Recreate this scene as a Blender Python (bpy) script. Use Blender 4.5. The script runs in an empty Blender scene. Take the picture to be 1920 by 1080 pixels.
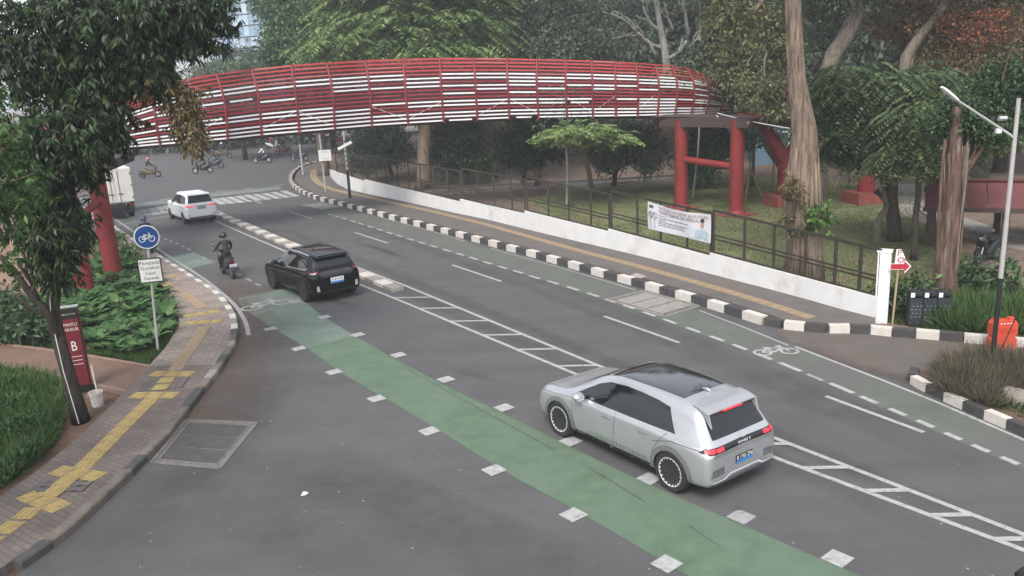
import bpy, bmesh, math, random
import numpy as np
from mathutils import Vector, Matrix
from mathutils.bvhtree import BVHTree

random.seed(7)
RNG = np.random.default_rng(7)
SC = bpy.context.scene
COL = SC.collection
R = math.radians

# ------------------------------------------------------------------ camera, sky, sun, exposure
FPX, PITCH, ROLL, CAM_H = 1542.14, 0.24930, -0.05003, 6.97
FW = Vector((0, math.cos(PITCH), -math.sin(PITCH)))
_r = Vector((1, 0, 0)); _u = _r.cross(FW)
RT = math.cos(ROLL) * _r + math.sin(ROLL) * _u
UP = -math.sin(ROLL) * _r + math.cos(ROLL) * _u
cam = bpy.data.cameras.new('camera')
cam.sensor_width = 36.0
cam.lens = FPX / 1920 * 36.0
cam.clip_end = 2000
camo = bpy.data.objects.new('camera', cam)
COL.objects.link(camo)
camo.matrix_world = Matrix(((RT.x, UP.x, -FW.x, 0), (RT.y, UP.y, -FW.y, 0), (RT.z, UP.z, -FW.z, CAM_H), (0, 0, 0, 1)))
SC.camera = camo

SUN_EL, SUN_AZ = R(50), R(196)      # azimuth measured clockwise from +Y; the light comes from behind the camera
world = bpy.data.worlds.new('World'); SC.world = world; world.use_nodes = True
wn = world.node_tree
sky = wn.nodes.new('ShaderNodeTexSky'); sky.sky_type = 'NISHITA'; sky.sun_disc = False
sky.sun_elevation = SUN_EL; sky.sun_rotation = SUN_AZ
sky.air_density = 1.0; sky.dust_density = 2.0; sky.ozone_density = 0.6
bg = wn.nodes['Background']; bg.inputs[1].default_value = 0.15
hs = wn.nodes.new('ShaderNodeHueSaturation'); hs.inputs['Saturation'].default_value = .35
wn.links.new(sky.outputs[0], hs.inputs['Color']); wn.links.new(hs.outputs[0], bg.inputs[0])
sun = bpy.data.lights.new('sun', 'SUN'); sun.energy = 1.5; sun.angle = R(22); sun.color = (1, .95, .88)
suno = bpy.data.objects.new('sun', sun); COL.objects.link(suno)
sd = Vector((math.sin(SUN_AZ) * math.cos(SUN_EL), math.cos(SUN_AZ) * math.cos(SUN_EL), math.sin(SUN_EL)))
suno.rotation_euler = (-sd).to_track_quat('-Z', 'Y').to_euler()
suno.location = (0, -20, 40)
SC.view_settings.view_transform = 'Standard'; SC.view_settings.look = 'None'
SC.view_settings.exposure = 1.25; SC.view_settings.gamma = 1
SC.view_settings.use_curve_mapping = False
SC.render.engine = 'CYCLES'
SC.cycles.max_bounces = 6; SC.cycles.diffuse_bounces = 3; SC.cycles.glossy_bounces = 3
SC.cycles.transparent_max_bounces = 12; SC.cycles.transmission_bounces = 3
SC.cycles.use_denoising = True

# ------------------------------------------------------------------ where things stand: surveyed from sight lines of the camera
def ray(px, py):
    return FW * FPX + RT * (px - 960) - UP * (py - 540)
def G(px, py, z=0.0):
    d = ray(px, py); t = (z - CAM_H) / d.z
    return Vector((d.x * t, d.y * t, z))
def B(px, py, Y):
    d = ray(px, py); t = Y / d.y
    return Vector((d.x * t, Y, CAM_H + d.z * t))
def UZ(px, py, b):
    d = ray(px, py); t = math.hypot(b.x, b.y) / math.hypot(d.x, d.y)
    return CAM_H + d.z * t
def PXOF(v):
    d = Vector(v) - Vector((0, 0, CAM_H)); z = d.dot(FW)
    return 960 + FPX * d.dot(RT) / z, 540 - FPX * d.dot(UP) / z

# ------------------------------------------------------------------ object helpers
def tag(o, label=None, cat=None, group=None, kind=None):
    for k, v in (('label', label), ('category', cat), ('group', group), ('kind', kind)):
        if v: o[k] = v
    return o
def thing(name, label, cat, loc=(0, 0, 0), rz=0.0, group=None):
    o = bpy.data.objects.new(name, None); COL.objects.link(o)
    o.empty_display_size = .2
    o.location = loc; o.rotation_euler = (0, 0, rz)
    return tag(o, label, cat, group)
def root(o):
    while o.parent: o = o.parent
    return o
CH = {}
def link(name, me, parent=None):
    o = bpy.data.objects.new(name, me); COL.objects.link(o)
    if parent:
        o.parent = parent; CH.setdefault(parent.name, []).append(o)
    return o
def copy_tree(o, parent=None):
    c = o.copy(); COL.objects.link(c)
    if parent:
        c.parent = parent; CH.setdefault(parent.name, []).append(c)
    for k in list(CH.get(o.name, [])): copy_tree(k, c)
    return c

class MB:
    """collects verts, faces and material indices of ONE mesh object"""
    def __init__(s): s.v = []; s.f = []; s.m = []; s.mi = 0
    def add(s, vs, fs):
        n = len(s.v); s.v += [tuple(p) for p in vs]
        for f in fs: s.f.append(tuple(n + i for i in f)); s.m.append(s.mi)
    def box(s, c, d, rot=None):
        hx, hy, hz = d[0] / 2, d[1] / 2, d[2] / 2; c = Vector(c)
        vs = [Vector((x * hx, y * hy, z * hz)) for x in (-1, 1) for y in (-1, 1) for z in (-1, 1)]
        if rot is not None: vs = [rot @ p for p in vs]
        s.add([c + p for p in vs], [(0, 1, 3, 2), (4, 6, 7, 5), (0, 4, 5, 1), (2, 3, 7, 6), (0, 2, 6, 4), (1, 5, 7, 3)])
        return s
    def beam(s, a, b, w, h, up=(0, 0, 1)):
        a = Vector(a); b = Vector(b); x = (b - a); L = x.length
        if L < 1e-6: return s
        x /= L; u = Vector(up); y = u.cross(x)
        if y.length < 1e-4: y = Vector((0, 1, 0)).cross(x)
        y.normalize(); z = x.cross(y)
        M = Matrix((x, y, z)).transposed()
        return s.box((a + b) / 2, (L, w, h), M)
    def tube(s, pts, rad, n=8, cap=True, flute=0.0, ph=0.0):
        pts = [Vector(p) for p in pts]
        if not hasattr(rad, '__len__'): rad = [rad] * len(pts)
        n0 = len(s.v); prev = None; rings = []
        for i, p in enumerate(pts):
            d = (pts[min(i + 1, len(pts) - 1)] - pts[max(i - 1, 0)])
            d = d.normalized() if d.length > 1e-9 else Vector((0, 0, 1))
            if prev is None:
                a = d.orthogonal().normalized()
                if abs(d.z) > .7: a = (Vector((1, 0, 0)) - d * d.x).normalized()
            else: a = (prev - d * prev.dot(d)).normalized()
            prev = a; b = d.cross(a); ring = []
            for k in range(n):
                t = 2 * math.pi * k / n
                rr = rad[i] * (1 + flute * (math.sin(3 * t + ph + i * .35) * .6 + math.sin(7 * t + ph * 2 - i * .2) * .4))
                ring.append(p + (a * math.cos(t) + b * math.sin(t)) * rr)
            rings.append(ring)
        vs = [q for r_ in rings for q in r_]; fs = []
        for i in range(len(pts) - 1):
            for k in range(n):
                fs.append((i * n + k, i * n + (k + 1) % n, (i + 1) * n + (k + 1) % n, (i + 1) * n + k))
        if cap:
            fs.append(tuple(range(n - 1, -1, -1))); fs.append(tuple((len(pts) - 1) * n + k for k in range(n)))
        s.add(vs, fs); return s
    def prism(s, poly, z0, z1):
        """polygon of (x, y) extruded from z0 to z1"""
        n = len(poly); area = sum(poly[i][0] * poly[(i + 1) % n][1] - poly[(i + 1) % n][0] * poly[i][1] for i in range(n))
        if area < 0: poly = list(reversed(poly))
        vs = [(p[0], p[1], z0) for p in poly] + [(p[0], p[1], z1) for p in poly]
        fs = [tuple(range(n - 1, -1, -1)), tuple(range(n, 2 * n))] + [(i, (i + 1) % n, n + (i + 1) % n, n + i) for i in range(n)]
        s.add(vs, fs); return s
    def lathe(s, prof, n=16, M=None, cap=True):
        """profile of (r, h) about the local z axis, transformed by M"""
        M = M or Matrix.Identity(4); vs = []; fs = []
        for r_, h in prof:
            for k in range(n):
                t = 2 * math.pi * k / n
                vs.append(M @ Vector((r_ * math.cos(t), r_ * math.sin(t), h)))
        for i in range(len(prof) - 1):
            for k in range(n):
                q = (i * n + k, i * n + (k + 1) % n, (i + 1) * n + (k + 1) % n, (i + 1) * n + k)
                fs.append(q)
        if cap and prof[0][0] > 1e-5: fs.append(tuple(range(n - 1, -1, -1)))
        if cap and prof[-1][0] > 1e-5: fs.append(tuple((len(prof) - 1) * n + k for k in range(n)))
        s.add(vs, fs); return s
    def loft(s, st, n=12, e=2.6):
        """stations (x, y, z, half width, half height) along x, superellipse sections"""
        vs = []; fs = []
        for x, y, z, hw, hh in st:
            for k in range(n):
                t = 2 * math.pi * (k + .5) / n; c, q = math.cos(t), math.sin(t)
                vs.append((x, y + hw * math.copysign(abs(c) ** (2 / e), c), z + hh * math.copysign(abs(q) ** (2 / e), q)))
        for i in range(len(st) - 1):
            for k in range(n): fs.append((i * n + k, i * n + (k + 1) % n, (i + 1) * n + (k + 1) % n, (i + 1) * n + k))
        fs.append(tuple(range(n - 1, -1, -1))); fs.append(tuple((len(st) - 1) * n + k for k in range(n)))
        s.add(vs, fs); return s
    def sheet(s, pts):
        s.add(pts, [tuple(range(len(pts)))]); return s
    def ribbon(s, L, Rr):
        n = len(L); s.add(list(L) + list(Rr), [(i, n + i, n + i + 1, i + 1) for i in range(n - 1)]); return s
    def build(s, name, mats, parent=None, smooth=False, angle=None, fix=False, local=False):
        me = bpy.data.meshes.new(name)
        off = Vector((0, 0, 0))
        if parent is not None and not local: off = root(parent).location
        me.from_pydata([(p[0] - off.x, p[1] - off.y, p[2] - off.z) for p in s.v], [], s.f)
        if not isinstance(mats, (list, tuple)): mats = [mats]
        for m in mats: me.materials.append(m)
        if len(mats) > 1: me.polygons.foreach_set('material_index', s.m)
        if fix:
            bm = bmesh.new(); bm.from_mesh(me); bmesh.ops.recalc_face_normals(bm, faces=bm.faces); bm.to_mesh(me); bm.free()
        if smooth or angle:
            me.polygons.foreach_set('use_smooth', [True] * len(me.polygons))
            if angle: me.set_sharp_from_angle(angle=R(angle))
        me.update()
        return link(name, me, parent)

def inplace(name, me, parent): return link(name, me, parent)

FONT = [None]
def text_mesh(name, body, size, mat, M, parent, ext=.002, align='CENTER', sx=1.0):
    """flat lettering; M places it: x along the line of writing, z out of the surface"""
    cu = bpy.data.curves.new(name, 'FONT'); cu.body = body; cu.size = size; cu.extrude = ext
    cu.align_x = align; cu.align_y = 'CENTER'; cu.resolution_u = 2
    o = bpy.data.objects.new(name, cu); COL.objects.link(o)
    me = bpy.data.meshes.new_from_object(o.evaluated_get(bpy.context.evaluated_depsgraph_get()))
    bpy.data.objects.remove(o); bpy.data.curves.remove(cu)
    me.transform(Matrix.Diagonal((sx, 1, 1, 1))); me.transform(M)
    me.materials.clear(); me.materials.append(mat); me.name = name
    return link(name, me, parent)

# ------------------------------------------------------------------ materials
def C(h):
    v = [int(h[i:i + 2], 16) / 255 for i in (0, 2, 4)]
    return tuple(x / 12.92 if x < .04045 else ((x + .055) / 1.055) ** 2.4 for x in v)
def nd(nt, t, **kw):
    n = nt.nodes.new(t)
    for k, v in kw.items(): setattr(n, k, v)
    return n
MATS = {}
def mat(name, col, rough=.6, metal=0.0, var=.12, scale=4.0, col2=None, c2=(.5, .62), s2=1.2, bump=0.0, bscale=60.0, coat=0.0, spec=.4, emit=None, estr=0, alpha=1.0, trans=0.0):
    m = bpy.data.materials.new(name); m.use_nodes = True; nt = m.node_tree; L = nt.links
    b = nt.nodes['Principled BSDF']
    b.inputs['Roughness'].default_value = rough; b.inputs['Metallic'].default_value = metal
    b.inputs['Specular IOR Level'].default_value = spec
    if coat: b.inputs['Coat Weight'].default_value = coat; b.inputs['Coat Roughness'].default_value = .05
    tc = nd(nt, 'ShaderNodeTexCoord'); src = tc.outputs['Object']
    nz = nd(nt, 'ShaderNodeTexNoise'); nz.inputs['Scale'].default_value = scale; nz.inputs['Detail'].default_value = 6; nz.inputs['Roughness'].default_value = .62
    L.new(src, nz.inputs['Vector'])
    mp = nd(nt, 'ShaderNodeMapRange'); mp.inputs[1].default_value = .3; mp.inputs[2].default_value = .7; mp.inputs[3].default_value = 1 - var; mp.inputs[4].default_value = 1 + var
    L.new(nz.outputs['Fac'], mp.inputs[0])
    mx = nd(nt, 'ShaderNodeMix', data_type='RGBA', blend_type='MULTIPLY'); mx.inputs[0].default_value = 1
    mx.inputs[6].default_value = (*col, 1); L.new(mp.outputs[0], mx.inputs[7]); out = mx.outputs[2]
    if col2:
        n2 = nd(nt, 'ShaderNodeTexNoise'); n2.inputs['Scale'].default_value = s2; n2.inputs['Detail'].default_value = 7; n2.inputs['Roughness'].default_value = .65
        L.new(src, n2.inputs['Vector'])
        rp = nd(nt, 'ShaderNodeMapRange'); rp.inputs[1].default_value = c2[0]; rp.inputs[2].default_value = c2[1]
        L.new(n2.outputs['Fac'], rp.inputs[0])
        m2 = nd(nt, 'ShaderNodeMix', data_type='RGBA'); L.new(rp.outputs[0], m2.inputs[0]); L.new(out, m2.inputs[6]); m2.inputs[7].default_value = (*col2, 1)
        out = m2.outputs[2]
    L.new(out, b.inputs['Base Color'])
    if bump:
        n3 = nd(nt, 'ShaderNodeTexNoise'); n3.inputs['Scale'].default_value = bscale; n3.inputs['Detail'].default_value = 5; L.new(src, n3.inputs['Vector'])
        bp = nd(nt, 'ShaderNodeBump'); bp.inputs['Strength'].default_value = bump; bp.inputs['Distance'].default_value = .02
        L.new(n3.outputs['Fac'], bp.inputs['Height']); L.new(bp.outputs[0], b.inputs['Normal'])
    if emit:
        b.inputs['Emission Color'].default_value = (*emit, 1); b.inputs['Emission Strength'].default_value = estr
    if alpha < 1: b.inputs['Alpha'].default_value = alpha
    MATS[name] = m
    return m

def leaf_mat(name, c_dark, c_mid, c_light, rough=.5, transl=.28):
    m = bpy.data.materials.new(name); m.use_nodes = True; nt = m.node_tree; L = nt.links
    b = nt.nodes['Principled BSDF']; b.inputs['Roughness'].default_value = rough; b.inputs['Specular IOR Level'].default_value = .35
    at = nd(nt, 'ShaderNodeAttribute'); at.attribute_name = 'tint'
    rp = nd(nt, 'ShaderNodeValToRGB'); e = rp.color_ramp.elements
    e[0].color = (*c_dark, 1); e[1].color = (*c_light, 1); q = e.new(.5); q.color = (*c_mid, 1)
    L.new(at.outputs['Fac'], rp.inputs[0]); L.new(rp.outputs[0], b.inputs['Base Color'])
    tr = nd(nt, 'ShaderNodeBsdfTranslucent'); L.new(rp.outputs[0], tr.inputs[0])
    ms = nd(nt, 'ShaderNodeMixShader'); ms.inputs[0].default_value = transl
    L.new(b.outputs[0], ms.inputs[1]); L.new(tr.outputs[0], ms.inputs[2])
    L.new(ms.outputs[0], nt.nodes['Material Output'].inputs[0])
    MATS[name] = m
    return m

def bark_mat(name, c1, c2, scale=6, stretch=.25, bump=.8):
    m = bpy.data.materials.new(name); m.use_nodes = True; nt = m.node_tree; L = nt.links
    b = nt.nodes['Principled BSDF']; b.inputs['Roughness'].default_value = .9; b.inputs['Specular IOR Level'].default_value = .15
    tc = nd(nt, 'ShaderNodeTexCoord'); mp = nd(nt, 'ShaderNodeMapping'); mp.inputs['Scale'].default_value = (1, 1, stretch); L.new(tc.outputs['Object'], mp.inputs[0])
    nz = nd(nt, 'ShaderNodeTexNoise'); nz.inputs['Scale'].default_value = scale; nz.inputs['Detail'].default_value = 8; nz.inputs['Roughness'].default_value = .7; L.new(mp.outputs[0], nz.inputs[0])
    rp = nd(nt, 'ShaderNodeMapRange'); rp.inputs[1].default_value = .35; rp.inputs[2].default_value = .65; L.new(nz.outputs['Fac'], rp.inputs[0])
    mx = nd(nt, 'ShaderNodeMix', data_type='RGBA'); mx.inputs[6].default_value = (*c1, 1); mx.inputs[7].default_value = (*c2, 1); L.new(rp.outputs[0], mx.inputs[0]); L.new(mx.outputs[2], b.inputs['Base Color'])
    bp = nd(nt, 'ShaderNodeBump'); bp.inputs['Strength'].default_value = bump; bp.inputs['Distance'].default_value = .05; L.new(nz.outputs['Fac'], bp.inputs['Height']); L.new(bp.outputs[0], b.inputs['Normal'])
    MATS[name] = m
    return m

def asphalt_mat():
    m = bpy.data.materials.new('asphalt'); m.use_nodes = True; nt = m.node_tree; L = nt.links
    b = nt.nodes['Principled BSDF']; b.inputs['Roughness'].default_value = .82; b.inputs['Specular IOR Level'].default_value = .3
    tc = nd(nt, 'ShaderNodeTexCoord'); src = tc.outputs['Object']
    def noise(sc, det=5, ro=.6, vec=None):
        n = nd(nt, 'ShaderNodeTexNoise'); n.inputs['Scale'].default_value = sc; n.inputs['Detail'].default_value = det; n.inputs['Roughness'].default_value = ro
        L.new(vec or src, n.inputs['Vector']); return n.outputs['Fac']
    def rng(x, a, b_, c, d):
        r_ = nd(nt, 'ShaderNodeMapRange'); r_.inputs[1].default_value = a; r_.inputs[2].default_value = b_; r_.inputs[3].default_value = c; r_.inputs[4].default_value = d
        L.new(x, r_.inputs[0]); return r_.outputs[0]
    def mul(x, y):
        q = nd(nt, 'ShaderNodeMath', operation='MULTIPLY'); L.new(x, q.inputs[0]); L.new(y, q.inputs[1]); return q.outputs[0]
    fine = rng(noise(45, 3, .7), .3, .7, .66, 1.34)
    med = rng(noise(1.1, 6), .3, .7, .92, 1.08)
    mp = nd(nt, 'ShaderNodeMapping'); mp.inputs['Rotation'].default_value = (0, 0, R(-125)); mp.inputs['Scale'].default_value = (.05, .55, 1); L.new(src, mp.inputs[0])
    streak = rng(noise(1.6, 5, .6, mp.outputs[0]), .3, .7, .86, 1.12)
    v = mul(mul(fine, med), streak)
    mx = nd(nt, 'ShaderNodeMix', data_type='RGBA', blend_type='MULTIPLY'); mx.inputs[0].default_value = 1
    mx.inputs[6].default_value = (.077, .0755, .0765, 1); L.new(v, mx.inputs[7])
    # oily tracks and reddish dust, each with a shape of its own
    dirt = nd(nt, 'ShaderNodeMix', data_type='RGBA'); L.new(rng(noise(.22, 6, .6), .56, .72, 0, .4), dirt.inputs[0])
    L.new(mx.outputs[2], dirt.inputs[6]); dirt.inputs[7].default_value = (.082, .070, .064, 1)
    speck = nd(nt, 'ShaderNodeMix', data_type='RGBA'); L.new(rng(noise(150, 2, .5), .74, .78, 0, .5), speck.inputs[0])
    L.new(dirt.outputs[2], speck.inputs[6]); speck.inputs[7].default_value = (.2, .2, .19, 1)
    L.new(speck.outputs[2], b.inputs['Base Color'])
    bp = nd(nt, 'ShaderNodeBump'); bp.inputs['Strength'].default_value = .35; bp.inputs['Distance'].default_value = .01; L.new(noise(90, 3, .7), bp.inputs['Height']); L.new(bp.outputs[0], b.inputs['Normal'])
    return m

def dust_mat():
    """thin dust drift: fades out by its own uneven edge"""
    m = bpy.data.materials.new('red_dust'); m.use_nodes = True; nt = m.node_tree; L = nt.links
    b = nt.nodes['Principled BSDF']; b.inputs['Roughness'].default_value = .95; b.inputs['Base Color'].default_value = (.11, .072, .052, 1)
    at = nd(nt, 'ShaderNodeAttribute'); at.attribute_name = 'cover'
    tc = nd(nt, 'ShaderNodeTexCoord'); nz = nd(nt, 'ShaderNodeTexNoise'); nz.inputs['Scale'].default_value = 1.3; nz.inputs['Detail'].default_value = 8; nz.inputs['Roughness'].default_value = .7
    L.new(tc.outputs['Object'], nz.inputs[0])
    ad = nd(nt, 'ShaderNodeMath', operation='MULTIPLY'); L.new(at.outputs['Fac'], ad.inputs[0])
    mr = nd(nt, 'ShaderNodeMapRange'); mr.inputs[1].default_value = .3; mr.inputs[2].default_value = .7; mr.inputs[3].default_value = .1; mr.inputs[4].default_value = .95; L.new(nz.outputs['Fac'], mr.inputs[0]); L.new(mr.outputs[0], ad.inputs[1])
    L.new(ad.outputs[0], b.inputs['Alpha'])
    return m

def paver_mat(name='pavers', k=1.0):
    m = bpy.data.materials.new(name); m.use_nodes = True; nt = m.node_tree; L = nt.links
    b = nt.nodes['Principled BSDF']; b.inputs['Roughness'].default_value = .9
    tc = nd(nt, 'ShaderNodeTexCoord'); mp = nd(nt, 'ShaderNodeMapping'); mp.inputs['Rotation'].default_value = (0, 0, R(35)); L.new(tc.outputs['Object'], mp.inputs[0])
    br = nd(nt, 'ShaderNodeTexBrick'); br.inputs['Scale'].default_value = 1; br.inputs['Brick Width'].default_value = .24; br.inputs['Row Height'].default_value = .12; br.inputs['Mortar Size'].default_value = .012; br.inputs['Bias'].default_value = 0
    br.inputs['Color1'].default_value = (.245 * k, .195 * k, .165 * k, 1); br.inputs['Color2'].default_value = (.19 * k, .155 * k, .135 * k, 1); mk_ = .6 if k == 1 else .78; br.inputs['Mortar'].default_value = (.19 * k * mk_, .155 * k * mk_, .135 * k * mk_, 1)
    L.new(mp.outputs[0], br.inputs[0])
    nz = nd(nt, 'ShaderNodeTexNoise'); nz.inputs['Scale'].default_value = 1.2; nz.inputs['Detail'].default_value = 6; L.new(tc.outputs['Object'], nz.inputs[0])
    mr = nd(nt, 'ShaderNodeMapRange'); mr.inputs[1].default_value = .3; mr.inputs[2].default_value = .7; mr.inputs[3].default_value = .75; mr.inputs[4].default_value = 1.25; L.new(nz.outputs['Fac'], mr.inputs[0])
    mx = nd(nt, 'ShaderNodeMix', data_type='RGBA', blend_type='MULTIPLY'); mx.inputs[0].default_value = 1; L.new(br.outputs[0], mx.inputs[6]); L.new(mr.outputs[0], mx.inputs[7]); L.new(mx.outputs[2], b.inputs['Base Color'])
    bp = nd(nt, 'ShaderNodeBump'); bp.inputs['Strength'].default_value = .6; bp.inputs['Distance'].default_value = .01; bp.invert = True; L.new(br.outputs['Fac'], bp.inputs['Height']); L.new(bp.outputs[0], b.inputs['Normal'])
    return m

def haze_box():
    m = bpy.data.materials.new('haze_air'); m.use_nodes = True; nt = m.node_tree; nt.nodes.remove(nt.nodes['Principled BSDF'])
    v = nt.nodes.new('ShaderNodeVolumePrincipled'); v.inputs['Color'].default_value = (.92, .95, .97, 1); v.inputs['Density'].default_value = HAZE; v.inputs['Anisotropy'].default_value = .2
    nt.links.new(v.outputs[0], nt.nodes['Material Output'].inputs['Volume'])
    o = MB().box((0, 450, 24.5), (1500, 1500, 51)).build('haze', m); tag(o, kind='stuff')
HAZE = .0013
haze_box()
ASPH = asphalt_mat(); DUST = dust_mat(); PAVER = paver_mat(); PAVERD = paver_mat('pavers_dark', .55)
SOIL = mat('soil', (.105, .062, .042), .95, var=.3, scale=3, col2=(.07, .05, .036), s2=.8, bump=.6, bscale=14)
SOIL_L = mat('soil_leaf_litter', (.145, .105, .078), .95, var=.35, scale=5, col2=(.09, .072, .052), s2=1.5, bump=.6, bscale=10)
LAWN = mat('lawn', (.125, .145, .06), .95, var=.3, scale=2.2, col2=(.17, .125, .075), c2=(.5, .68), s2=.28, bump=.8, bscale=30)
PATHM = mat('brown_path', (.135, .083, .06), .92, var=.15, scale=2.5, bump=.2, bscale=40)
CONC = mat('grey_pavement', (.098, .089, .083), .9, var=.16, scale=1.4, col2=(.122, .096, .08), c2=(.5, .75), s2=.5, bump=.25, bscale=50)
CONC2 = mat('weathered_concrete', (.22, .205, .185), .9, var=.2, scale=5, col2=(.1, .09, .08), c2=(.55, .8), s2=3, bump=.4, bscale=30)
CONCD = mat('dark_concrete', (.06, .057, .055), .9, var=.25, scale=5, bump=.3, bscale=30)
K_W = mat('kerb_white', (.46, .43, .395), .8, var=.12, scale=5, col2=(.25, .2, .16), c2=(.6, .85), s2=5, bump=.3, bscale=25)
K_K = mat('kerb_black', (.045, .043, .044), .8, var=.25, scale=6, col2=(.1, .088, .075), c2=(.55, .8), s2=4, bump=.3, bscale=25)
K_G = mat('kerb_bare', (.15, .125, .105), .9, var=.25, scale=5, col2=(.05, .045, .04), c2=(.45, .7), s2=2.5, bump=.5, bscale=25)
LINE = mat('line_paint', (.31, .31, .305), .75, var=.18, scale=9, col2=(.15, .15, .15), c2=(.52, .72), s2=7)
LINE_F = mat('line_paint_worn', (.25, .25, .25), .75, var=.15, scale=8, col2=(.13, .13, .13), c2=(.5, .72), s2=7)
GREEN = mat('green_lane', (.078, .122, .078), .85, var=.2, scale=2.5, col2=(.098, .138, .104), c2=(.42, .70), s2=.7, bump=.2, bscale=80)
GREENP = mat('green_lane_pale', (.128, .166, .140), .8, var=.14, scale=1.5, col2=(.095, .135, .10), c2=(.45, .66), s2=.8)
GREENF = mat('green_lane_faded', (.088, .105, .082), .85, var=.15, scale=1.5, col2=(.092, .086, .083), c2=(.42, .58), s2=.35)
YEL = mat('tactile_yellow', (.33, .25, .09), .8, var=.2, scale=5, col2=(.19, .135, .075), c2=(.43, .68), s2=4, bump=.2, bscale=60)
YEL2 = mat('tactile_worn', (.27, .20, .125), .85, var=.2, scale=3, col2=(.2, .15, .1), c2=(.5, .7), s2=1.5)
RED = mat('red_paint', (.26, .022, .028), .45, var=.12, scale=2, col2=(.17, .018, .016), c2=(.6, .9), s2=1.5, spec=.4)
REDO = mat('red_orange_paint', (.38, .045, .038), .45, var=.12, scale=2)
REDD = mat('red_pillar_paint', (.165, .014, .014), .6, var=.16, scale=1.2, col2=(.085, .014, .013), c2=(.55, .85), s2=.9)
RED_SHADED = mat('red_paint_shaded', (.055, .006, .017), .5, var=.12, scale=2)  # red of the far slats, darkened in colour for the shaded walkway
WHT = mat('white_paint', (.60, .60, .60), .5, var=.06, scale=3)
WALLW = mat('white_wall', (.56, .555, .545), .85, var=.07, scale=1.6, col2=(.33, .29, .24), c2=(.55, .85), s2=.9, bump=.1, bscale=20)
STEEL = mat('galvanised', (.42, .42, .42), .45, .6, var=.12, scale=6)
STEELW = mat('grey_pole', (.36, .35, .34), .5, .2, var=.15, scale=3, col2=(.2, .17, .14), c2=(.6, .85), s2=4)
BLK = mat('black_metal', (.018, .018, .017), .5, .2, var=.2, scale=5)
BRNZ = mat('fence_brown', (.034, .030, .022), .55, .2, var=.2, scale=4)
RUB = mat('rubber', (.018, .018, .018), .8, var=.2, scale=10)
PLB = mat('black_plastic', (.016, .017, .018), .5, var=.15, scale=6)
BINM = mat('bin_plastic', (.022, .028, .034), .5, var=.2, scale=6)
ORANGE = mat('orange_plastic', (.45, .055, .03), .5, var=.12, scale=4, col2=(.45, .07, .04), c2=(.6, .85), s2=4)
ROCKM = mat('rock', (.19, .17, .145), .95, var=.35, scale=4, col2=(.08, .07, .055), c2=(.5, .7), s2=3, bump=.9, bscale=8)
WOOD = mat('bamboo', (.30, .23, .15), .8, var=.2, scale=5)
WOODD = mat('dark_wood', (.05, .034, .024), .8, var=.25, scale=5)
B_DK = bark_mat('bark_dark', (.04, .032, .025), (.10, .08, .06), 11, .2)
B_MG = bark_mat('bark_blackish', (.022, .018, .015), (.062, .05, .04), 14, .25)
B_GR = bark_mat('bark_grey', (.07, .06, .047), (.19, .16, .13), 11, .2)
B_PALE = bark_mat('bark_pale', (.055, .038, .027), (.27, .21, .16), 11, .10, 1.0)
B_WHITE = bark_mat('bark_white', (.13, .125, .11), (.32, .31, .285), 5, .2, .5)
B_ROOT = bark_mat('bark_roots', (.05, .03, .024), (.17, .11, .085), 14, .1, 1.0)
# ------------------------------------------------------------------ polylines
def poly_len(P):
    s = [0.0]
    for a, b in zip(P, P[1:]): s.append(s[-1] + (Vector(b) - Vector(a)).length)
    return s
def at_len(P, S, t):
    t = max(0, min(S[-1], t))
    for i in range(len(S) - 1):
        if t <= S[i + 1] + 1e-9:
            u = (t - S[i]) / max(1e-9, S[i + 1] - S[i]); return Vector(P[i]).lerp(Vector(P[i + 1]), u)
    return Vector(P[-1])
def resample(P, step):
    S = poly_len(P); n = max(1, round(S[-1] / step)); return [at_len(P, S, S[-1] * i / n) for i in range(n + 1)]
def smooth_line(P, k=2):
    for _ in range(k):
        Q = [P[0]]
        for a, b in zip(P, P[1:]): Q += [a.lerp(b, .25), a.lerp(b, .75)]
        P = Q + [P[-1]]
    return P
def side(P, i):
    d = P[min(i + 1, len(P) - 1)] - P[max(i - 1, 0)]; d.z = 0; d.normalize(); return Vector((-d.y, d.x, 0))
def offset(P, w): return [p + side(P, i) * w for i, p in enumerate(P)]
def GL(px, z=0.0): return [G(x, y, z) for x, y in px]
def flat(name, pts, m, z, kind=None, parent=None):
    b = MB(); pts = [(p.x, p.y) for p in pts]; n = len(pts)
    ar = sum(pts[i][0] * pts[(i + 1) % n][1] - pts[(i + 1) % n][0] * pts[i][1] for i in range(n))
    if ar < 0: pts = pts[::-1]
    b.sheet([(p[0], p[1], z) for p in pts]); o = b.build(name, m, parent)
    if kind: tag(o, kind=kind)
    return o
def slab(name, pts, m, z0, z1, kind='structure'):
    o = MB().prism([(p.x, p.y) for p in pts], z0, z1).build(name, m)
    return tag(o, kind=kind)
def strip_obj(name, P, w, z, m, parent):
    L = offset(P, w / 2); Rr = offset(P, -w / 2)
    return MB().ribbon([(p.x, p.y, z) for p in Rr], [(p.x, p.y, z) for p in L]).build(name, m, parent)

# ------------------------------------------------------------------ ground, road
g = MB(); N = 24; S_ = 700
for i in range(N):
    for j in range(N):
        x0 = -S_ + 2 * S_ * i / N; y0 = -150 + 1400 * j / N; dx = 2 * S_ / N; dy = 1400 / N
        g.sheet([(x0, y0, -.03), (x0 + dx, y0, -.03), (x0 + dx, y0 + dy, -.03), (x0, y0 + dy, -.03)])
tag(g.build('ground', SOIL), kind='structure')

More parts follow.
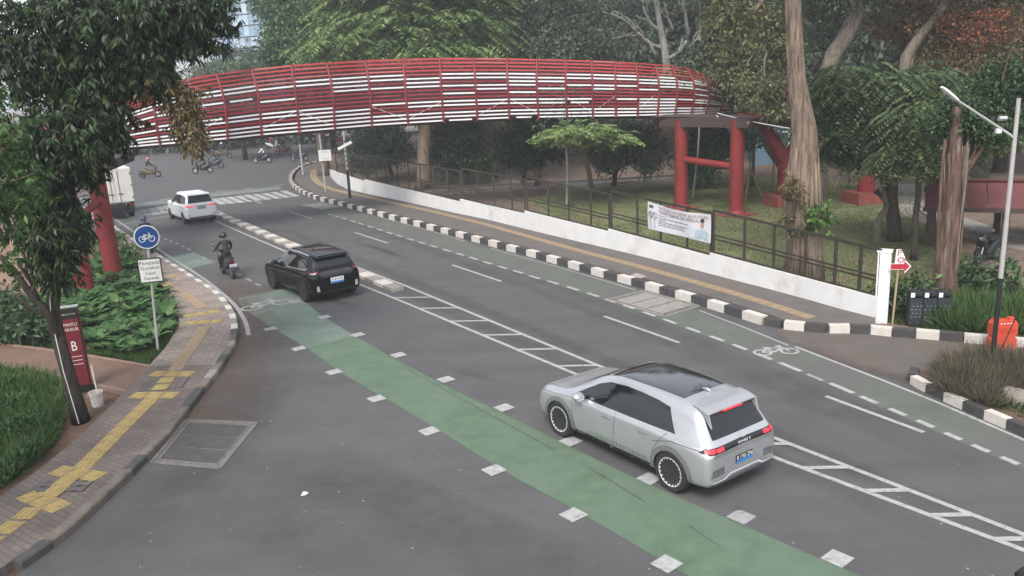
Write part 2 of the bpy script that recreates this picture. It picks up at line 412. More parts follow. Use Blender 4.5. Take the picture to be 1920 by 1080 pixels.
KL = smooth_line(GL([(-60, 1150), (30, 1077), (120, 1016), (185, 955), (240, 902), (280, 862), (320, 822), (350, 782), (380, 742), (415, 697), (437, 662), (447, 635), (447, 607), (437, 582), (416, 558), (395, 541), (373, 528), (339, 507), (310, 489), (289, 475), (250, 450), (215, 427), (165, 395), (80, 345), (-60, 262)]))
KR = smooth_line(GL([(612, 304), (580, 310), (556, 322), (546, 340), (560, 357), (600, 374)]), 2) + GL([(645, 385), (680, 394), (721, 405), (767, 417), (820, 431), (878, 446), (944, 464), (1017, 483), (1063, 496), (1105, 508), (1146, 520), (1194, 532), (1243, 547), (1295, 561), (1350, 578), (1408, 596), (1440, 606)])
KR2 = GL([(1440, 606), (1466, 612), (1542, 620), (1611, 620), (1678, 627), (1741, 631), (1800, 637), (1848, 641), (1911, 647), (2050, 660)])
road_pts = KL + GL([(-100, 240), (60, 259)]) + GL([(330, 266), (480, 268), (640, 262)]) + KR + KR2[1:] + [Vector((30, 12, 0)), Vector((30, -8, 0)), Vector((-9, -8, 0))]
road = flat('road', road_pts, ASPH, 0.0, 'structure')
apron = flat('driveway', [G(1440, 607), *KR2[1:], G(2050, 730), G(1920, 700), G(1760, 700), G(1715, 715), G(1640, 695), G(1560, 668), G(1480, 640)], mat('driveway_asphalt', (.092, .079, .070), .9, var=.15, scale=1.5, col2=(.105, .078, .06), c2=(.5, .75), s2=.5, bump=.3, bscale=60), .004, 'structure')

# ------------------------------------------------------------------ kerbs
def kerb(name, P, step, w, h, seq, parent=None):
    """row of kerb stones; each stone is a piece of its own"""
    k = tag(thing(name, None, None, (P[0].x, P[0].y, 0)), kind='structure')
    Q = resample(P, step)
    for i in range(len(Q) - 1):
        a, b = Q[i], Q[i + 1]; d = (b - a); d.z = 0; L = d.length; d.normalize(); n = Vector((-d.y, d.x, 0)); gp = .008
        j = random.uniform(-.008, .008); hh = h + random.uniform(-.008, .008); c = .025
        m0, m1 = a + d * gp + n * j, b - d * gp + n * j
        vs = [];
        for p in (m0, m1):
            for (o_, z) in ((0, -.02), (0, hh - c), (c, hh), (w, hh), (w, -.02)): vs.append((p.x + n.x * o_, p.y + n.y * o_, z))
        mb = MB(); mb.add(vs, [(0, 1, 6, 5), (1, 2, 7, 6), (2, 3, 8, 7), (3, 4, 9, 8), (4, 0, 5, 9), (4, 3, 2, 1, 0), (5, 6, 7, 8, 9)])
        mb.build('kerb_stone', seq(i, (a + b) / 2), k, fix=True)
    return k
alt = lambda i, p: K_W if i % 2 == 0 else K_K
# left kerb: bare and worn near the camera, painted round the bend
def left_seq(i, p):
    if p.y < 18: return K_G if (i * 7) % 5 else CONCD
    if p.y < 23.5: return (K_G, CONC2, K_G, CONCD)[i % 4]
    return K_W if i % 2 == 0 else CONC2
kerb('left_kerb', KL[6:-3], .62, .2, .15, left_seq)
kerb('right_kerb', KR[::-1], .73, .28, .25, alt)
kerb('driveway_kerb', KR2[::-1], .55, .26, .22, alt)

# ------------------------------------------------------------------ left pavement
INL = GL([(-60, 1000), (0, 947), (85, 885), (125, 852), (170, 812), (220, 760), (237, 741), (281, 695), (310, 662), (338, 618), (333, 580), (318, 545), (297, 524), (275, 500), (250, 470), (215, 447), (165, 417), (80, 365)])
pv = [p + side(KL, i) * .19 for i, p in enumerate(KL)]
near = [p for p in pv if p.y < 20.5 or False][:]
idx = next(i for i, p in enumerate(pv) if p.y > 20.2)
far_end = len(pv) - 6
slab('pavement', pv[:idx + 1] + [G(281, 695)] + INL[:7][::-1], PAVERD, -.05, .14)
slab('paved_footway', pv[idx:far_end] + INL[7:][::-1] , PAVER, -.05, .139)
# gutter edge line round the bend
GUT = smooth_line(GL([(466, 629), (462, 607), (452, 588), (440, 571), (412, 546), (380, 521), (335, 492), (300, 470), (262, 443), (215, 410), (150, 372)]))
strip_obj('gutter_edge_line', GUT, .13, .008, LINE_F, road)
# dust drifts along the kerb
def drift(name, P, w, z):
    b = MB(); n = len(P); rows = 6; vs = []; cov = []
    for j in range(rows):
        u = j / (rows - 1)
        for i, p in enumerate(P):
            q = p - side(P, i) * (w * u); vs.append((q.x, q.y, z)); cov.append((1 - u) ** 1.3 * min(1, i / 2, (n - 1 - i) / 2))
    fs = [(j * n + i, (j + 1) * n + i, (j + 1) * n + i + 1, j * n + i + 1) for j in range(rows - 1) for i in range(n - 1)]
    b.add(vs, fs); o = b.build(name, DUST, road); a = o.data.attributes.new('cover', 'FLOAT', 'POINT'); a.data.foreach_set('value', cov)
drift('dust', resample(KL[20:66], 1.0), 2.2, .0065)
drift('dust', [p for p in resample(KR[::-1], 1.0)][0:20], 1.1, .0065)
drift('dust', resample(GL([(1920, 812), (1790, 757), (1715, 722), (1600, 690), (1480, 645)])[::-1], 1.0)[::-1], .5, .0095)

TIL = {}
def tile_mesh(kind, m):
    if (kind, m.name) in TIL: return TIL[kind, m.name]
    b = MB(); b.box((0, 0, .006), (.365, .36, .012))
    if kind == 'bar':
        for y in (-.135, -.045, .045, .135): b.box((0, y, .0155), (.33, .035, .007))
    else:
        for x in (-.12, 0, .12):
            for y in (-.12, 0, .12): b.box((x, y, .0155), (.05, .05, .007))
    o = b.build('tactile_tile', m); me = o.data; bpy.data.objects.remove(o); TIL[kind, m.name] = me; return me
def tile(parent, c, ang, kind='bar', m=None, z=.14, s=1.0):
    o = link('tactile_tile', tile_mesh(kind, m or YEL), parent); o.location = Vector((c.x, c.y, z)) - parent.location; o.rotation_euler = (random.uniform(-.008, .008), 0, ang + random.uniform(-.02, .02)); o.scale = (s, s, 1)
def tile_run(parent, P, step, kind='bar', m=None, z=.14, s=1.0):
    Q = resample(P, step)
    for a, b in zip(Q, Q[1:]):
        d = b - a; tile(parent, (a + b) / 2, math.atan2(d.y, d.x), kind, m, z, s)
tp = tag(thing('tactile_path', None, None, tuple(G(145, 815, .14))), kind='structure')
zt = .14
tile_run(tp, GL([(-40, 1032), (0, 1002), (37, 975), (68, 950)], zt), .40)
def cross_bar(px, n, ang_px):
    c = G(*px, zt); d = G(*ang_px, zt) - c; d.normalize()
    for k in range(n):
        tile(tp, c + d * (.385 * (k - (n - 1) / 2)), math.atan2(d.y, d.x) + math.pi / 2, 'dot')
cross_bar((82, 940), 3, (116, 953)); cross_bar((146, 888), 3, (178, 893)); cross_bar((290, 741), 3, (321, 741)); cross_bar((323, 701), 3, (352, 701))
for q, qd in (((103, 923), 0), ((123, 905), 0), ((302, 727), 1), ((312, 714), 1)):
    d = G(*((146, 888) if not qd else (323, 701)), zt) - G(*((82, 940) if not qd else (290, 741)), zt); tile(tp, G(*q, zt), math.atan2(d.y, d.x), 'dot', z=.155)
tile_run(tp, GL([(152, 880), (200, 832), (250, 782), (286, 747)], zt), .40)
tile_run(tp, GL([(328, 695), (350, 664), (372, 633), (384, 613)], zt), .40, m=YEL2)
tile_run(tp, GL([(380, 577), (362, 562), (340, 549), (322, 540), (306, 528)], zt), .40, m=YEL2)
tile_run(tp, GL([(300, 520), (283, 505), (262, 488), (240, 470)], zt), .40, m=YEL2)
cross_bar((382, 604), 3, (402, 603)); cross_bar((378, 588), 3, (398, 585))
cross_bar((312, 523), 3, (328, 518))
def cover(name, cx, w, l, ang, z):
    """lift-out service cover with slotted lids set in the pavement"""
    d0, d1 = G(*ang[0], z), G(*ang[1], z); ang = math.atan2(d1.y - d0.y, d1.x - d0.x); l = (d1 - d0).length - .42; t = tag(thing(name, None, None, tuple((d0 + d1) / 2), ang), kind='structure')
    MB().box((0, 0, .003), (l, w, .006)).build('cover_frame', BRNZ, t, local=True)
    for sx in (-1, 1):
        MB().box((sx * l / 4, 0, .007), (l / 2 - .03, w - .05, .008)).build('cover_lid', CONC, t, local=True)
        for sy in (-1, 1):
            for q in (-.08, .08): MB().box((sx * l / 4 + q, sy * w * .33, .0118), (.04, .09, .002)).build('lift_slot', BLK, t, local=True)
cover('service_cover', (113, 914), 1.05, .9, ((90, 934), (138, 893)), .1412); cover('service_cover', (306, 720), 1.05, .85, ((295, 737), (319, 705)), .1412)

# ------------------------------------------------------------------ right pavement
WALLB = smooth_line(GL([(600, 300), (612, 320), (627, 347), (655, 361)]), 2) + GL([(700, 371), (775, 387), (850, 405), (912, 418), (982, 436), (1080, 460), (1168, 481), (1270, 507), (1393, 540), (1480, 563), (1578, 592), (1640, 608)])
kin = [p + side(KR, i) * .21 for i, p in enumerate(KR)]
slab('right_pavement', kin + [G(1466, 612), G(1542, 618), G(1640, 622)] + WALLB[::-1], CONC, -.05, .19)
tr = tag(thing('right_tactile_path', None, None, tuple(G(1000, 455, .19))), kind='structure')
tile_run(tr, GL([(660, 363), (720, 377), (800, 394), (900, 418), (1000, 446), (1100, 474), (1200, 500), (1300, 528), (1400, 557), (1522, 596)], .19), .41, 'bar', YEL2, .19)
strip_obj('footway_band', smooth_line(GL([(590, 318), (586, 330), (598, 345), (625, 356), (655, 362)], .19)), .5, .194, YEL2, None)['kind'] = 'structure'

# ------------------------------------------------------------------ road markings
def line(px, w, m=LINE, z=.008, name='painted_line', sm=0):
    P = GL(px); P = smooth_line(P, sm) if sm else P
    return strip_obj(name, resample(P, 1.0) if len(P) > 1 else P, w, z, m, road)
def dash(px, L, w, dirpx, m=LINE, name='lane_dash', z=.008):
    c = G(*px); d = G(px[0] + dirpx[0], px[1] + dirpx[1]) - c; d.normalize()
    P = [c - d * L / 2, c + d * L / 2]; return strip_obj(name, P, w, z, m, road)
LU = [(405, 395), (535, 449), (655, 496), (760, 536), (1120, 685), (1430, 813), (1920, 1003), (2060, 1058)]
LL = [(402, 414), (485, 450), (525, 467), (663, 529), (760, 568), (1068, 697), (1430, 850), (1920, 1032), (2060, 1085)]
line(LU, .11); line(LL, .11)
def xat(P, y):
    for a, b in zip(P, P[1:]):
        if a[1] <= y <= b[1]: return a[0] + (b[0] - a[0]) * (y - a[1]) / (b[1] - a[1])
for y in (558, 578, 602, 628, 655, 686, 720, 757, 795, 833, 877, 920, 966, 1011, 1056):
    a = G(xat(LL, y) + 4, y + 1); b = G(xat(LU, y - .5) - 3, y - .5)
    strip_obj('hatch_bar', [a, b], .12, .0125, LINE, road)
for a, b in (((545, 398), (585, 410)), ((665, 436), (727, 456)), ((848, 497), (940, 528)), ((1132, 593), (1274, 643)), ((1548, 743), (1732, 811)), ((460, 372), (490, 381))):
    line([a, b], .11, name='lane_dash')
DR = [(619, 402.5), (632, 406), (646, 410), (662, 415), (677, 420), (694, 425.5), (712, 431), (730.5, 437), (748, 442.5), (769.5, 449), (791, 455.5), (813, 462), (837.5, 469.5), (862.5, 477), (887.5, 484.5), (914, 493), (942, 501.5), (971, 510), (1002, 520), (1037, 530), (1074, 541), (1112, 553), (1145, 564.5), (1179, 575.6), (1217, 589), (1256, 603), (1300, 619), (1344, 635), (1387, 651), (1433, 669), (1481, 688), (1578, 728), (1629, 750), (1683, 773), (1735, 795), (1787, 818.5), (1838.5, 841), (1893, 864), (1950, 888)]
for i, q in enumerate(DR):
    a = DR[max(0, i - 1)]; b = DR[min(len(DR) - 1, i + 1)]; d = (b[0] - a[0], b[1] - a[1])
    sp = (G(*b) - G(*a)).length / (2 if 0 < i < len(DR) - 1 else 1)
    dash(q, min(sp * .58, .75), .13, d)
dash((1528, 708), .5, .1, (48, 20), LINE_F)
# faded cycle lane along the right kerb
flat('faded_cycle_lane', offset(GL([(600, 396), (660, 413), (770, 447), (863, 475), (942, 500), (1037, 528), (1145, 562), (1256, 600), (1387, 649), (1528, 704), (1683, 770), (1838, 838), (1990, 902)]), -.16) + GL([(2000, 862), (1920, 828), (1800, 775), (1700, 733), (1600, 694), (1490, 652), (1400, 617), (1310, 585), (1192, 545), (1050, 504), (920, 468), (873, 455), (790, 430), (715, 410), (640, 392)])[0:], GREENF, .0045, parent=road)
for P in ([(715, 408), (790, 428), (873, 453)], [(920, 466), (1050, 502), (1192, 544)], [(1310, 582), (1400, 616), (1478, 648)], [(1490, 650), (1600, 692), (1715, 737), (1800, 773), (1930, 830)]):
    line(P, .085, LINE_F if P[0][0] < 1480 else LINE, name='edge_line')
# green cycle lane crossing the side road
GLft = [(447, 558), (449, 573), (515, 618), (576, 653), (646, 704), (735, 755), (835, 815), (893, 851), (958, 892), (1074, 954), (1180, 1016), (1290, 1080), (1420, 1150)]
GRgt = [(545, 540), (560, 555), (600, 590), (665, 630), (740, 673), (830, 721), (940, 774), (1065, 836), (1210, 906), (1380, 980), (1560, 1058), (1640, 1092), (1780, 1160)]
def resamp_px(P, n):
    Q = GL(P); S = poly_len(Q); return [at_len(Q, S, S[-1] * i / n) for i in range(n + 1)]
a_, b_ = resamp_px(GLft[:4], 8), resamp_px(GRgt[:4], 8)
MB().ribbon([(p.x, p.y, .0046) for p in a_], [(p.x, p.y, .0046) for p in b_]).build('cycle_lane', GREENP, road)
a_, b_ = resamp_px(GLft[3:], 24), resamp_px(GRgt[3:], 24)
MB().ribbon([(p.x, p.y, .0046) for p in a_], [(p.x, p.y, .0046) for p in b_]).build('cycle_lane', GREEN, road)
flat('cycle_lane', GL([(310, 484), (363, 473), (403, 492), (344, 507)]), GREENP, .0046, parent=road)
LB = [(507, 617), (560, 654), (626, 698), (706, 748), (805, 809), (926, 882), (1075, 966), (1250, 1058)]
RB = [(553, 566), (608, 595), (671, 628), (747, 666), (836, 712), (945, 765), (1070, 828), (1218, 898), (1390, 970), (1570, 1048)]
for Pq in (LB, RB):
    for i, q in enumerate(Pq):
        a = Pq[max(0, i - 1)]; b = Pq[min(len(Pq) - 1, i + 1)]
        c = G(*q); d = (G(*b) - G(*a)).normalized()
        strip_obj('elephant_foot', [c - d * .17, c + d * .17], .35, .0125, LINE_F if random.random() < .15 else LINE, road)
for q in ((300, 443), (311, 448.5), (320.5, 452.5), (332, 457), (343, 462), (354, 467.5), (449, 515.5), (467, 525), (484, 534), (383, 484)):
    dash(q, .5, .1, (20, 9), LINE_F)
# pedestrian crossing, stop line, pale band
zt_ = [(x / 4 + 200, y / 4 + 180, u / 4 + 200, v / 4 + 180) for x, y, u, v in ((1305, 712, 1425, 754), (1230, 722, 1360, 762), (1165, 730, 1290, 770), (1097, 737, 1215, 777), (1030, 742, 1145, 784), (965, 750, 1085, 792), (900, 757, 1015, 801), (838, 765, 945, 807), (780, 772, 878, 813), (430, 822, 470, 862), (370, 833, 440, 880), (310, 843, 377, 890), (245, 853, 312, 893), (205, 864, 250, 905), (150, 880, 190, 915))]
for x, y, u, v in zt_: strip_obj('crossing_stripe', [G(x + 4, y), G(u, v)], .45, .008, LINE_F if x < 330 else LINE, road)
line([(219, 423), (320, 404)], .16, LINE_F, name='stop_line')
flat('crossing_band', GL([(250, 384), (320, 372), (400, 361), (525, 349), (527, 355), (400, 369), (320, 381), (250, 391)]), mat('worn_band', (.13, .15, .14), .85, var=.2, scale=1), .0046, parent=road)
for q in ((414, 358), (468, 353), (480, 359), (523, 347), (428, 364), (308, 374)): dash(q, .9, .18, (12, -2))

def ring(b, c, r, w, ax, ay, z, n=24, a0=0, a1=2 * math.pi):
    L = []; Rr = []
    for k in range(n + 1):
        t = a0 + (a1 - a0) * k / n
        for q, rr in ((L, r - w / 2), (Rr, r + w / 2)):
            p = c + ax * (math.cos(t) * rr) + ay * (math.sin(t) * rr); q.append((p.x, p.y, p.z + z))
    b.ribbon(L, Rr)
def bike_symbol(b, c, ax, ay, s, w, z):
    """outline of a bicycle: two wheels, frame, fork, handlebar, saddle, in the plane of ax, ay"""
    c = Vector(c); P = lambda x, y: c + ax * (x * s) + ay * (y * s)
    ring(b, P(-.55, 0), .33 * s, w, ax, ay, z); ring(b, P(.55, 0), .33 * s, w, ax, ay, z)
    nrm = ax.cross(ay).normalized()
    for i, (p, q) in enumerate((((-.55, 0), (-.22, .5)), ((-.55, 0), (-.08, -.02)), ((-.22, .5), (-.08, -.02)), ((-.22, .42), (.36, .48)), ((-.08, -.02), (.38, .4)), ((.55, 0), (.32, .66)), ((.20, .70), (.42, .68)), ((-.36, .54), (-.08, .54)))):
        a, e = P(*p), P(*q); d = (e - a).normalized(); n = nrm.cross(d) * (w / 2); zz = nrm * (z + .0006 * i + .0006)
        b.sheet([a - n + zz, e - n + zz, e + n + zz, a + n + zz])
b = MB(); ax = (G(1480, 655) - G(1430, 658)).normalized(); ax = Vector((ax.x, ax.y, 0)).normalized(); ay = Vector((-ax.y, ax.x, 0))
bike_symbol(b, G(1455, 660), ax, ay, .62, .07, .0085); b.build('cycle_symbol', LINE, road)
b = MB(); bike_symbol(b, G(500, 572), (G(530, 566) - G(470, 578)).normalized(), Vector((0, 0, 1)).cross((G(530, 566) - G(470, 578)).normalized()), .95, .09, .0085); b.build('cycle_symbol', LINE_F, road)

# raised median with painted stones
mk = tag(thing('median_kerb', None, None, tuple(G(412, 404))), kind='structure')
MC = resample(GL([(410, 403.5), (470, 428.5), (535, 457.5), (600, 484), (671, 513), (705, 528), (747, 546)]), .8)
for i, (a, b) in enumerate(zip(MC, MC[1:])):
    d = (b - a).normalized(); c = (a + b) / 2
    x = MB().beam(Vector((a.x, a.y, .05)) + d * .01, Vector((b.x, b.y, .05)) - d * .01, .46, .13).build('kerb_stone', K_W if i % 2 == 0 else CONC2, mk)
# drain covers
FRM = mat('drain_frame_grey', (.135, .128, .12), .9, var=.25, scale=6)
def drain(name, corners, nlid, m_lid):
    """cast frame with nlid lids; corners in order round the frame, lids side by side along the first edge"""
    A, Bq, Cq, D = [G(*q) for q in corners]; t = tag(thing(name, None, None, tuple((A + Cq) / 2)), kind='structure')
    f = MB(); ctr = (A + Bq + Cq + D) / 4
    P = lambda u, v, z: (A.lerp(Bq, u)).lerp(D.lerp(Cq, u), v) + Vector((0, 0, z))
    def bar(p, q, w): f.beam(p, q, w, .012)
    flat_ = MB().sheet([P(0, 0, .0055), P(1, 0, .0055), P(1, 1, .0055), P(0, 1, .0055)][::1]); flat_.build('drain_bed', FRM if m_lid is CONCD else CONCD, t, fix=False)
    for (u0, v0, u1, v1) in ((0, 0, 1, 0), (1, 0, 1, 1), (1, 1, 0, 1), (0, 1, 0, 0)): bar(P(u0, v0, .011), P(u1, v1, .011), .07)
    e = .05
    for (u0, v0, u1, v1) in ((e, e * 1.5, 1 - e, e * 1.5), (1 - e, e, 1 - e, 1 - e), (1 - e, 1 - e * 1.5, e, 1 - e * 1.5), (e, 1 - e, e, e)): bar(P(u0, v0, .0125), P(u1, v1, .0125), .03)
    f.build('drain_frame', FRM if m_lid is CONCD else CONC2, t)
    for k in range(nlid):
        u0 = e + .025 + (1 - 2 * e - .05) * k / nlid + .012; u1 = e + .025 + (1 - 2 * e - .05) * (k + 1) / nlid - .012
        q = [P(u0, .09, 0), P(u1, .09, 0), P(u1, .91, 0), P(u0, .91, 0)]
        MB().prism([(p.x, p.y) for p in q], .006, .013 + random.uniform(0, .003)).build('drain_lid', m_lid, t)
drain('left_drain_cover', ((285, 867), (348, 788), (482, 793), (412, 879)), 3, CONCD)
drain('right_drain_cover', ((1140, 562), (1246, 593), (1312, 574), (1207, 545)), 3, CONC2)
drain('far_drain_cover', ((565, 385), (608, 393), (640, 388), (600, 380)), 3, CONC2)
MB().prism([(p.x, p.y) for p in GL([(1172, 522), (1192, 512), (1212, 518), (1192, 527)], .19)], .19, .197).build('paving_patch', mat('pinkish_patch', (.3, .24, .21), .9), None)['kind'] = 'structure'

# ------------------------------------------------------------------ left garden
PTH = GL([(-160, 645), (0, 652), (45, 657), (160, 674), (281, 695), (237, 741), (125, 715), (50, 700), (-160, 690)])
slab('garden_path', PTH, PATHM, -.05, .10)
flat('left_bed', GL([(-400, 640), (0, 652), (281, 695), (310, 662), (338, 618), (333, 580), (318, 545), (297, 524), (275, 500), (250, 470), (215, 447), (165, 417), (80, 365), (-200, 365)]), SOIL, .02, 'structure')
flat('lower_bed', GL([(-300, 690), (50, 700), (125, 715), (237, 741), (220, 760), (170, 812), (125, 852), (85, 885), (0, 947), (-60, 1000), (-300, 1000)]), SOIL, .02, 'structure')
def edging(name, px, z, m=CONC2):
    k = tag(thing(name, None, None, tuple(G(*px[0]))), kind='structure')
    for a, b in zip(*(lambda Q: (Q, Q[1:]))(resample(GL(px), .9))):
        d = (b - a).normalized(); MB().beam(a + d * .006 + Vector((0, 0, z)), b - d * .006 + Vector((0, 0, z)), .1, .16).build('edging_stone', m, k)
PKM = mat('brown_edging', (.21, .14, .105), .9, var=.2, scale=4)
edging('path_edging', [(-60, 646), (0, 651), (45, 656), (160, 673), (282, 694)], .05, PKM)
edging('path_edging', [(-60, 692), (0, 691), (50, 701), (125, 716), (237, 742)], .05, PKM)

# ------------------------------------------------------------------ park floor behind the wall
def wall_off(w): return offset(WALLB, w)
back = [p for p in wall_off(.3)]
flat('park_soil', back + [G(1640, 606), G(1660, 604), Vector((30, 30, 0)), Vector((70, 60, 0)), Vector((70, 110, 0)), Vector((-20, 110, 0))], SOIL_L, .004, 'structure')
flat('lawn', [p for p in back if 1000 < PXOF(p)[0] < 1600] + [G(1655, 596), G(1720, 560), G(1800, 500), G(1760, 400), G(1700, 350), G(1560, 337), G(1420, 335), G(1265, 342), G(1080, 352), G(985, 372)], LAWN, .010, 'structure')
strip_obj('park_path', resample(GL([(700, 380), (825, 362), (900, 357), (992, 350), (1080, 346), (1265, 334)]), 2), 1.6, .016, CONC, None)['kind'] = 'structure'
edging('park_path_edging', [(760, 378), (825, 367), (890, 362), (992, 354), (1080, 351), (1265, 338)], .06)
edging('park_path_edging', [(800, 357), (890, 351), (992, 346), (1080, 342), (1265, 331)], .06, CONCD)
pth = [(1690, 345), (1720, 385), (1745, 405), (1790, 420), (1835, 438), (1870, 447), (1990, 470)]
strip_obj('shelter_path', resample(GL(pth), 2), 2.2, .016, CONC2, None)['kind'] = 'structure'
edging('shelter_path_edging', [(1720, 393), (1745, 413), (1790, 430), (1835, 441)], .06)

# planter island on the right
PI = GL([(1990, 842), (1910, 806), (1850, 780), (1790, 753), (1740, 730), (1716, 716), (1724, 705), (1760, 700), (1830, 697), (1990, 690)])
slab('planter_soil', PI, SOIL, -.02, .14)
kerb('planter_kerb', PI[:6][::-1] if False else PI[:7], .5, .2, .2, lambda i, p: K_W if i % 2 == 0 else K_K)
# soil strip behind the driveway kerb
flat('verge', [G(1650, 612), *[p + side(KR2, i) * .2 for i, p in enumerate(KR2)][2:], Vector((22, 19, 0)), Vector((24, 30, 0)), G(1700, 540)], SOIL_L, .03, 'structure')

# far pavement across the junction
fk = GL([(250, 277), (360, 275), (420, 273), (480, 272), (520, 270), (640, 264)])
kerb('far_kerb', resample(fk, 8), 1.6, .4, .25, lambda i, p: K_W if i % 2 == 0 else REDO)
slab('far_pavement', fk + [Vector((0, 135, 0)), Vector((-30, 150, 0)), Vector((-95, 150, 0))], PAVER, -.05, .2)

# dark turning tracks and stains worn into the asphalt
STAINL = mat('rubber_scuff', (.062, .085, .062), .9, var=.3, scale=3)
STAIN = dust_mat(); STAIN.name = 'tyre_stain'; STAIN.node_tree.nodes['Principled BSDF'].inputs['Base Color'].default_value = (.040, .036, .035, 1)
def stain(px, w, k, z):
    P = resample(smooth_line(GL(px), 2), .8); n = len(P); rows = 7; vs = []; cov = []
    for j in range(rows):
        u = j / (rows - 1) * 2 - 1
        for i, p in enumerate(P):
            q = p + side(P, i) * (w * u / 2); vs.append((q.x, q.y, z)); cov.append(k * (1 - u * u) * min(1, i / 4, (n - 1 - i) / 4))
    b = MB(); b.add(vs, [(j * n + i, (j + 1) * n + i, (j + 1) * n + i + 1, j * n + i + 1) for j in range(rows - 1) for i in range(n - 1)]); o = b.build('tyre_stain', STAIN, road); a = o.data.attributes.new('cover', 'FLOAT', 'POINT'); a.data.foreach_set('value', cov)
stain([(430, 830), (520, 870), (680, 940), (850, 1010), (1000, 1070), (1150, 1140)], 1.5, .30, .0022)
stain([(560, 830), (720, 900), (900, 975), (1100, 1060), (1250, 1130)], .9, .25, .0027)
stain([(330, 930), (420, 950), (600, 1010), (760, 1090)], 1.6, .3, .0032)
stain([(150, 1090), (260, 985), (380, 880), (470, 770), (520, 680)], 1.8, .3, .0036)
for x0, y0, x1, y1, k in ((470, 420, 1900, 1075, .3), (520, 425, 1985, 1050, .3), (650, 410, 1900, 915, .25), (700, 410, 1900, 890, .25)): stain([(x0, y0), ((x0 * 2 + x1) / 3, (y0 * 2 + y1) / 3 - 12), ((x0 + 2 * x1) / 3, (y0 + 2 * y1) / 3 - 10), (x1, y1)], .75, k, .0018 + k * .001 + x0 * 1e-6)
for px, w in (((1380, 960), .5), ((880, 700), .4), ((1180, 770), .5), ((620, 560), .5), ((1500, 760), .4), ((720, 470), .5)): stain([(px[0] - 60, px[1] - 20), px, (px[0] + 60, px[1] + 22)], w, .8, .0031)
for P_ in ([(760, 690), (840, 735), (960, 800), (1040, 845)], [(1090, 870), (1150, 905), (1210, 942)], [(1290, 985), (1350, 1025)]): strip_obj('scuff_line', smooth_line(GL(P_), 2), .025, .0105, STAINL, road)
# litter and fallen leaves on the asphalt
b = MB(); cols = []
for k in range(330):
    if k < 190: px, py = random.uniform(160, 900), random.uniform(640, 1078)
    else: px, py = random.uniform(420, 1900), random.uniform(430, 1070)
    if px < 470 and py < 700: continue
    if px < 520 - (py - 620) * 1.1 and py > 620: continue
    c = G(px, py, 0); s = random.choice((.008, .012, .016, .03)) * random.uniform(.6, 1.2); a = random.uniform(0, 6.3); u = Vector((math.cos(a), math.sin(a), 0)) * s; w = Vector((-math.sin(a), math.cos(a), 0)) * s * .5
    z = Vector((0, 0, .018)); b.mi = random.choice((0, 0, 0, 1, 2)); b.sheet([c - u + z, c - w + z * 1.2, c + u + z * 1.4, c + w + z])
for px, s_, lab in (((571, 928), .11, 'white paper scrap lying on the near asphalt'), ((1384, 955), .10, 'dark torn scrap lying behind the silver hatchback')):
    c = G(*px); q = MB(); q.add([(c.x + x * s_, c.y + y * s_, .016 + z * s_) for x, y, z in ((-.5, -.6, 0), (.4, -.5, .1), (.6, .5, .02), (-.3, .6, .2), (.05, 0, .06))], [(0, 1, 4), (1, 2, 4), (2, 3, 4), (3, 0, 4)]); tag(q.build('paper_scrap', mat('paper', (.5, .5, .48), .8) if px[0] < 900 else CONCD), lab, 'litter')
tag(b.build('fallen_leaves', [mat('dry_leaf_pale', (.30, .27, .22), .9), mat('dry_leaf_brown', (.16, .09, .05), .9), mat('dry_leaf_yellow', (.32, .2, .06), .9)]), kind='stuff')
# ------------------------------------------------------------------ white wall with steel fence on top
def on_px(P, x):
    """point of the ground line P seen at picture column x"""
    for a, b in zip(P, P[1:]):
        xa, xb = PXOF(a)[0], PXOF(b)[0]
        if (xa - x) * (xb - x) <= 0 and abs(xa - xb) > 1e-6:
            lo, hi = 0.0, 1.0
            for _ in range(30):
                m = (lo + hi) / 2
                if (PXOF(a.lerp(b, m))[0] - x) * (xa - x) > 0: lo = m
                else: hi = m
            return a.lerp(b, (lo + hi) / 2)
    return Vector(P[-1])
SECT = [  # wall top line and fence top line of each length (picture columns), fence posts
    ((615, 317, 686, 339.5), (632, 283, 689, 294), (632, 660, 687)),
    ((686, 336, 864, 378), (690, 290, 866, 320), (690, 707, 726, 747, 768, 790, 814, 840, 864)),
    ((864, 373, 985, 400.5), (867, 315, 991, 337.5), (868, 896, 926, 959, 984)),
    ((985, 395, 1141, 434), (994, 332.5, 1147, 364.5), (988, 1027, 1065, 1106, 1140)),
    ((1141, 429, 1330, 480), (1150, 359, 1335, 400), (1144, 1192, 1235, 1284, 1328)),
    ((1330, 474, 1640, 557), (1337, 395, 1643, 469), (1333, 1390, 1444, 1502, 1557, 1603, 1638))]
wall = thing('white_boundary_wall', 'long white rendered wall with brown steel fence panels on its stepped top', 'wall', tuple(G(982, 436)))
MESHP = bpy.data.materials.new('fence_mesh'); MESHP.use_nodes = True
_b = MESHP.node_tree.nodes['Principled BSDF']; _b.inputs['Base Color'].default_value = (.035, .032, .026, 1); _b.inputs['Roughness'].default_value = .7; _b.inputs['Alpha'].default_value = .13
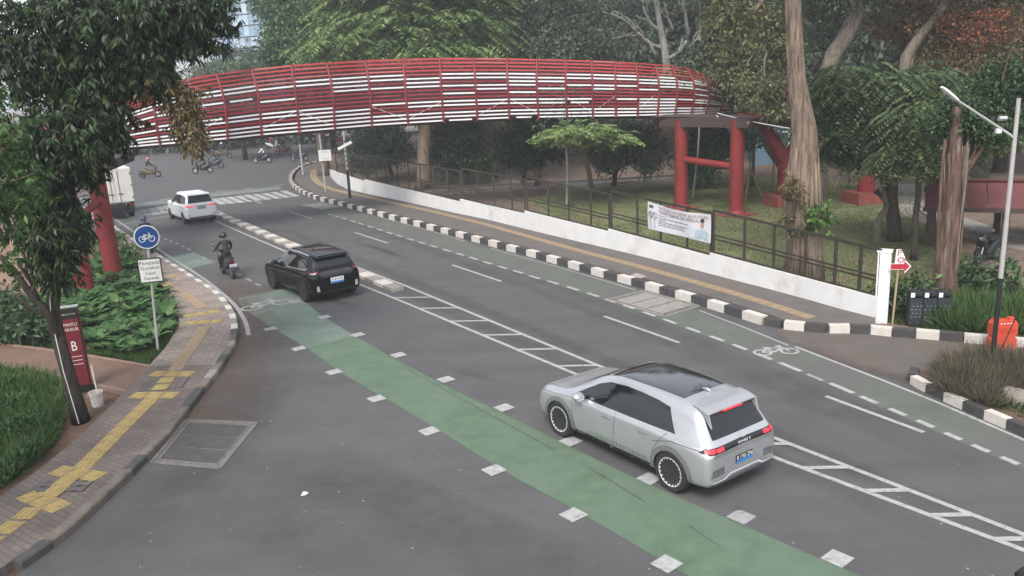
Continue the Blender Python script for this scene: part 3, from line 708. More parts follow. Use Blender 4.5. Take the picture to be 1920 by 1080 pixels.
for (wx0, wy0, wx1, wy1), (tx0, ty0, tx1, ty1), posts in SECT:
    Pb = [on_px(WALLB, x) for x in np.linspace(wx0, wx1, 14 if wx0 < 620 else 6)]
    ztop = lambda p: UZ(PXOF(p)[0], wy0 + (wy1 - wy0) * (PXOF(p)[0] - wx0) / (wx1 - wx0), p)
    zt2 = lambda p: UZ(PXOF(p)[0], ty0 + (ty1 - ty0) * (PXOF(p)[0] - tx0) / (tx1 - tx0), p)
    zs = [ztop(p) for p in Pb]
    bk = offset(Pb, .2); b = MB(); n = len(Pb)
    b.add([(p.x, p.y, 0) for p in Pb] + [(p.x, p.y, z) for p, z in zip(Pb, zs)] + [(p.x, p.y, z) for p, z in zip(bk, zs)] + [(p.x, p.y, 0) for p in bk],
          [(k * n + i, k * n + i + 1, ((k + 1) % 4) * n + i + 1, ((k + 1) % 4) * n + i) for k in range(4) for i in range(n - 1)] + [(0, n, 2 * n, 3 * n), (n - 1, 4 * n - 1, 3 * n - 1, 2 * n - 1)])
    b.build('wall_length', WALLW, wall, fix=True)
    pp = [on_px(WALLB, x) for x in posts]
    mid = [p + side(pp, i) * .1 for i, p in enumerate(pp)]
    zt0 = [ztop(p) for p in pp]; zz = [zt2(p) for p in pp]
    for i, (p, z0, z1) in enumerate(zip(mid, zt0, zz)):
        MB().box((p.x, p.y, (z0 + z1) / 2), (.075, .075, z1 - z0)).build('fence_post', BRNZ, wall)
    for i in range(len(pp) - 1):
        a, c = mid[i], mid[i + 1]; d = (c - a).normalized() * .028
        bb = MB()
        for f, w in ((0.012, .07), (.33, .045), (.42, .045), (.985, .07)):
            bb.beam(Vector((a.x, a.y, zt0[i] + (zz[i] - zt0[i]) * f)) + d, Vector((c.x, c.y, zt0[i + 1] + (zz[i + 1] - zt0[i + 1]) * f)) - d, w, w)
        bb.build('fence_rail', BRNZ, wall)
        MB().sheet([(a.x + d.x, a.y + d.y, zt0[i]), (c.x - d.x, c.y - d.y, zt0[i + 1]), (c.x - d.x, c.y - d.y, zz[i + 1]), (a.x + d.x, a.y + d.y, zz[i])]).build('mesh_panel', MESHP, wall)
ep = G(1640, 607); zt_e = UZ(1651, 470, ep)
t = thing('wall_end_post', 'tall square white post closing the right end of the fence wall', 'post', tuple(ep))
MB().prism([(ep.x - .02, ep.y + .02), (ep.x + .27, ep.y - .14), (ep.x + .40, ep.y + .10), (ep.x + .11, ep.y + .26)], 0, zt_e - .05).build('shaft', WHT, t)
MB().prism([(ep.x - .05, ep.y + .02), (ep.x + .28, ep.y - .17), (ep.x + .43, ep.y + .10), (ep.x + .10, ep.y + .29)], zt_e - .05, zt_e).build('cap', WHT, t)

# banner tied to the fence
VIN = mat('vinyl_white', (.50, .49, .52), .5, var=.05, scale=2)
INK = mat('ink_dark', (.03, .025, .035), .6); INKR = mat('ink_maroon', (.18, .05, .07), .6); INKB = mat('ink_blue_grey', (.30, .38, .42), .6, var=.2, scale=6); SKIN_P = mat('print_skin', (.36, .25, .2), .6); INKG = mat('ink_pale', (.47, .52, .55), .6)
bn0 = on_px(WALLB, 1217); bn1 = on_px(WALLB, 1333)
n_ = side([bn0, bn1], 0) * -1
TLz, BLz = UZ(1217, 377, bn0), UZ(1217, 428, bn0); TRz, BRz = UZ(1335, 402, bn1), UZ(1331, 456, bn1)
ban = thing('notice_banner', 'white vinyl notice banner with maroon heading and printed man tied to the fence', 'banner', tuple(bn0 + Vector((0, 0, BLz))))
def bp(u, v, o=0.0):
    p = bn0.lerp(bn1, u); zb = BLz + (BRz - BLz) * u; zt3 = TLz + (TRz - TLz) * u - .10 * math.sin(math.pi * u)
    rip = .018 * math.sin(u * 21) * v + .02 * math.sin(u * 9 + 3 * v)
    q = p + n_ * (.03 + rip + o); q.z = zb + (zt3 - zb) * v; return q
b = MB(); nu, nv = 30, 8
vs = [bp(i / nu, j / nv) for j in range(nv + 1) for i in range(nu + 1)]
b.add(vs, [(j * (nu + 1) + i, j * (nu + 1) + i + 1, (j + 1) * (nu + 1) + i + 1, (j + 1) * (nu + 1) + i) for j in range(nv) for i in range(nu)])
b.build('vinyl_sheet', VIN, ban, smooth=True)
BW = (bn1 - bn0).length; BH = TLz - BLz
def ban_warp(me, parent=ban):
    for v in me.vertices:
        q = bp(v.co.x / BW, v.co.y / BH, .006 + v.co.z) - root(ban).location; v.co = q
def ban_text(body, u, v, size, m, sx=1.0):
    o = text_mesh('lettering', body, size, m, Matrix.Translation((u * BW, v * BH, 0)), ban, ext=0.0, align='LEFT', sx=sx); ban_warp(o.data)
def ban_shape(name, f, m):
    b = MB(); f(b)
    me = b.build(name, m, ban, local=True).data; ban_warp(me)
ban_text('TROTOAR DAN BADAN JALAN BUKAN', .17, .86, .185, INKR, .80)
ban_text('TEMPAT PARKIR DAN BERJUALAN', .17, .71, .19, INK, .84)
def bars(b):
    for k, (u0, u1, v) in enumerate(((.18, .30, .58), (.18, .68, .50), (.18, .30, .43), (.18, .66, .36), (.18, .60, .29), (.18, .62, .22))):
        for j in range(6):
            a, c = u0 + (u1 - u0) * j / 6, u0 + (u1 - u0) * (j + .9) / 6
            b.sheet([(a * BW, v * BH, 0), (c * BW, v * BH, 0), (c * BW, (v + .022) * BH, 0), (a * BW, (v + .022) * BH, 0)])
ban_shape('small_print', bars, INK)
def pics(b):
    for cu in (.055, .125):
        ring(b, Vector((cu * BW, .55 * BH, 0)), .115, .022, Vector((1, 0, 0)), Vector((0, 1, 0)), 0, 20)
        b.sheet([((cu - .03) * BW, .62 * BH, .0015), ((cu - .025) * BW, .64 * BH, .0015), ((cu + .03) * BW, .48 * BH, .0015), ((cu + .025) * BW, .46 * BH, .0015)])
        b.sheet([((cu - .003) * BW, .05 * BH, 0), ((cu + .003) * BW, .05 * BH, 0), ((cu + .003) * BW, .46 * BH, 0), ((cu - .003) * BW, .46 * BH, 0)])
    for cu in (.045, .08): ring(b, Vector((cu * BW, .86 * BH, 0)), .04, .05, Vector((1, 0, 0)), Vector((0, 1, 0)), 0, 10)
ban_shape('no_parking_symbols', pics, INK)
ban_text('P', .042, .55, .17, INK)
def ell(b, cu, cv, ru, rv, z=0.001, n=16): b.sheet([((cu + ru * math.cos(2 * math.pi * k / n)) * BW, (cv + rv * math.sin(2 * math.pi * k / n)) * BH, z) for k in range(n)])
ban_shape('printed_shirt', lambda b: b.sheet([(.77 * BW, .03 * BH, 0), (.975 * BW, .03 * BH, 0), (.97 * BW, .33 * BH, 0), (.91 * BW, .42 * BH, 0), (.83 * BW, .42 * BH, 0), (.78 * BW, .34 * BH, 0)]), INKB)
ban_shape('printed_face', lambda b: ell(b, .872, .60, .03, .16), SKIN_P)
ban_shape('printed_hair', lambda b: ell(b, .872, .74, .032, .08, .002), INK)
ban_shape('printed_wash', lambda b: b.sheet([(.64 * BW, .08 * BH, 0), (.76 * BW, .08 * BH, 0), (.775 * BW, .34 * BH, 0), (.70 * BW, .42 * BH, 0)]), INKG)

# ------------------------------------------------------------------ the red footbridge
bridge = thing('red_footbridge', 'curved footbridge over the road caged in red and white horizontal slats', 'footbridge', (0, 44.8, 0))
BP = [(60, 297, 4.6, 250), (150, 285, 4.68, 222), (240, 275, 4.75, 190), (310, 269, 4.78, 160), (400, 262, 4.82, 143), (490, 252, 4.86, 130), (560, 246, 4.9, 122), (630, 240, 4.93, 117), (700, 234, 4.95, 113), (765, 230, 4.96, 110.5), (830, 226, 4.97, 109), (895, 223, 4.97, 109), (960, 220, 4.95, 110), (1040, 218.5, 4.9, 112), (1110, 217, 4.85, 114), (1190, 216, 4.78, 118), (1270, 214, 4.7, 124), (1310, 212.5, 4.65, 132), (1340, 211, 4.6, 148), (1370, 209.5, 4.55, 172), (1395, 208, 4.5, 188)]
bpx = np.array([q[0] for q in BP], float); bw = np.array([G(x, y, z) for x, y, z, _ in BP])
btop = np.array([UZ(x, yt, Vector(w)) for (x, _, _, yt), w in zip(BP, bw)])
def bridge_pt(px):
    return Vector([np.interp(px, bpx, bw[:, k]) for k in range(3)]), float(np.interp(px, bpx, btop))
POSTS = [60, 120, 180, 240, 300, 362, 425, 490, 561, 627, 697, 765, 832, 895, 955, 1010, 1063, 1112, 1155, 1195, 1232, 1265, 1295, 1322, 1348, 1372, 1395]
st = [bridge_pt(x) for x in POSTS]
nearP = [p for p, _ in st]; hgt = [tp - p.z for p, tp in st]
WID = 3.1
farP = [p + side(nearP, i) * WID for i, p in enumerate(nearP)]
if (farP[12] - nearP[12]).y < 0: farP = [p - side(nearP, i) * WID for i, p in enumerate(nearP)]
NR = 17
def bulge(f): return .22 * math.sin(math.pi * min(1, f * 1.05))      # the cage swells outwards half way up
def rowpt(i, r, sgn):
    f = r / (NR - 1); base = nearP[i] if sgn < 0 else farP[i]
    dirn = (nearP[i] - farP[i]).normalized() * (1 if sgn < 0 else -1)
    p = base + dirn * (bulge(f) if f < .7 else bulge(f) - (f - .7) * .9); p.z = base.z + hgt[i] * f; return p
def slat_mat(i, r, sgn):
    x = random.random()
    if sgn > 0: return RED_SHADED if r < 13 else RED
    k = (r + (1 if i % 4 == 3 else 0) if 5 < r < 13 else r)
    if k >= 14: return REDO if x < .8 else PINK  # red-orange paint, brightened further for light falling on the upper slats
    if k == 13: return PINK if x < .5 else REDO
    if k in (0, 1, 2, 4, 5, 9, 11, 12): return WHT if x < (.985 if k < 3 else .9) else RED
    return RED if x < .85 else WHT
PINK = mat('faded_red_paint', (.42, .11, .10), .55, var=.15, scale=2)
cnt = 0; rest = {}
order = sorted(range(len(st) - 1), key=lambda i: abs(i - 12))
single = set(order[:13])
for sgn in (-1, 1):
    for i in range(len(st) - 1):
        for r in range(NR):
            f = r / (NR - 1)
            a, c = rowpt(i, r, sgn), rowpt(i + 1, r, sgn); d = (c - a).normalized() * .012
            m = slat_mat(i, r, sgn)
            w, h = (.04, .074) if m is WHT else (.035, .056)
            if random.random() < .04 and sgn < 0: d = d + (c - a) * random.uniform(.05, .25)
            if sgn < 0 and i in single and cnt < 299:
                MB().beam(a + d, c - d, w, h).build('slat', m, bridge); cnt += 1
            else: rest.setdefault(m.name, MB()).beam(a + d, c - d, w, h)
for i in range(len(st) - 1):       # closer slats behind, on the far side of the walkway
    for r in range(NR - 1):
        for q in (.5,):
            a, c = rowpt(i, r, 1).lerp(rowpt(i, r + 1, 1), q), rowpt(i + 1, r, 1).lerp(rowpt(i + 1, r + 1, 1), q); rest.setdefault(RED_SHADED.name, MB()).beam(a, c, .035, .075)
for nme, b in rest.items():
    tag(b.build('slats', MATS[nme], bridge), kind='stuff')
for sgn in (-1, 1):
    for i in range(len(st)):
        pts = [rowpt(i, r, sgn) for r in range(NR)]
        pts = [pts[0] - Vector((0, 0, .12))] + pts + [pts[-1] + Vector((0, 0, .06))]
        inn = (farP[i] - nearP[i]).normalized() * (-.05 if sgn < 0 else .05)
        MB().tube([p + inn for p in pts], .055, 6).build('rib', REDD if sgn < 0 else RED, bridge)
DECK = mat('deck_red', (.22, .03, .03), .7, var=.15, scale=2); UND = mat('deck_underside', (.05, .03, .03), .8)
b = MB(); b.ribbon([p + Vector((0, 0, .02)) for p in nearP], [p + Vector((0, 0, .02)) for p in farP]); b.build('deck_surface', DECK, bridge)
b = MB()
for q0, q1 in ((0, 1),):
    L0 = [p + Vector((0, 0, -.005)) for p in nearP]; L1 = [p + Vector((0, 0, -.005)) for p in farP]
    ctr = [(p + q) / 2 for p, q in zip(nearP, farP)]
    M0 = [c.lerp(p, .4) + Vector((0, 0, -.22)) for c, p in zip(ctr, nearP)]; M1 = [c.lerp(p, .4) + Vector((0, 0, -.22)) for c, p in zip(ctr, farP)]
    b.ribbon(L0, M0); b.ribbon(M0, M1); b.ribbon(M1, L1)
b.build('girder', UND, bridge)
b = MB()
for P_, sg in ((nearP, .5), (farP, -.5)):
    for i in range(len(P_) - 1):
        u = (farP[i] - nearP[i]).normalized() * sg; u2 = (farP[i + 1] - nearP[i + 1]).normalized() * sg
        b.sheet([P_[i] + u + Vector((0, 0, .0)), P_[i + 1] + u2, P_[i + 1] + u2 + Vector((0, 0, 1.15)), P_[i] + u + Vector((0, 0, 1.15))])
b.build('parapet', mat('parapet_dark', (.06, .010, .018), .7, var=.3, scale=1), bridge)  # dark red puts the shade inside the cage into the colour
b = MB()
for i in range(5, 20, 1):
    if i % 3 == 0: continue
    a = nearP[i].lerp(farP[i], .12) + Vector((0, 0, .15 if i % 2 else 1.0)); c = nearP[i + 1].lerp(farP[i + 1], .12) + Vector((0, 0, 1.0 if i % 2 else .15)); MB().beam(a, c, .03, .03).build('stay_rod', WHT, bridge)
# branch ramp to the right
RP = smooth_line([Vector((8.2, 43.9, 4.72)), Vector((10.5, 42.3, 4.66)), Vector((13.5, 41.4, 4.5)), Vector((17.5, 40.6, 4.2)), Vector((22, 38.6, 3.9)), Vector((26, 36.5, 3.5)), Vector((30, 35, 3.2))], 2)
Rn, Rf = offset(RP, -1.2), offset(RP, 1.2)
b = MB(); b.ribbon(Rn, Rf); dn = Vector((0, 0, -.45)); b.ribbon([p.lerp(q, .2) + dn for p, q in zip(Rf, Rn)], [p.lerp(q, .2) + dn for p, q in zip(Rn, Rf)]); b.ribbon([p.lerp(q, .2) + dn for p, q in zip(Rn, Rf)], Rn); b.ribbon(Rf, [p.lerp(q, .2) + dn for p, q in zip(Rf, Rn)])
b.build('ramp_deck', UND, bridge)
rr = {}
for P_ in (Rn, Rf):
    for r in range(7):
        for i in range(2, len(P_) - 1):
            if P_[i].x < 11.6 + r * .45: continue
            zz_ = Vector((0, 0, .05 + r * .2)); m = RED if (r + i) % 3 else WHT
            rr.setdefault(m.name, MB()).beam(P_[i] + zz_, P_[i + 1] + zz_, .03, .045)
for nme, b in rr.items(): tag(b.build('ramp_slats', MATS[nme], bridge), kind='stuff')
for i in [k for k in range(2, len(Rn), 2) if Rn[k].x > 13]:
    for P_ in (Rn, Rf): MB().tube([P_[i] - Vector((0, 0, .1)), P_[i] + Vector((0, 0, 1.35))], .04, 6).build('rib', RED, bridge)
# columns
def column(base, top, r, plinth=None, name='pillar'):
    pts = [Vector(base), Vector(top)]
    return MB().tube(pts, r, 20).build(name, REDD, bridge, smooth=True, angle=50)
pR1, pR2 = G(1277, 392), G(1380, 404)
for p, zt5 in ((pR1, 4.55), (pR2, 4.55)):
    column(p, (p.x, p.y, zt5), .33)
    MB().tube([p + Vector((0, 0, 0)), p + Vector((0, 0, .12)), p + Vector((0, 0, .28))], [.5, .48, .345], 20).build('pillar_foot', REDD, bridge, smooth=True, angle=40)
    MB().box((p.x, p.y, .05), (1.35, 1.35, .12), Matrix.Rotation(R(38), 3, 'Z')).build('plinth', mat('red_plinth', (.19, .05, .038), .8, var=.3, scale=3), bridge)
d = (pR2 - pR1).normalized()
MB().tube([pR1 + d * .30 + Vector((0, 0, 2.55)), pR2 - d * .30 + Vector((0, 0, 2.35))], .18, 12).build('cross_brace', REDD, bridge, smooth=True, angle=50)
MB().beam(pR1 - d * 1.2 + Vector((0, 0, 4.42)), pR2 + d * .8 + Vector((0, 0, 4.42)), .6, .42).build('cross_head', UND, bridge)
pL1, pL2 = G(215, 524), G(162, 556)
for p in (pL1, pL2):
    zt5 = 4.5; top = Vector((p.x - .1, p.y + .1, zt5)); column(p, top, .33)
d = (pL2 - pL1).normalized()
MB().tube([pL1 + d * .28 + Vector((0, 0, 3.15)), pL2 - d * .28 + Vector((0, 0, 2.75))], .15, 12).build('cross_brace', REDD, bridge, smooth=True, angle=50)
mid = (pL1 + pL2) / 2; bl = (nearP[3] + farP[3]) / 2
MB().beam(pL2 + Vector((0, 0, 4.2)) + d * .3, Vector((bl.x, bl.y, 4.2)) , .5, .4).build('cross_head', UND, bridge)
MB().beam(pL1 + Vector((.5, 0, 4.55)), Vector((bl.x, bl.y + .6, 4.4)), .5, .3).build('cross_head', UND, bridge)
PLM = MATS['red_plinth']
for px, zz_ in (((1472, 385), 2.5), ((1622, 380), 2.4)):
    p = G(*px); column(p, (p.x, p.y, zz_), .42)
    for s_ in (-1, 1): MB().tube([Vector((p.x + s_ * .1, p.y, zz_ - .15)), Vector((p.x + s_ * 1.15, p.y + .3, 4.1))], [.38, .26], 14).build('pillar_arm', REDD, bridge, smooth=True, angle=50)
    MB().box((p.x, p.y, .28), (1.75, 1.5, .62), Matrix.Rotation(R(12), 3, 'Z')).build('plinth', PLM, bridge)

# ------------------------------------------------------------------ street furniture
BLU = mat('sign_blue', (.012, .055, .21), .4, var=.06); SW = mat('sign_white', (.62, .62, .60), .5, var=.05)
def pole(parent, base, h, r, m, name='pole', lean=(0, 0), z0=0.0, n=10):
    return MB().tube([(base.x, base.y, z0), (base.x + lean[0], base.y + lean[1], h)], r, n).build(name, m, parent, smooth=True, angle=50)
def disc_frame(c, nrm, upv=Vector((0, 0, 1))):
    z = nrm.normalized(); x = upv.cross(z).normalized(); y = z.cross(x); return Matrix(((x.x, y.x, z.x, c.x), (x.y, y.y, z.y, c.y), (x.z, y.z, z.z, c.z), (0, 0, 0, 1)))
sp = G(297, 664); zc = UZ(275, 443, sp); zp = UZ(278, 506, sp)
t = thing('cycle_lane_sign', 'round blue bicycle sign above a white text plate on a slim pole', 'road sign', tuple(sp))
pole(t, sp, zc + .3, .035, STEELW, lean=(.23, .0))
nS = Vector((-sp.x * .55 + .9, -sp.y, 0)).normalized()
c = Vector((sp.x + .205, sp.y, zc)) + nS * .045; Md = disc_frame(c, nS)
MB().lathe([(.32, 0), (.325, .012), (.32, .02)], 32, Md).build('sign_rim', SW, t, angle=40)
MB().lathe([(.294, .0205), (.294, .0225)], 32, Md).build('sign_disc', BLU, t, angle=40)
b = MB(); X = Md.to_3x3() @ Vector((1, 0, 0)); Y = Md.to_3x3() @ Vector((0, 1, 0)); nn = Md.to_3x3() @ Vector((0, 0, 1))
cc = c + nn * .0235 - Y * .05
def ring3(b, c, r, w, X, Y, n=24):
    L = [c + X * (math.cos(2 * math.pi * k / n) * (r - w / 2)) + Y * (math.sin(2 * math.pi * k / n) * (r - w / 2)) for k in range(n + 1)]
    Q = [c + X * (math.cos(2 * math.pi * k / n) * (r + w / 2)) + Y * (math.sin(2 * math.pi * k / n) * (r + w / 2)) for k in range(n + 1)]
    b.ribbon(Q, L)
def bike3(b, c, X, Y, s, w):
    P = lambda x, y, o=0: c + X * (x * s) + Y * (y * s) + nn * o
    ring3(b, P(-.55, 0), .34 * s, w, X, Y); ring3(b, P(.55, 0), .34 * s, w, X, Y)
    for i, (p, q) in enumerate((((-.55, 0), (-.22, .5)), ((-.55, 0), (-.08, -.02)), ((-.22, .5), (-.08, -.02)), ((-.22, .42), (.36, .48)), ((-.08, -.02), (.38, .4)), ((.55, 0), (.32, .66)), ((.20, .70), (.42, .68)), ((-.36, .54), (-.08, .54)))):
        a, e = P(*p, .001 * i), P(*q, .001 * i); d = (e - a).normalized(); n2 = nn.cross(d) * (w / 2); b.sheet([a - n2, e - n2, e + n2, a + n2])
bike3(b, cc, X, Y, .22, .019); b.build('bicycle_emblem', SW, t)
c2 = Vector((sp.x + .16, sp.y, zp)) + nS * .045; Mp = disc_frame(c2, nS)
def plate(parent, M, w, h, m, name, z0=0, z1=.02):
    b = MB(); b.add([M @ Vector((x, y, z)) for z in (z0, z1) for x, y in ((-w / 2, -h / 2), (w / 2, -h / 2), (w / 2, h / 2), (-w / 2, h / 2))], [(3, 2, 1, 0), (4, 5, 6, 7), (0, 1, 5, 4), (1, 2, 6, 5), (2, 3, 7, 6), (3, 0, 4, 7)]); return b.build(name, m, parent)
plate(t, Mp, .60, .68, BLK, 'text_plate_border'); plate(t, Mp, .535, .615, SW, 'text_plate', .0205, .023)
for k, s in enumerate(('Pesepeda', 'Gunakan', 'Lajur', 'Sepeda')):
    text_mesh('lettering', s, .135, BLK, Matrix.Translation(-sp) @ Mp @ Matrix.Translation((0, .21 - k * .14, .0245)), t, ext=.0005)
tagp = t
# park gate pillar sign
MAR = mat('maroon_panel', (.125, .013, .018), .5, var=.12, scale=2)
gp_ = G(157, 738); hz = UZ(124, 578, gp_)
t = thing('gate_sign_pillar', 'tall maroon pillar sign with a large white letter B', 'sign', tuple(gp_))
nG = Vector((.42, -1, 0)).normalized(); Mg = disc_frame(gp_, nG)
def pl(x0, x1, y0, y1, z0, z1, m, name):
    b = MB(); b.add([Mg @ Vector((x, y, z)) for z in (z0, z1) for x, y in ((x0, y0), (x1, y0), (x1, y1), (x0, y1))], [(3, 2, 1, 0), (4, 5, 6, 7), (0, 1, 5, 4), (1, 2, 6, 5), (2, 3, 7, 6), (3, 0, 4, 7)]); return b.build(name, m, t)
pl(-.24, .20, 0, hz, -.16, .0, BLK, 'pillar_core'); pl(-.25, .21, hz, hz + .03, -.17, .01, STEEL, 'pillar_cap')
pl(-.20, .17, .22, hz - .28, .001, .016, MAR, 'front_panel'); pl(.201, .216, .2, hz - .1, -.14, -.01, MAR, 'side_panel')
def gtext(s, y, size, sx=1): text_mesh('lettering', s, size, SW, Matrix.Translation(-gp_) @ Mg @ Matrix.Translation((-.015, y, .0175)), t, ext=.0005, sx=sx)
gtext('B', hz * .56, .34, .72); gtext('PINTU', hz * .81, .105); gtext('MASUK', hz * .755, .105); gtext('TEBET ECO PARK', hz * .93, .04)
for k in range(3): pl(-.15, .12, hz * (.44 - .045 * k), hz * (.44 - .045 * k) + .012, .0165, .0178, SW, 'rule_line')
# bucket with stick
bq = G(184, 762)
t = thing('paint_bucket', 'dirty white plastic bucket standing on the red soil', 'bucket', tuple(bq))
BKT = mat('bucket_plastic', (.52, .48, .44), .6, var=.12, scale=5, col2=(.3, .22, .17), c2=(.52, .75), s2=8)
MB().lathe([(.12, 0), (.15, .34), (.162, .34), (.162, .37), (.148, .37), (.125, .06), (0, .06)], 20, Matrix.Translation(bq)).build('tub', BKT, t, smooth=True, angle=40)
MB().lathe([(.0, .20), (.139, .20)], 20, Matrix.Translation(bq)).build('contents', SOIL, t)
b = MB(); b.tube([bq + Vector((.16 * math.cos(a), .16 * math.sin(a) * .6 - .08, .33 + .02 * math.sin(a))) for a in np.linspace(-math.pi, 0, 9)], .005, 5); b.build('wire_handle', STEEL, t)
b = MB(); b.sheet([Matrix.Translation(bq) @ Vector((.1385 * math.cos(a), .1385 * math.sin(a), .18)) for a in np.linspace(-2.2, -1, 6)] + [Matrix.Translation(bq) @ Vector((.1465 * math.cos(a), .1465 * math.sin(a), .27)) for a in np.linspace(-1, -2.2, 6)]); b.build('faded_label', INKG, t)
tag(MB().tube([bq + Vector((.03, .02, .2)), bq + Vector((-.05, .12, .98))], .016, 8).build('broom_stick', mat('pale_stick', (.6, .52, .42), .7)), 'pale wooden stick standing in the white bucket', 'stick')

# lamp post on the planter
lp = G(1859, 692, .14)
t = thing('street_lamp', 'grey lamp post with a long slanting arm and white lamp head', 'street lamp', tuple(lp))
zs_ = UZ(1880, 262, lp); ztop_ = UZ(1884, 185, lp)
MB().tube([lp, lp + Vector((0, 0, 2.1))], [.05, .05], 10).build('lower_pole', BLK, t, smooth=True, angle=50)
MB().tube([lp + Vector((0, 0, 2.1)), lp + Vector((0, 0, ztop_ - lp.z))], [.052, .042], 10).build('upper_pole', STEELW, t, smooth=True, angle=50)
arm0 = Vector((lp.x, lp.y, zs_)); arm1 = B(1795, 188, lp.y - .1); arm2 = B(1765, 163, lp.y - .1)
MB().tube([arm0, arm0 + Vector((-.1, 0, .1)), arm1], [.03, .03, .024], 8).build('arm', STEELW, t, smooth=True, angle=50)
d = (arm1 - arm0).normalized(); m1 = B(1786, 170, lp.y - .1)
MB().loft([(0, 0, 0, .05, .03), (.08, 0, 0, .075, .035), (.34, 0, .0, .08, .03), (.42, 0, 0, .04, .02)], 10).build('lamp_head', WHT, t, smooth=True, angle=50, local=True)
lh = CH[t.name][-1]; q = (arm2 - arm1); lh.location = arm1 - lp; lh.rotation_euler = q.to_track_quat('X', 'Z').to_euler(); s_ = q.length / .42; lh.scale = (s_, s_ * 1.0, s_)
MB().box(B(1872, 245, lp.y) , (.10, .08, .10)).build('photocell', WHT, t)
MB().tube([B(1880, 222, lp.y) + Vector((-.08, 0, 0)), B(1880, 222, lp.y) + Vector((.08, 0, 0))], .05, 8).build('clamp', STEEL, t)
b = MB(); b.tube([lp + Vector((.05, -.05, 2.2)), lp + Vector((.28, -.1, 1.6)), lp + Vector((.35, -.1, 1.2)), lp + Vector((.12, -.06, .4))], .012, 6); b.build('hanging_cable', BLK, t)
# parking direction sign
REDS = mat('sign_red', (.35, .02, .035), .5)
pp_ = G(1673, 608, .03); zt6 = UZ(1686, 465, pp_)
t = thing('parking_sign', 'small red arrow sign with a letter P on a short pole', 'sign', tuple(pp_))
tp_ = Vector((pp_.x + .06, pp_.y, UZ(1682, 500, pp_))); MB().tube([pp_, tp_], .03, 8).build('pole', WOOD, t, smooth=True, angle=50)
Ms = disc_frame(Vector((tp_.x, tp_.y - .04, tp_.z)), Vector((-.1, -1, 0)))
def cut(poly, z0, z1, m, name):
    b = MB(); n = len(poly); b.add([Ms @ Vector((x, y, z)) for z in (z0, z1) for x, y in poly], [tuple(range(n))[::-1], tuple(range(n, 2 * n))] + [(i, (i + 1) % n, n + (i + 1) % n, n + i) for i in range(n)]); b.build(name, m, t)
ar = [(-.22, -.06), (.12, -.06), (.12, -.15), (.27, .01), (.12, .16), (.12, .08), (-.22, .08)]
cut([(x * 1.14 + (.0), y * 1.2 - .002) for x, y in ar], 0, .01, SW, 'arrow_border'); cut(ar, .0105, .014, REDS, 'arrow')
cut([(-.12, .10), (.12, .10), (.13, .26), (.02, .48), (-.10, .48)], -.001, .009, SW, 'letter_board')
text_mesh('lettering', 'P', .24, INKR, Matrix.Translation(-pp_) @ Ms @ Matrix.Translation((-.02, .37, .012)), t)
b = MB()
for k in range(7):
    a = 2 * math.pi * k / 7; ring3_c = Ms @ Vector((.03 + .075 * math.cos(a), .19 + .06 * math.sin(a), .0105)); nn = Ms.to_3x3() @ Vector((0, 0, 1))
    X_, Y_ = Ms.to_3x3() @ Vector((1, 0, 0)), Ms.to_3x3() @ Vector((0, 1, 0)); b.sheet([ring3_c + X_ * (.026 * math.cos(q)) + Y_ * (.026 * math.sin(q)) for q in np.linspace(0, 2 * math.pi, 9)[:-1]])
b.build('flower_motif', REDS, t)
# triple litter bin
bb0 = G(1702, 614, .03)
t = thing('litter_bins', 'set of three black perforated litter bins in one stand behind the kerb', 'litter bin', tuple(bb0))
dx_ = (G(1772, 614, .03) - bb0); dx_ = dx_.normalized(); ang = math.atan2(dx_.y, dx_.x); Rm = Matrix.Rotation(ang, 3, 'Z')
SLIT = mat('bin_slot', (.2, .22, .25), .6)
for k in range(3):
    c = bb0 + Rm @ Vector((.18 + k * .345, .2, 0))
    MB().box(c + Vector((0, 0, .42)), (.32, .34, .74), Rm).build('bin_body', BINM, t)
    hb = MB(); hb.loft([(-.16, 0, 0, .18, .07), (0, 0, .03, .18, .1), (.16, 0, 0, .18, .07)], 10); o = hb.build('bin_lid', PLB, t, smooth=True, angle=50, local=True); o.location = c - bb0 + Vector((0, 0, .88)); o.rotation_euler = (0, 0, ang)
    MB().box(c + Rm @ Vector((-.10, -.174, .88)), (.1, .02, .12), Rm).build('lid_label', SW, t)
    sb = MB()
    for r in range(4):
        for q in range(3): sb.box(c + Rm @ Vector((-.1 + q * .1 + (r % 2) * .03, -.1715, .28 + r * .1)), (.055, .004, .018), Rm)
    tag(sb.build('slots', SLIT, t), kind='stuff')
for k in (0, 1, 2, 3): MB().beam(bb0 + Rm @ Vector((.005 + k * .345, .2, -.03)), bb0 + Rm @ Vector((.005 + k * .345, .2, 1.0)), .03, .03).build('stand_post', BLK, t)
# orange barrier
ob = G(1876, 654, .004)
t = thing('plastic_barrier', 'worn orange red plastic road barrier standing behind the grassy planter', 'barrier', tuple(ob))
prof = [(-.30, 0), (.30, 0), (.30, .28), (.25, .33), (.30, .38), (.30, .66), (.24, .74), (-.24, .74), (-.30, .66), (-.30, .38), (-.25, .33), (-.30, .28)]
b = MB(); n = len(prof); b.add([(ob.x + x * (1 - .02), ob.y + y, ob.z + z) for y in (-.13, .13) for x, z in prof], [tuple(range(n)), tuple(range(n, 2 * n))[::-1]] + [(i, n + i, n + (i + 1) % n, (i + 1) % n) for i in range(n)]); b.build('barrier_shell', ORANGE, t, fix=True)
for s_ in (-1, 1): MB().box((ob.x + s_ * .17, ob.y, ob.z + .77), (.14, .12, .06)).build('filler_lug', ORANGE, t)
MB().box((ob.x, ob.y - .134, ob.z + .5), (.46, .008, .14)).build('recess_band', mat('orange_dark', (.36, .04, .02), .6), t)
b = MB()
for k in range(4): b.box((ob.x - .12 + k * .08, ob.y - .1325, ob.z + .68), (.05, .004, .02))
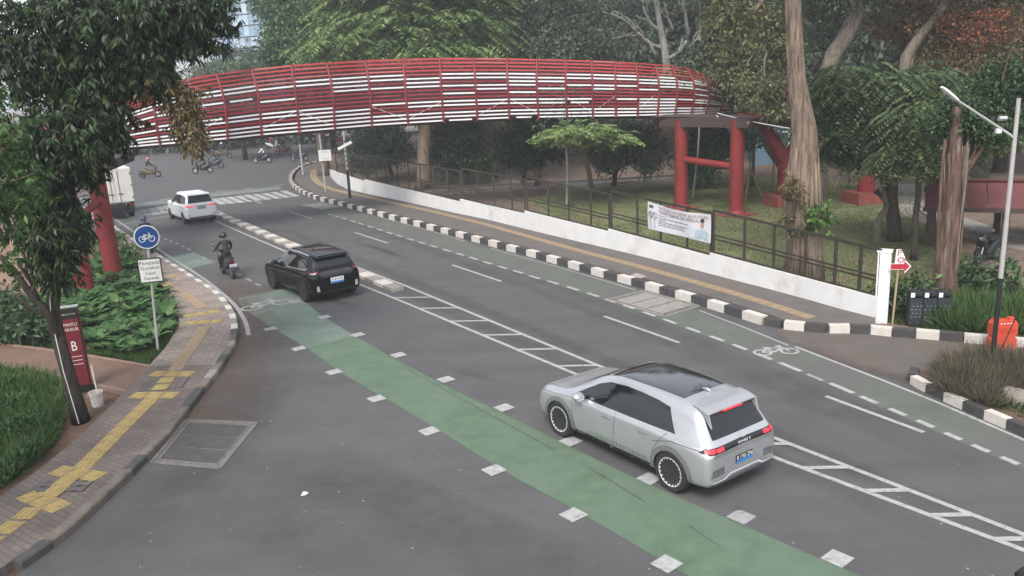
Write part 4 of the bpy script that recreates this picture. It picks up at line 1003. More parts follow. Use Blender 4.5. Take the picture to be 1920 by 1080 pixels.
b.build('white_marking', SW, t)
# rock on the planter and rubble beside the footway
def rock(c, s, name='boulder', seed=0):
    bm = bmesh.new(); bmesh.ops.create_icosphere(bm, subdivisions=3, radius=1); rs = np.random.default_rng(seed); ph = rs.uniform(0, 6, 9)
    for v in bm.verts:
        q = v.co; f = 1 + .16 * math.sin(2.3 * q.x + ph[0]) * math.cos(2.1 * q.y + ph[1]) + .12 * math.sin(4.2 * q.z + ph[2] + q.x * 2) + .06 * math.sin(9 * q.x + ph[3]) * math.sin(8 * q.y + ph[4])
        v.co = Vector((q.x * s[0], q.y * s[1], max(-.2, q.z) * s[2])) * f
    me = bpy.data.meshes.new(name); bm.to_mesh(me); bm.free(); me.materials.append(ROCKM); me.polygons.foreach_set('use_smooth', [True] * len(me.polygons)); me.set_sharp_from_angle(angle=R(28))
    o = link(name, me); o.location = c; return o
tag(rock(G(1900, 756, .12), (.36, .3, .32), seed=3), 'rough pale boulder on the corner of the grassy planter', 'boulder')
for k, (px, s, lab) in enumerate((((316, 530), (.28, .22, .2), 'topmost of the small concrete lumps between shrubs and footway'), ((326, 555), (.3, .24, .2), 'middle one of the concrete lumps between shrubs and footway'), ((327, 592), (.32, .22, .18), 'lowest of the concrete lumps between shrubs and footway'))):
    tag(rock(G(*px, .06), s, 'concrete_lump', k + 10), lab, 'rubble', 'concrete lumps along the footway edge')
# far street furniture at the junction
def sign_far(px, toppx, w, h, brd, label, m=SW, cat='road sign', r=.06, name='road_sign'):
    p = G(*px); z = UZ(*toppx, p); t = thing(name, label, cat, tuple(p)); pole(t, p, z, r, STEELW)
    if brd:
        zc = UZ(*brd, p); bx = B(brd[0], brd[1], p.y - .12); M_ = disc_frame(Vector((bx.x, bx.y, zc)), Vector((.3, -1, 0)))
        plate(t, M_, w, h, m, 'sign_board'); bb = MB()
        for s in (-.3, .3): bb.add([M_ @ Vector((x, y, .022)) for x, y in ((-w * .3, h * s - .05), (w * .3, h * s - .05), (w * .3, h * s + .05), (-w * .3, h * s + .05))], [(0, 1, 2, 3)])
        bb.build('faded_lettering', INKG, t)
    return t, p
sign_far((611, 364), (609, 252), .82, .72, (609, 291), 'square white notice board on a thin grey pole at the junction corner')
t, p = sign_far((657, 377), (660, 243), 1, 1, None, 'tall black and white banded pole with a small white crossboard', name='street_name_sign', r=.075)
zc = UZ(657, 272, p); b = MB(); b.box((p.x, p.y - .1, zc), (.95, .03, .17), Matrix.Rotation(R(-25), 3, 'Y') @ Matrix.Rotation(R(10), 3, 'Z')); b.build('name_board', SW, t)
z0 = UZ(657, 318, p); MB().tube([p, (p.x, p.y, z0)], .09, 10).build('black_sleeve', BLK, t)
b = MB()
for k in range(6): b.box((p.x, p.y - .075, z0 + .25 + k * .3), (.09, .012, .09))
b.build('dark_marks', BLK, t)
p = G(569, 332); zt7 = UZ(568, 246, p)
t = thing('traffic_light', 'traffic light on a grey pole with its red amber lamp lit', 'traffic light', tuple(p))
pole(t, p, UZ(568, 268, p), .09, STEELW); zc = UZ(569, 256, p)
MB().box((p.x, p.y, zc), (.45, .3, 1.0)).build('lamp_housing', BLK, t)
MB().box((p.x, p.y + .02, zc + .02), (.75, .03, 1.35)).build('backboard', BLK, t)
for k, (m, e) in enumerate(((mat('lit_lamp', (1, .2, .05), .5, emit=(1, .16, .02), estr=4), 1), (mat('unlit_amber', (.08, .04, .01), .4), 0), (mat('unlit_green', (.01, .05, .03), .4), 0))):
    MB().lathe([(.12, 0), (.12, .02), (0, .03)], 14, Matrix.Translation((p.x, p.y - .15, zc + .3 - k * .3)) @ Matrix.Rotation(R(90), 4, 'X')).build('lamp_lens', m, t)
    MB().tube([(p.x, p.y - .15, zc + .43 - k * .3), (p.x, p.y - .36, zc + .42 - k * .3)], [.1, .1], 8).build('hood', BLK, t) if False else None
p = G(182, 432); sign_far((182, 432), (180, 366), .5, .9, (181, 379), 'small white notice plate on a pole between the left bridge pillars', r=.04)
p = G(590, 240)
# overhead cable
c0 = B(1345, 212, 41.5); c1 = B(1560, 250, 34); c2 = B(1960, 262, 27)
def sag(a, c, s, n=14): return [a.lerp(c, i / n) - Vector((0, 0, s * 4 * (i / n) * (1 - i / n))) for i in range(n + 1)]
cab = MB().tube(sag(c0, c1, .12) + sag(c1, c2, .35)[1:], .022, 5).build('overhead_cable', mat('pale_cable', (.5, .5, .48), .6)); tag(cab, 'pale cable strung from the bridge past the big tree trunk', 'cable')
cab = MB().tube(sag(B(1343, 216, 41.3), B(1386, 262, 39.3), .03), .018, 5).build('stay_cable', MATS['pale_cable']); tag(cab, 'short cable dropping from the bridge to its right pillar', 'cable')

# ------------------------------------------------------------------ buildings
GLS = mat('tower_glass', (.16, .24, .33), .12, .0, var=.25, scale=.15, spec=.9); GLS2 = mat('tower_glass_pale', (.30, .38, .46), .15, var=.2, scale=.2, spec=.9); MUL = mat('mullion', (.06, .075, .09), .5)
tw = B(500, 110, 175); t = thing('glass_tower', 'blue glass office tower seen between the tree crowns at the back', 'building', (tw.x, tw.y, 0), R(-28))
W, H, D = 15.0, 40.0, 14.0
MB().box((0, 0, H / 2), (W - .3, D - .3, H)).build('core', MUL, t, local=True)
pa = [tile_ for tile_ in ()]
def pane_mesh(m, w, h):
    o = MB().box((0, 0, 0), (w, .08, h)).build('glass_pane', m, None); me = o.data; bpy.data.objects.remove(o); return me
pm = [pane_mesh(GLS, 1.38, 1.85), pane_mesh(GLS2, 1.38, 1.85)]
for fc in range(2):
    nx = 10 if fc == 0 else 9
    for i in range(nx):
        for j in range(12):
            o = link('glass_pane', random.choice(pm), t); u = -((nx - 1) / 2) * 1.48 + i * 1.48; z = 12 + j * 2.1
            if fc == 0: o.location = (u, -D / 2 + .06, z)
            else: o.location = (W / 2 - .06, u, z); o.rotation_euler = (0, 0, R(90))
            o.rotation_euler.x += random.uniform(-.006, .006); o.rotation_euler.z += random.uniform(-.008, .008)
def simple_house(name, label, c, rz, w, d, h, wallm, roofm, nwin, cat='building'):
    t = thing(name, label, cat, c, rz); MB().box((0, 0, h / 2), (w, d, h)).build('wall', wallm, t, local=True)
    b = MB(); b.prism([(-w / 2 - .3, -d / 2 - .3), (w / 2 + .3, -d / 2 - .3), (w / 2 + .3, d / 2 + .3), (-w / 2 - .3, d / 2 + .3)], h, h + .25); b.build('roof', roofm, t, local=True)
    for k in range(nwin):
        x = -w / 2 + w * (k + .5) / nwin; f = MB(); f.box((x, -d / 2 - .02, h * .58), (1.3, .08, 1.3)); fo = f.build('window', WHT, t, local=True); MB().box((x, -d / 2 - .065, h * .58), (1.1, .02, 1.1)).build('pane', MUL, fo, local=True)
    return t
BLH = mat('blue_wall', (.10, .16, .21), .8, var=.12); GRH = mat('pale_wall', (.36, .36, .35), .85, var=.12, scale=2); BRW = mat('brown_wall', (.13, .095, .07), .9, var=.2, scale=1.5, bump=.3)
bl = G(1475, 340); simple_house('blue_house', 'small blue walled house beyond the lawn behind the big trunk', (B(1452, 300, 62).x, 62, 0), R(-10), 3.4, 5, 3.0, BLH, CONC2, 1)
simple_house('pale_house', 'pale grey house half hidden behind the park trees', (bl.x + 13, 66, 0), R(-8), 13, 6, 4.6, GRH, CONC2, 4)
simple_house('grey_pavilion', 'low grey walled pavilion beyond the brown soil under the bridge', (-3.0, 82, 0), R(5), 9, 4, 3.2, GRH, MUL, 3)
t = tag(MB().box((8, 74, 1.7), (30, .3, 3.4), Matrix.Rotation(R(-3), 3, 'Z')).build('brown_park_wall', BRW), 'long brown boundary wall at the back of the park', 'wall')
t = tag(MB().box((-22.0, 29.0, 1.0), (9, .3, 2.0), Matrix.Rotation(R(20), 3, 'Z')).build('beige_garden_wall', mat('beige_wall', (.26, .19, .14), .9, var=.15, scale=2)), 'plain beige wall behind the shrubs at the left edge', 'wall')
t = tag(MB().box((-52, 150, 1.6), (90, .4, 3.4)).build('far_grey_wall', mat('far_wall', (.14, .15, .145), .9, var=.2, scale=.4)), 'long grey wall across the far side of the junction', 'wall')
# red roofed shelter
RFM = mat('shelter_roof', (.115, .034, .034), .6, var=.15, scale=1.5)
t = thing('park_shelter', 'open park shelter with a long dark red sheet roof on wooden posts', 'shelter', (19.6, 30.2, -.95), R(-26))
ridge = 3.5
def sheetrow(x0, x1, y0, z0, y1, z1, n, nm):
    for k in range(n):
        a = x0 + (x1 - x0) * k / n; c = x0 + (x1 - x0) * (k + 1) / n - .03
        b = MB(); b.add([(a, y0, z0), (c, y0, z0), (c, y1, z1), (a, y1, z1), (a, y0, z0 - .05), (c, y0, z0 - .05), (c, y1, z1 - .05), (a, y1, z1 - .05)], [(0, 1, 2, 3), (7, 6, 5, 4), (0, 4, 5, 1), (1, 5, 6, 2), (2, 6, 7, 3), (3, 7, 4, 0)]); b.build('roof_sheet', RFM, t, local=True)
sheetrow(-3.7, 6, -1.6, 2.55, 0, 3.3, 14, 'a'); sheetrow(-3.7, 6, 2.2, 2.6, .02, 3.32, 14, 'b')
MB().box((1.15, -1.6, 2.43), (9.8, .1, .16)).build('eaves_beam', WOODD, t, local=True); MB().box((1.15, 0, 3.34), (9.8, .3, .05)).build('ridge_cap', RFM, t, local=True)
for x in (-3.4, -1.0, 1.4, 4.4):
    for y in (-1.2, 1.8): MB().box((x, y, 1.25), (.24, .24, 2.5)).build('post', WOODD, t, local=True)
    MB().beam((x, -1.5, 2.42), (x, 2.1, 2.46), .12, .14).build('rafter', WOODD, t, local=True)
# ------------------------------------------------------------------ cars
def pchip(xs, ys, xq):
    xs = np.asarray(xs, float); ys = np.asarray(ys, float); h = np.diff(xs); dl = np.diff(ys) / h; n = len(xs); m = np.zeros(n)
    for i in range(1, n - 1):
        if dl[i - 1] * dl[i] > 0: w1 = 2 * h[i] + h[i - 1]; w2 = h[i] + 2 * h[i - 1]; m[i] = (w1 + w2) / (w1 / dl[i - 1] + w2 / dl[i])
    m[0], m[-1] = dl[0], dl[-1]
    i = np.clip(np.searchsorted(xs, xq) - 1, 0, n - 2); t = (xq - xs[i]) / h[i]
    return (1 + 2 * t) * (1 - t) ** 2 * ys[i] + t * (1 - t) ** 2 * h[i] * m[i] + t * t * (3 - 2 * t) * ys[i + 1] + t * t * (t - 1) * h[i] * m[i + 1]
class Car:
    def __init__(s, name, label, stations, paint, wb, rw, track, shoulder=1.0):
        s.t = thing(name, label, 'car'); s.wb, s.rw, s.track = wb, rw, track
        S = np.array(sorted(stations)); xs = S[:, 0]; xq = [xs[0]]
        for a, b in zip(xs, xs[1:]):
            k = max(1, int(round((b - a) / .09))); xq += list(np.linspace(a, b, k + 1)[1:])
        xq = np.array(xq); F = [pchip(xs, S[:, k], xq) for k in range(1, 7)]; rings = []
        for x, zb, zs, zr, wl, ws, wr in zip(xq, *F):
            k = min(1.0, max(.15, (zr - zs) / .35)); zsb = zs - zb
            half = [(0, zb), (.7 * wl, zb), (.93 * wl, zb + .015), (.985 * wl, zb + .10 * zsb + .02), (.997 * wl, zb + .32 * zsb), (wl, zb + .55 * zsb), (.992 * wl, zb + .78 * zsb), (ws + (wl - ws) * .45, zs - .035), (ws, zs),
                    (ws + (wr - ws) * .06 - .008, zs + (zr - zs) * .05), (ws + (wr - ws) * .34, zs + (zr - zs) * .38), (ws + (wr - ws) * .70, zs + (zr - zs) * .74), (wr, zr - .075 * k), (wr - .045 * k - .01, zr - .028 * k), (wr * .80, zr - .010 * k), (wr * .42, zr - .002), (0, zr)]
            rings.append([(x, y, z) for y, z in half] + [(x, -y, z) for y, z in half[-2:0:-1]])
        n = len(rings[0]); mb = MB(); h = 17
        vs = [p for r_ in rings for p in r_]
        fs = [(i * n + k, i * n + (k + 1) % n, (i + 1) * n + (k + 1) % n, (i + 1) * n + k) for i in range(len(rings) - 1) for k in range(n)]
        for base, rev in ((0, False), ((len(rings) - 1) * n, True)):   # end caps: quads between the two halves
            for k in range(0, h - 1):
                a, b_ = base + k, base + k + 1; c, d = base + (n - k - 1) % n, base + (n - k) % n
                q = [a, b_, c, d] if k else [a, b_, base + n - 1]
                if k == h - 2: q = [a, b_, base + (n - k) % n]
                fs.append(tuple(q[::-1]) if not rev else tuple(q))
        mb.add(vs, fs); s.body = mb.build('body', [paint, PLB], s.t, fix=True, local=True)
        s.bvh = None; s.sub(s.body, 1)
        bm = bmesh.new(); bm.from_mesh(s.body.data); s.bvh = BVHTree.FromBMesh(bm); bm.free()
        s.pw = []
    def sub(s, o, lv):
        m = o.modifiers.new('s', 'SUBSURF'); m.levels = lv; m.render_levels = lv; s.apply(o)
    def apply(s, o):
        bpy.context.view_layer.update()
        me = bpy.data.meshes.new_from_object(o.evaluated_get(bpy.context.evaluated_depsgraph_get())); o.modifiers.clear(); o.data = me
        me.polygons.foreach_set('use_smooth', [True] * len(me.polygons)); me.set_sharp_from_angle(angle=R(38))
    def arches(s, r, depth=.32):
        for x in (0, s.wb):
            for sg in (-1, 1):
                c = MB().tube([(x, sg * (s.track + .3), s.rw * .98), (x, sg * (s.track - depth), s.rw * .98)], r, 36).build('cutter', PLB, None, fix=True)
                m = s.body.modifiers.new('b', 'BOOLEAN'); m.operation = 'DIFFERENCE'; m.object = c; m.solver = 'EXACT'; s.apply(s.body)
                bpy.data.objects.remove(c)
        me = s.body.data; me.polygons.foreach_set('use_smooth', [True] * len(me.polygons)); me.set_sharp_from_angle(angle=R(38))
    def decal(s, name, polys, view, m, off=.004, res=.09, parent=None, th=0):
        """panel lying on the body: outline in side (x, z), rear/front (y, z) or top (x, y) view"""
        if not isinstance(polys[0][0], (list, tuple)): polys = [polys]
        bm = bmesh.new()
        for poly in polys:
            vs = [bm.verts.new((p[0], p[1], 0)) for p in poly]
            if len(vs) >= 3: bm.faces.new(vs)
        bmesh.ops.triangulate(bm, faces=bm.faces)
        for _ in range(7):
            long = [e for e in bm.edges if e.calc_length() > res]
            if not long: break
            bmesh.ops.subdivide_edges(bm, edges=long, cuts=1); bmesh.ops.triangulate(bm, faces=bm.faces)
        bad = []
        for v in bm.verts:
            a, b_ = v.co.x, v.co.y
            if view == 'L': o, d = Vector((a, 3, b_)), Vector((0, -1, 0))
            elif view == 'R': o, d = Vector((a, -3, b_)), Vector((0, 1, 0))
            elif view == 'B': o, d = Vector((-3, a, b_)), Vector((1, 0, 0))
            elif view == 'F': o, d = Vector((9, a, b_)), Vector((-1, 0, 0))
            else: o, d = Vector((a, b_, 4)), Vector((0, 0, -1))
            hit, nr, _, _ = s.bvh.ray_cast(o, d)
            if hit is None: bad.append(v); continue
            if nr.dot(d) > 0: nr = -nr
            v.co = hit + (nr * .6 - d * .4).normalized() * off
        if bad: bmesh.ops.delete(bm, geom=bad, context='VERTS')
        bm.normal_update()
        dv = {'L': (0, 1, 0), 'R': (0, -1, 0), 'B': (-1, 0, 0), 'F': (1, 0, 0), 'T': (0, 0, 1)}[view]
        if sum((f.normal.dot(Vector(dv)) for f in bm.faces), 0) < 0: bmesh.ops.reverse_faces(bm, faces=bm.faces)
        me = bpy.data.meshes.new(name); bm.to_mesh(me); bm.free(); me.materials.append(m); me.polygons.foreach_set('use_smooth', [True] * len(me.polygons))
        return link(name, me, parent or s.t)
    def both(s, name, poly, m, **k):
        for v in 'LR': s.decal(name, poly, v, m, **k)
    def line(s, pts, w, view, m, name='panel_gap', off=.003):
        q = []
        for (a, b_), (c, d) in zip(pts, pts[1:]):
            L = math.hypot(c - a, d - b_); nx, ny = -(d - b_) / L * w / 2, (c - a) / L * w / 2
            q.append([(a - nx, b_ - ny), (c - nx, d - ny), (c + nx, d + ny), (a + nx, b_ + ny)])
        s.decal(name, q, view, m, off=off, res=.12)
    def wheels(s, rim, rim2, style, tyre_w=.24):
        for x in (0, s.wb):
            for sg in (1, -1):
                if (x, sg) == (0, 1) or not s.pw: w = s.wheel(rim, rim2, style, tyre_w)
                else: w = copy_tree(s.pw[0], s.t)
                w.location = (x, sg * (s.track - tyre_w / 2), s.rw); w.rotation_euler = (0, random.uniform(0, 1), 0) if sg > 0 else (0, random.uniform(0, 1), math.pi); s.pw.append(w)
    def wheel(s, rim, rim2, style, tw):
        M = Matrix.Rotation(R(-90), 4, 'X'); r_ = s.rw; h = tw / 2
        w = MB().lathe([(r_ * .70, -h * .9), (r_ * .93, -h), (r_ * .99, -h * .75), (r_, 0), (r_ * .99, h * .75), (r_ * .93, h), (r_ * .80, h * 1.02), (r_ * .70, h * .9)], 40, M).build('wheel', RUB, s.t, smooth=True, angle=40, local=True)
        MB().lathe([(r_ * .70, -h * .3), (r_ * .705, h * .92), (r_ * .67, h * .96), (r_ * .64, h * .70), (0, h * .66)], 40, M).build('rim', rim, w, smooth=True, angle=30, local=True)
        b = MB()
        if style == 'turbine':
            b.lathe([(r_ * .675, h * .955), (r_ * .70, h * .99), (r_ * .705, h * .93)], 40, M, cap=False)
            for k in range(20):
                a0 = 2 * math.pi * k / 20; a1 = a0 + (.22 if k % 2 else .30); r0, r1 = r_ * .68, r_ * (.50 if k % 2 else .44)
                P = lambda a, r, z: M @ Vector((r * math.cos(a), r * math.sin(a), z)); wd = .055
                b.add([P(a0 - wd, r0, h * .97), P(a0 + wd, r0, h * .97), P(a1 + .015, r1, h * .76), P(a1 - .015, r1, h * .76)], [(0, 1, 2, 3)])
            b.lathe([(r_ * .11, h * .68), (r_ * .10, h * .73), (0, h * .74)], 14, M)
        else:
            b.lathe([(r_ * .66, h * .95), (r_ * .70, h * .99), (r_ * .705, h * .93)], 40, M, cap=False)
            for k in range(5):
                for dlt in (-.16, .16):
                    a0 = 2 * math.pi * k / 5 + dlt; a1 = 2 * math.pi * k / 5 + dlt * .4; P = lambda a, r, z: M @ Vector((r * math.cos(a), r * math.sin(a), z))
                    b.add([P(a0 - .05, r_ * .68, h * .96), P(a0 + .05, r_ * .68, h * .96), P(a1 + .16, r_ * .12, h * .80), P(a1 - .16, r_ * .12, h * .80)], [(0, 1, 2, 3)])
            b.lathe([(r_ * .15, h * .72), (r_ * .14, h * .82), (0, h * .83)], 14, M)
        b.build('rim_face', rim2, w, local=True); return w
    def mirror(s, x, z, y, m, sg):
        o = MB().loft([(-.07, 0, 0, .10, .055), (-.02, 0, 0.005, .125, .085), (.05, 0, 0.01, .115, .075), (.10, 0, .01, .06, .035)], 12, 2.4).build('mirror', m, s.t, smooth=True, angle=60, local=True); o.location = (x, sg * (y + .10), z)
        MB().beam((0, -sg * .16, -.05), (0, -sg * .02, -.03), .05, .035).build('mirror_arm', PLB, o, local=True)
    def plate(s, y, z, bgm, body, m_txt, x=None, blue=True, w=.43, h=.135, tilt=0):
        hit = s.bvh.ray_cast(Vector((-3, y, z)), Vector((1, 0, 0)))[0]; x0 = (hit.x if hit else -.8) - .012
        Mx = Matrix.Translation((x0, y, z)) @ Matrix.Rotation(R(tilt), 4, 'Y') @ Matrix(((0, 0, -1, 0), (-1, 0, 0, 0), (0, 1, 0, 0), (0, 0, 0, 1)))
        def q(name, hw, y0, y1, zz, m):
            b = MB(); b.add([Mx @ Vector(p) for p in ((-hw, y0, zz), (hw, y0, zz), (hw, y1, zz), (-hw, y1, zz), (-hw, y0, zz - .012), (hw, y0, zz - .012), (hw, y1, zz - .012), (-hw, y1, zz - .012))], [(0, 1, 2, 3), (0, 4, 5, 1), (1, 5, 6, 2), (2, 6, 7, 3), (3, 7, 4, 0)]); return b.build(name, m, s.t, local=True)
        p = q('number_plate', w / 2, -h * .5, h * .5, 0, bgm)
        if blue: 
            b = MB(); b.add([Mx @ Vector(v) for v in ((-w / 2, -h * .5, .0015), (w / 2, -h * .5, .0015), (w / 2, -h * .16, .0015), (-w / 2, -h * .16, .0015))], [(0, 1, 2, 3)]); b.build('blue_strip', mat('plate_blue', (.03, .17, .45), .5) if 'plate_blue' not in MATS else MATS['plate_blue'], p, local=True)
        text_mesh('plate_lettering', body, .098, m_txt, Mx @ Matrix.Translation((0, h * (.15 if blue else 0), .002)), p, ext=.0005, sx=.86)
    def place(s, rear_axle, ang, pitch=0):
        s.t.location = rear_axle; s.t.rotation_euler = (0, 0, ang)

def paint(name, col, metal, rough, coat=1.0):
    m = mat(name, col, rough, metal, var=.02, scale=2, coat=coat, spec=.5 if coat else .32); return m
SILV = paint('silver_paint', (.45, .46, .47), .66, .33, .8); PEARL = paint('pearl_white_paint', (.74, .75, .76), .0, .3); BLACKP = paint('black_paint', (.004, .004, .0045), .0, .12, .0)
DGL = mat('tinted_glass', (.010, .011, .012), .04, 0, var=.0, spec=.6); RFG = mat('roof_glass', (.016, .016, .018), .06, 0, var=0, spec=.6, coat=.5)
GLOSS = mat('gloss_black', (.01, .01, .011), .18, spec=.5); CLAD = mat('grey_cladding', (.19, .195, .20), .55, .5, var=.04); CHR = mat('satin_metal', (.62, .63, .64), .25, .9, var=.03)
TAILR = mat('tail_lamp_lit', (.5, .01, .015), .3, emit=(1, .03, .05), estr=.9); TAILD = mat('tail_lamp_lens', (.16, .006, .008), .2, spec=.6); LENS = mat('clear_lens', (.45, .46, .47), .15, .3); TAILP = mat('pink_lens', (.55, .25, .27), .25)
RIMD = mat('rim_dark', (.014, .014, .015), .35, .3); PLATW = mat('plate_white', (.7, .7, .7), .5, var=.02); PLATK = mat('plate_black', (.01, .01, .01), .5)
GAP = mat('gap_dark', (.03, .03, .03), .7)
def arc_ring(cx, cz, r0, r1, a0, a1, n=14):
    A = [cx + 0 for _ in ()]; o = [(cx + r1 * math.cos(a0 + (a1 - a0) * k / n), cz + r1 * math.sin(a0 + (a1 - a0) * k / n)) for k in range(n + 1)]
    i = [(cx + r0 * math.cos(a0 + (a1 - a0) * k / n), cz + r0 * math.sin(a0 + (a1 - a0) * k / n)) for k in range(n + 1)]
    return [[o[k], o[k + 1], i[k + 1], i[k]] for k in range(n)]

# silver crossover: the nearest car
c = Car('silver_hatchback', 'silver electric hatchback with black glass roof and turbine wheels beside the green lane', [
    (-.80, .40, .78, .86, .70, .66, .56), (-.785, .33, .84, .95, .80, .76, .63), (-.74, .29, .88, 1.01, .86, .82, .68), (-.70, .28, .91, 1.07, .885, .84, .675), (-.60, .27, .94, 1.22, .91, .86, .655), (-.50, .265, .955, 1.37, .925, .872, .64), (-.42, .26, .965, 1.475, .932, .88, .635), (-.33, .26, .97, 1.54, .936, .885, .635),
    (0, .245, .98, 1.585, .945, .90, .64), (.8, .225, .975, 1.605, .945, .905, .65), (1.5, .22, .965, 1.59, .945, .905, .64), (1.9, .22, .96, 1.52, .945, .90, .625), (2.3, .22, .955, 1.35, .945, .895, .64), (2.65, .22, .95, 1.155, .945, .885, .68), (2.88, .225, .945, 1.03, .945, .88, .74), (3.1, .23, .925, .99, .94, .87, .76), (3.4, .25, .885, .945, .925, .845, .74), (3.65, .27, .82, .885, .89, .80, .70), (3.78, .30, .74, .80, .83, .74, .64), (3.835, .36, .64, .70, .74, .66, .56)], SILV, 3.0, .368, .945)
for x in (0, 3.0): c.both('arch_trim', arc_ring(x, .362, .385, .475, R(-18), R(198)), CLAD, off=.010, res=.1)
c.arches(.395)
c.both('sill_trim', [(.42, .20), (2.56, .20), (2.52, .335), (.46, .355)], GLOSS)
c.both('ribbed_panel', [[(.50, .36), (1.28, .365), (1.26, .455), (.58, .445)], [(1.31, .365), (2.2, .36), (2.0, .44), (1.29, .455)]], CHR, off=.006)
c.both('panel_gap', [[(.55 + k * .085, .37), (.57 + k * .085, .37), (.57 + k * .085, .44), (.55 + k * .085, .44)] for k in range(17)], CLAD, off=.008)
c.both('side_window', [(2.60, 1.005), (2.30, 1.18), (2.0, 1.345), (1.72, 1.445), (1.3, 1.485), (.9, 1.488), (.5, 1.47), (.2, 1.43), (.11, 1.30), (.02, 1.16), (-.05, 1.06), (.4, 1.045), (1.4, 1.022)], DGL, off=.004)
c.both('window_trim', [[(-.06, 1.035), (2.62, .985), (2.62, 1.0), (-.06, 1.055)]], CHR, off=.006)
c.decal('roof_glass', [(.06, -.52), (1.0, -.55), (1.82, -.545), (1.86, 0), (1.82, .545), (1.0, .55), (.06, .52)], 'T', RFG)
c.decal('windscreen', [(1.93, -.545), (2.3, -.565), (2.84, -.60), (2.90, 0), (2.84, .60), (2.3, .565), (1.93, .545), (1.90, 0)], 'T', DGL)
c.decal('rear_window', [(-.655, 1.085), (.655, 1.085), (.63, 1.25), (.595, 1.42), (-.595, 1.42), (-.63, 1.25)], 'B', DGL, res=.06)
c.decal('lamp_strip', [(-.88, .915), (-.80, .985), (0, 1.0), (.80, .985), (.88, .915), (.78, .885), (0, .905), (-.78, .885)], 'B', GLOSS, off=.005, res=.05)
for sg in (1, -1): 
    for k in range(2): c.decal('tail_lamp', [(sg * (.50 + k * .19), .915), (sg * (.66 + k * .17), .91), (sg * (.66 + k * .16), .965), (sg * (.50 + k * .19), .975)], 'B', TAILR, off=.010, res=.05)
c.decal('metal_strip', [(-.86, .845), (-.78, .88), (0, .897), (.78, .88), (.86, .845), (.76, .825), (0, .845), (-.76, .825)], 'B', CHR, off=.006, res=.05)
c.decal('lower_valance', [(-.80, .29), (.80, .29), (.78, .40), (.5, .42), (-.5, .42), (-.78, .40)], 'B', mat('valance_grey', (.10, .10, .105), .55), off=.005, res=.05)
c.decal('metal_strip', [[(-.78, .40), (-.48, .415), (-.36, .475), (.36, .475), (.48, .415), (.78, .40), (.78, .385), (.46, .395), (.34, .455), (-.34, .455), (-.46, .395), (-.78, .385)]], 'B', WHT, off=.009, res=.05)
for sg in (1, -1):
    c.decal('reflector_panel', [(sg * .50, .50), (sg * .82, .47), (sg * .74, .62), (sg * .50, .64)], 'B', CHR, off=.006, res=.05)
    for k in range(5): c.decal('panel_gap', [(sg * .5, .515 + k * .025), (sg * .77, .50 + k * .025), (sg * .77, .507 + k * .025), (sg * .5, .523 + k * .025)], 'B', GAP, off=.009, res=.05)
    c.mirror(2.30, 1.055, .90, SILV, sg)
c.plate(0, .66, PLATK, 'B 1765 ZNJ', PLATW)
for v in 'LR':
    c.line([(1.42, .34), (1.40, .7), (1.38, 1.0)], .008, v, GAP); c.line([(2.50, .34), (2.58, .7), (2.62, .98)], .008, v, GAP); c.line([(.43, .6), (.30, .82), (.12, 1.03)], .008, v, GAP)
    c.line([(-.66, .94), (0, .93), (.42, .80)], .01, v, GAP); c.line([(2.62, .93), (3.1, .88), (3.7, .80)], .008, v, GAP)
    c.decal('door_handle', [(1.50, .83), (1.72, .825), (1.72, .85), (1.50, .855)], v, CHR, off=.008); c.decal('door_handle', [(.55, .845), (.77, .84), (.77, .865), (.55, .87)], v, CHR, off=.008)
c.line([(2.88, -.78), (3.3, -.74), (3.7, -.64)], .008, 'T', GAP); c.line([(2.88, .78), (3.3, .74), (3.7, .64)], .008, 'T', GAP)
sp_ = MB(); sp_.loft([(-.20, 0, 1.556, .60, .010), (-.34, 0, 1.534, .605, .020), (-.47, 0, 1.498, .605, .020), (-.535, 0, 1.474, .60, .010)], 24, 5); sp_.build('spoiler', SILV, c.t, smooth=True, angle=40, local=True)
for sg in (1, -1):
    f_ = MB(); P_ = [(-.30, 1.53), (-.535, 1.475), (-.60, 1.25), (-.52, 1.34), (-.42, 1.44)]; f_.add([(x, sg * y, z) for y in (.575, .612) for x, z in P_], [(0, 1, 2, 3, 4), (9, 8, 7, 6, 5)] + [(i, 5 + i, 5 + (i + 1) % 5, (i + 1) % 5) for i in range(5)]); f_.build('spoiler_fin', SILV, c.t, local=True, fix=True)
MB().box((-.535, 0, 1.456), (.02, .46, .02)).build('brake_lamp', TAILR, c.t, local=True)
MB().loft([(-.05, 0, 1.60, .012, .01), (-.0, 0, 1.62, .02, .03), (.10, 0, 1.61, .03, .015), (.16, 0, 1.60, .01, .006)], 8).build('roof_fin', SILV, c.t, smooth=True, local=True)
MRear = lambda y, z, x: Matrix.Translation((x, y, z)) @ Matrix(((0, 0, -1, 0), (-1, 0, 0, 0), (0, 1, 0, 0), (0, 0, 0, 1)))
text_mesh('badge_lettering', 'IONIQ 5', .068, WHT, MRear(0, .945, -.795), c.t, ext=.002, sx=1.25)
b = MB(); ring(b, Vector((0, 0, 0)), .05, .012, Vector((1, 0, 0)), Vector((0, .6, 0)), 0, 16); b.beam((-.02, -.02, 0), (-.012, .02, 0), .01, .004); b.beam((.012, -.02, 0), (.02, .02, 0), .01, .004); b.beam((-.016, -.004, 0), (.016, .004, 0), .01, .004)
o = b.build('badge', CHR, c.t, local=True); o.data.transform(MRear(0, 1.035, -.765) @ Matrix.Rotation(R(-25), 4, 'X'))
c.decal('headlamp', [(-.78, .70), (-.5, .72), (-.5, .78), (-.74, .77)], 'F', LENS, off=.006); c.decal('headlamp', [(.78, .70), (.5, .72), (.5, .78), (.74, .77)], 'F', LENS, off=.006); c.decal('front_grille', [(-.5, .68), (.5, .68), (.5, .76), (-.5, .76)], 'F', GLOSS, off=.005)
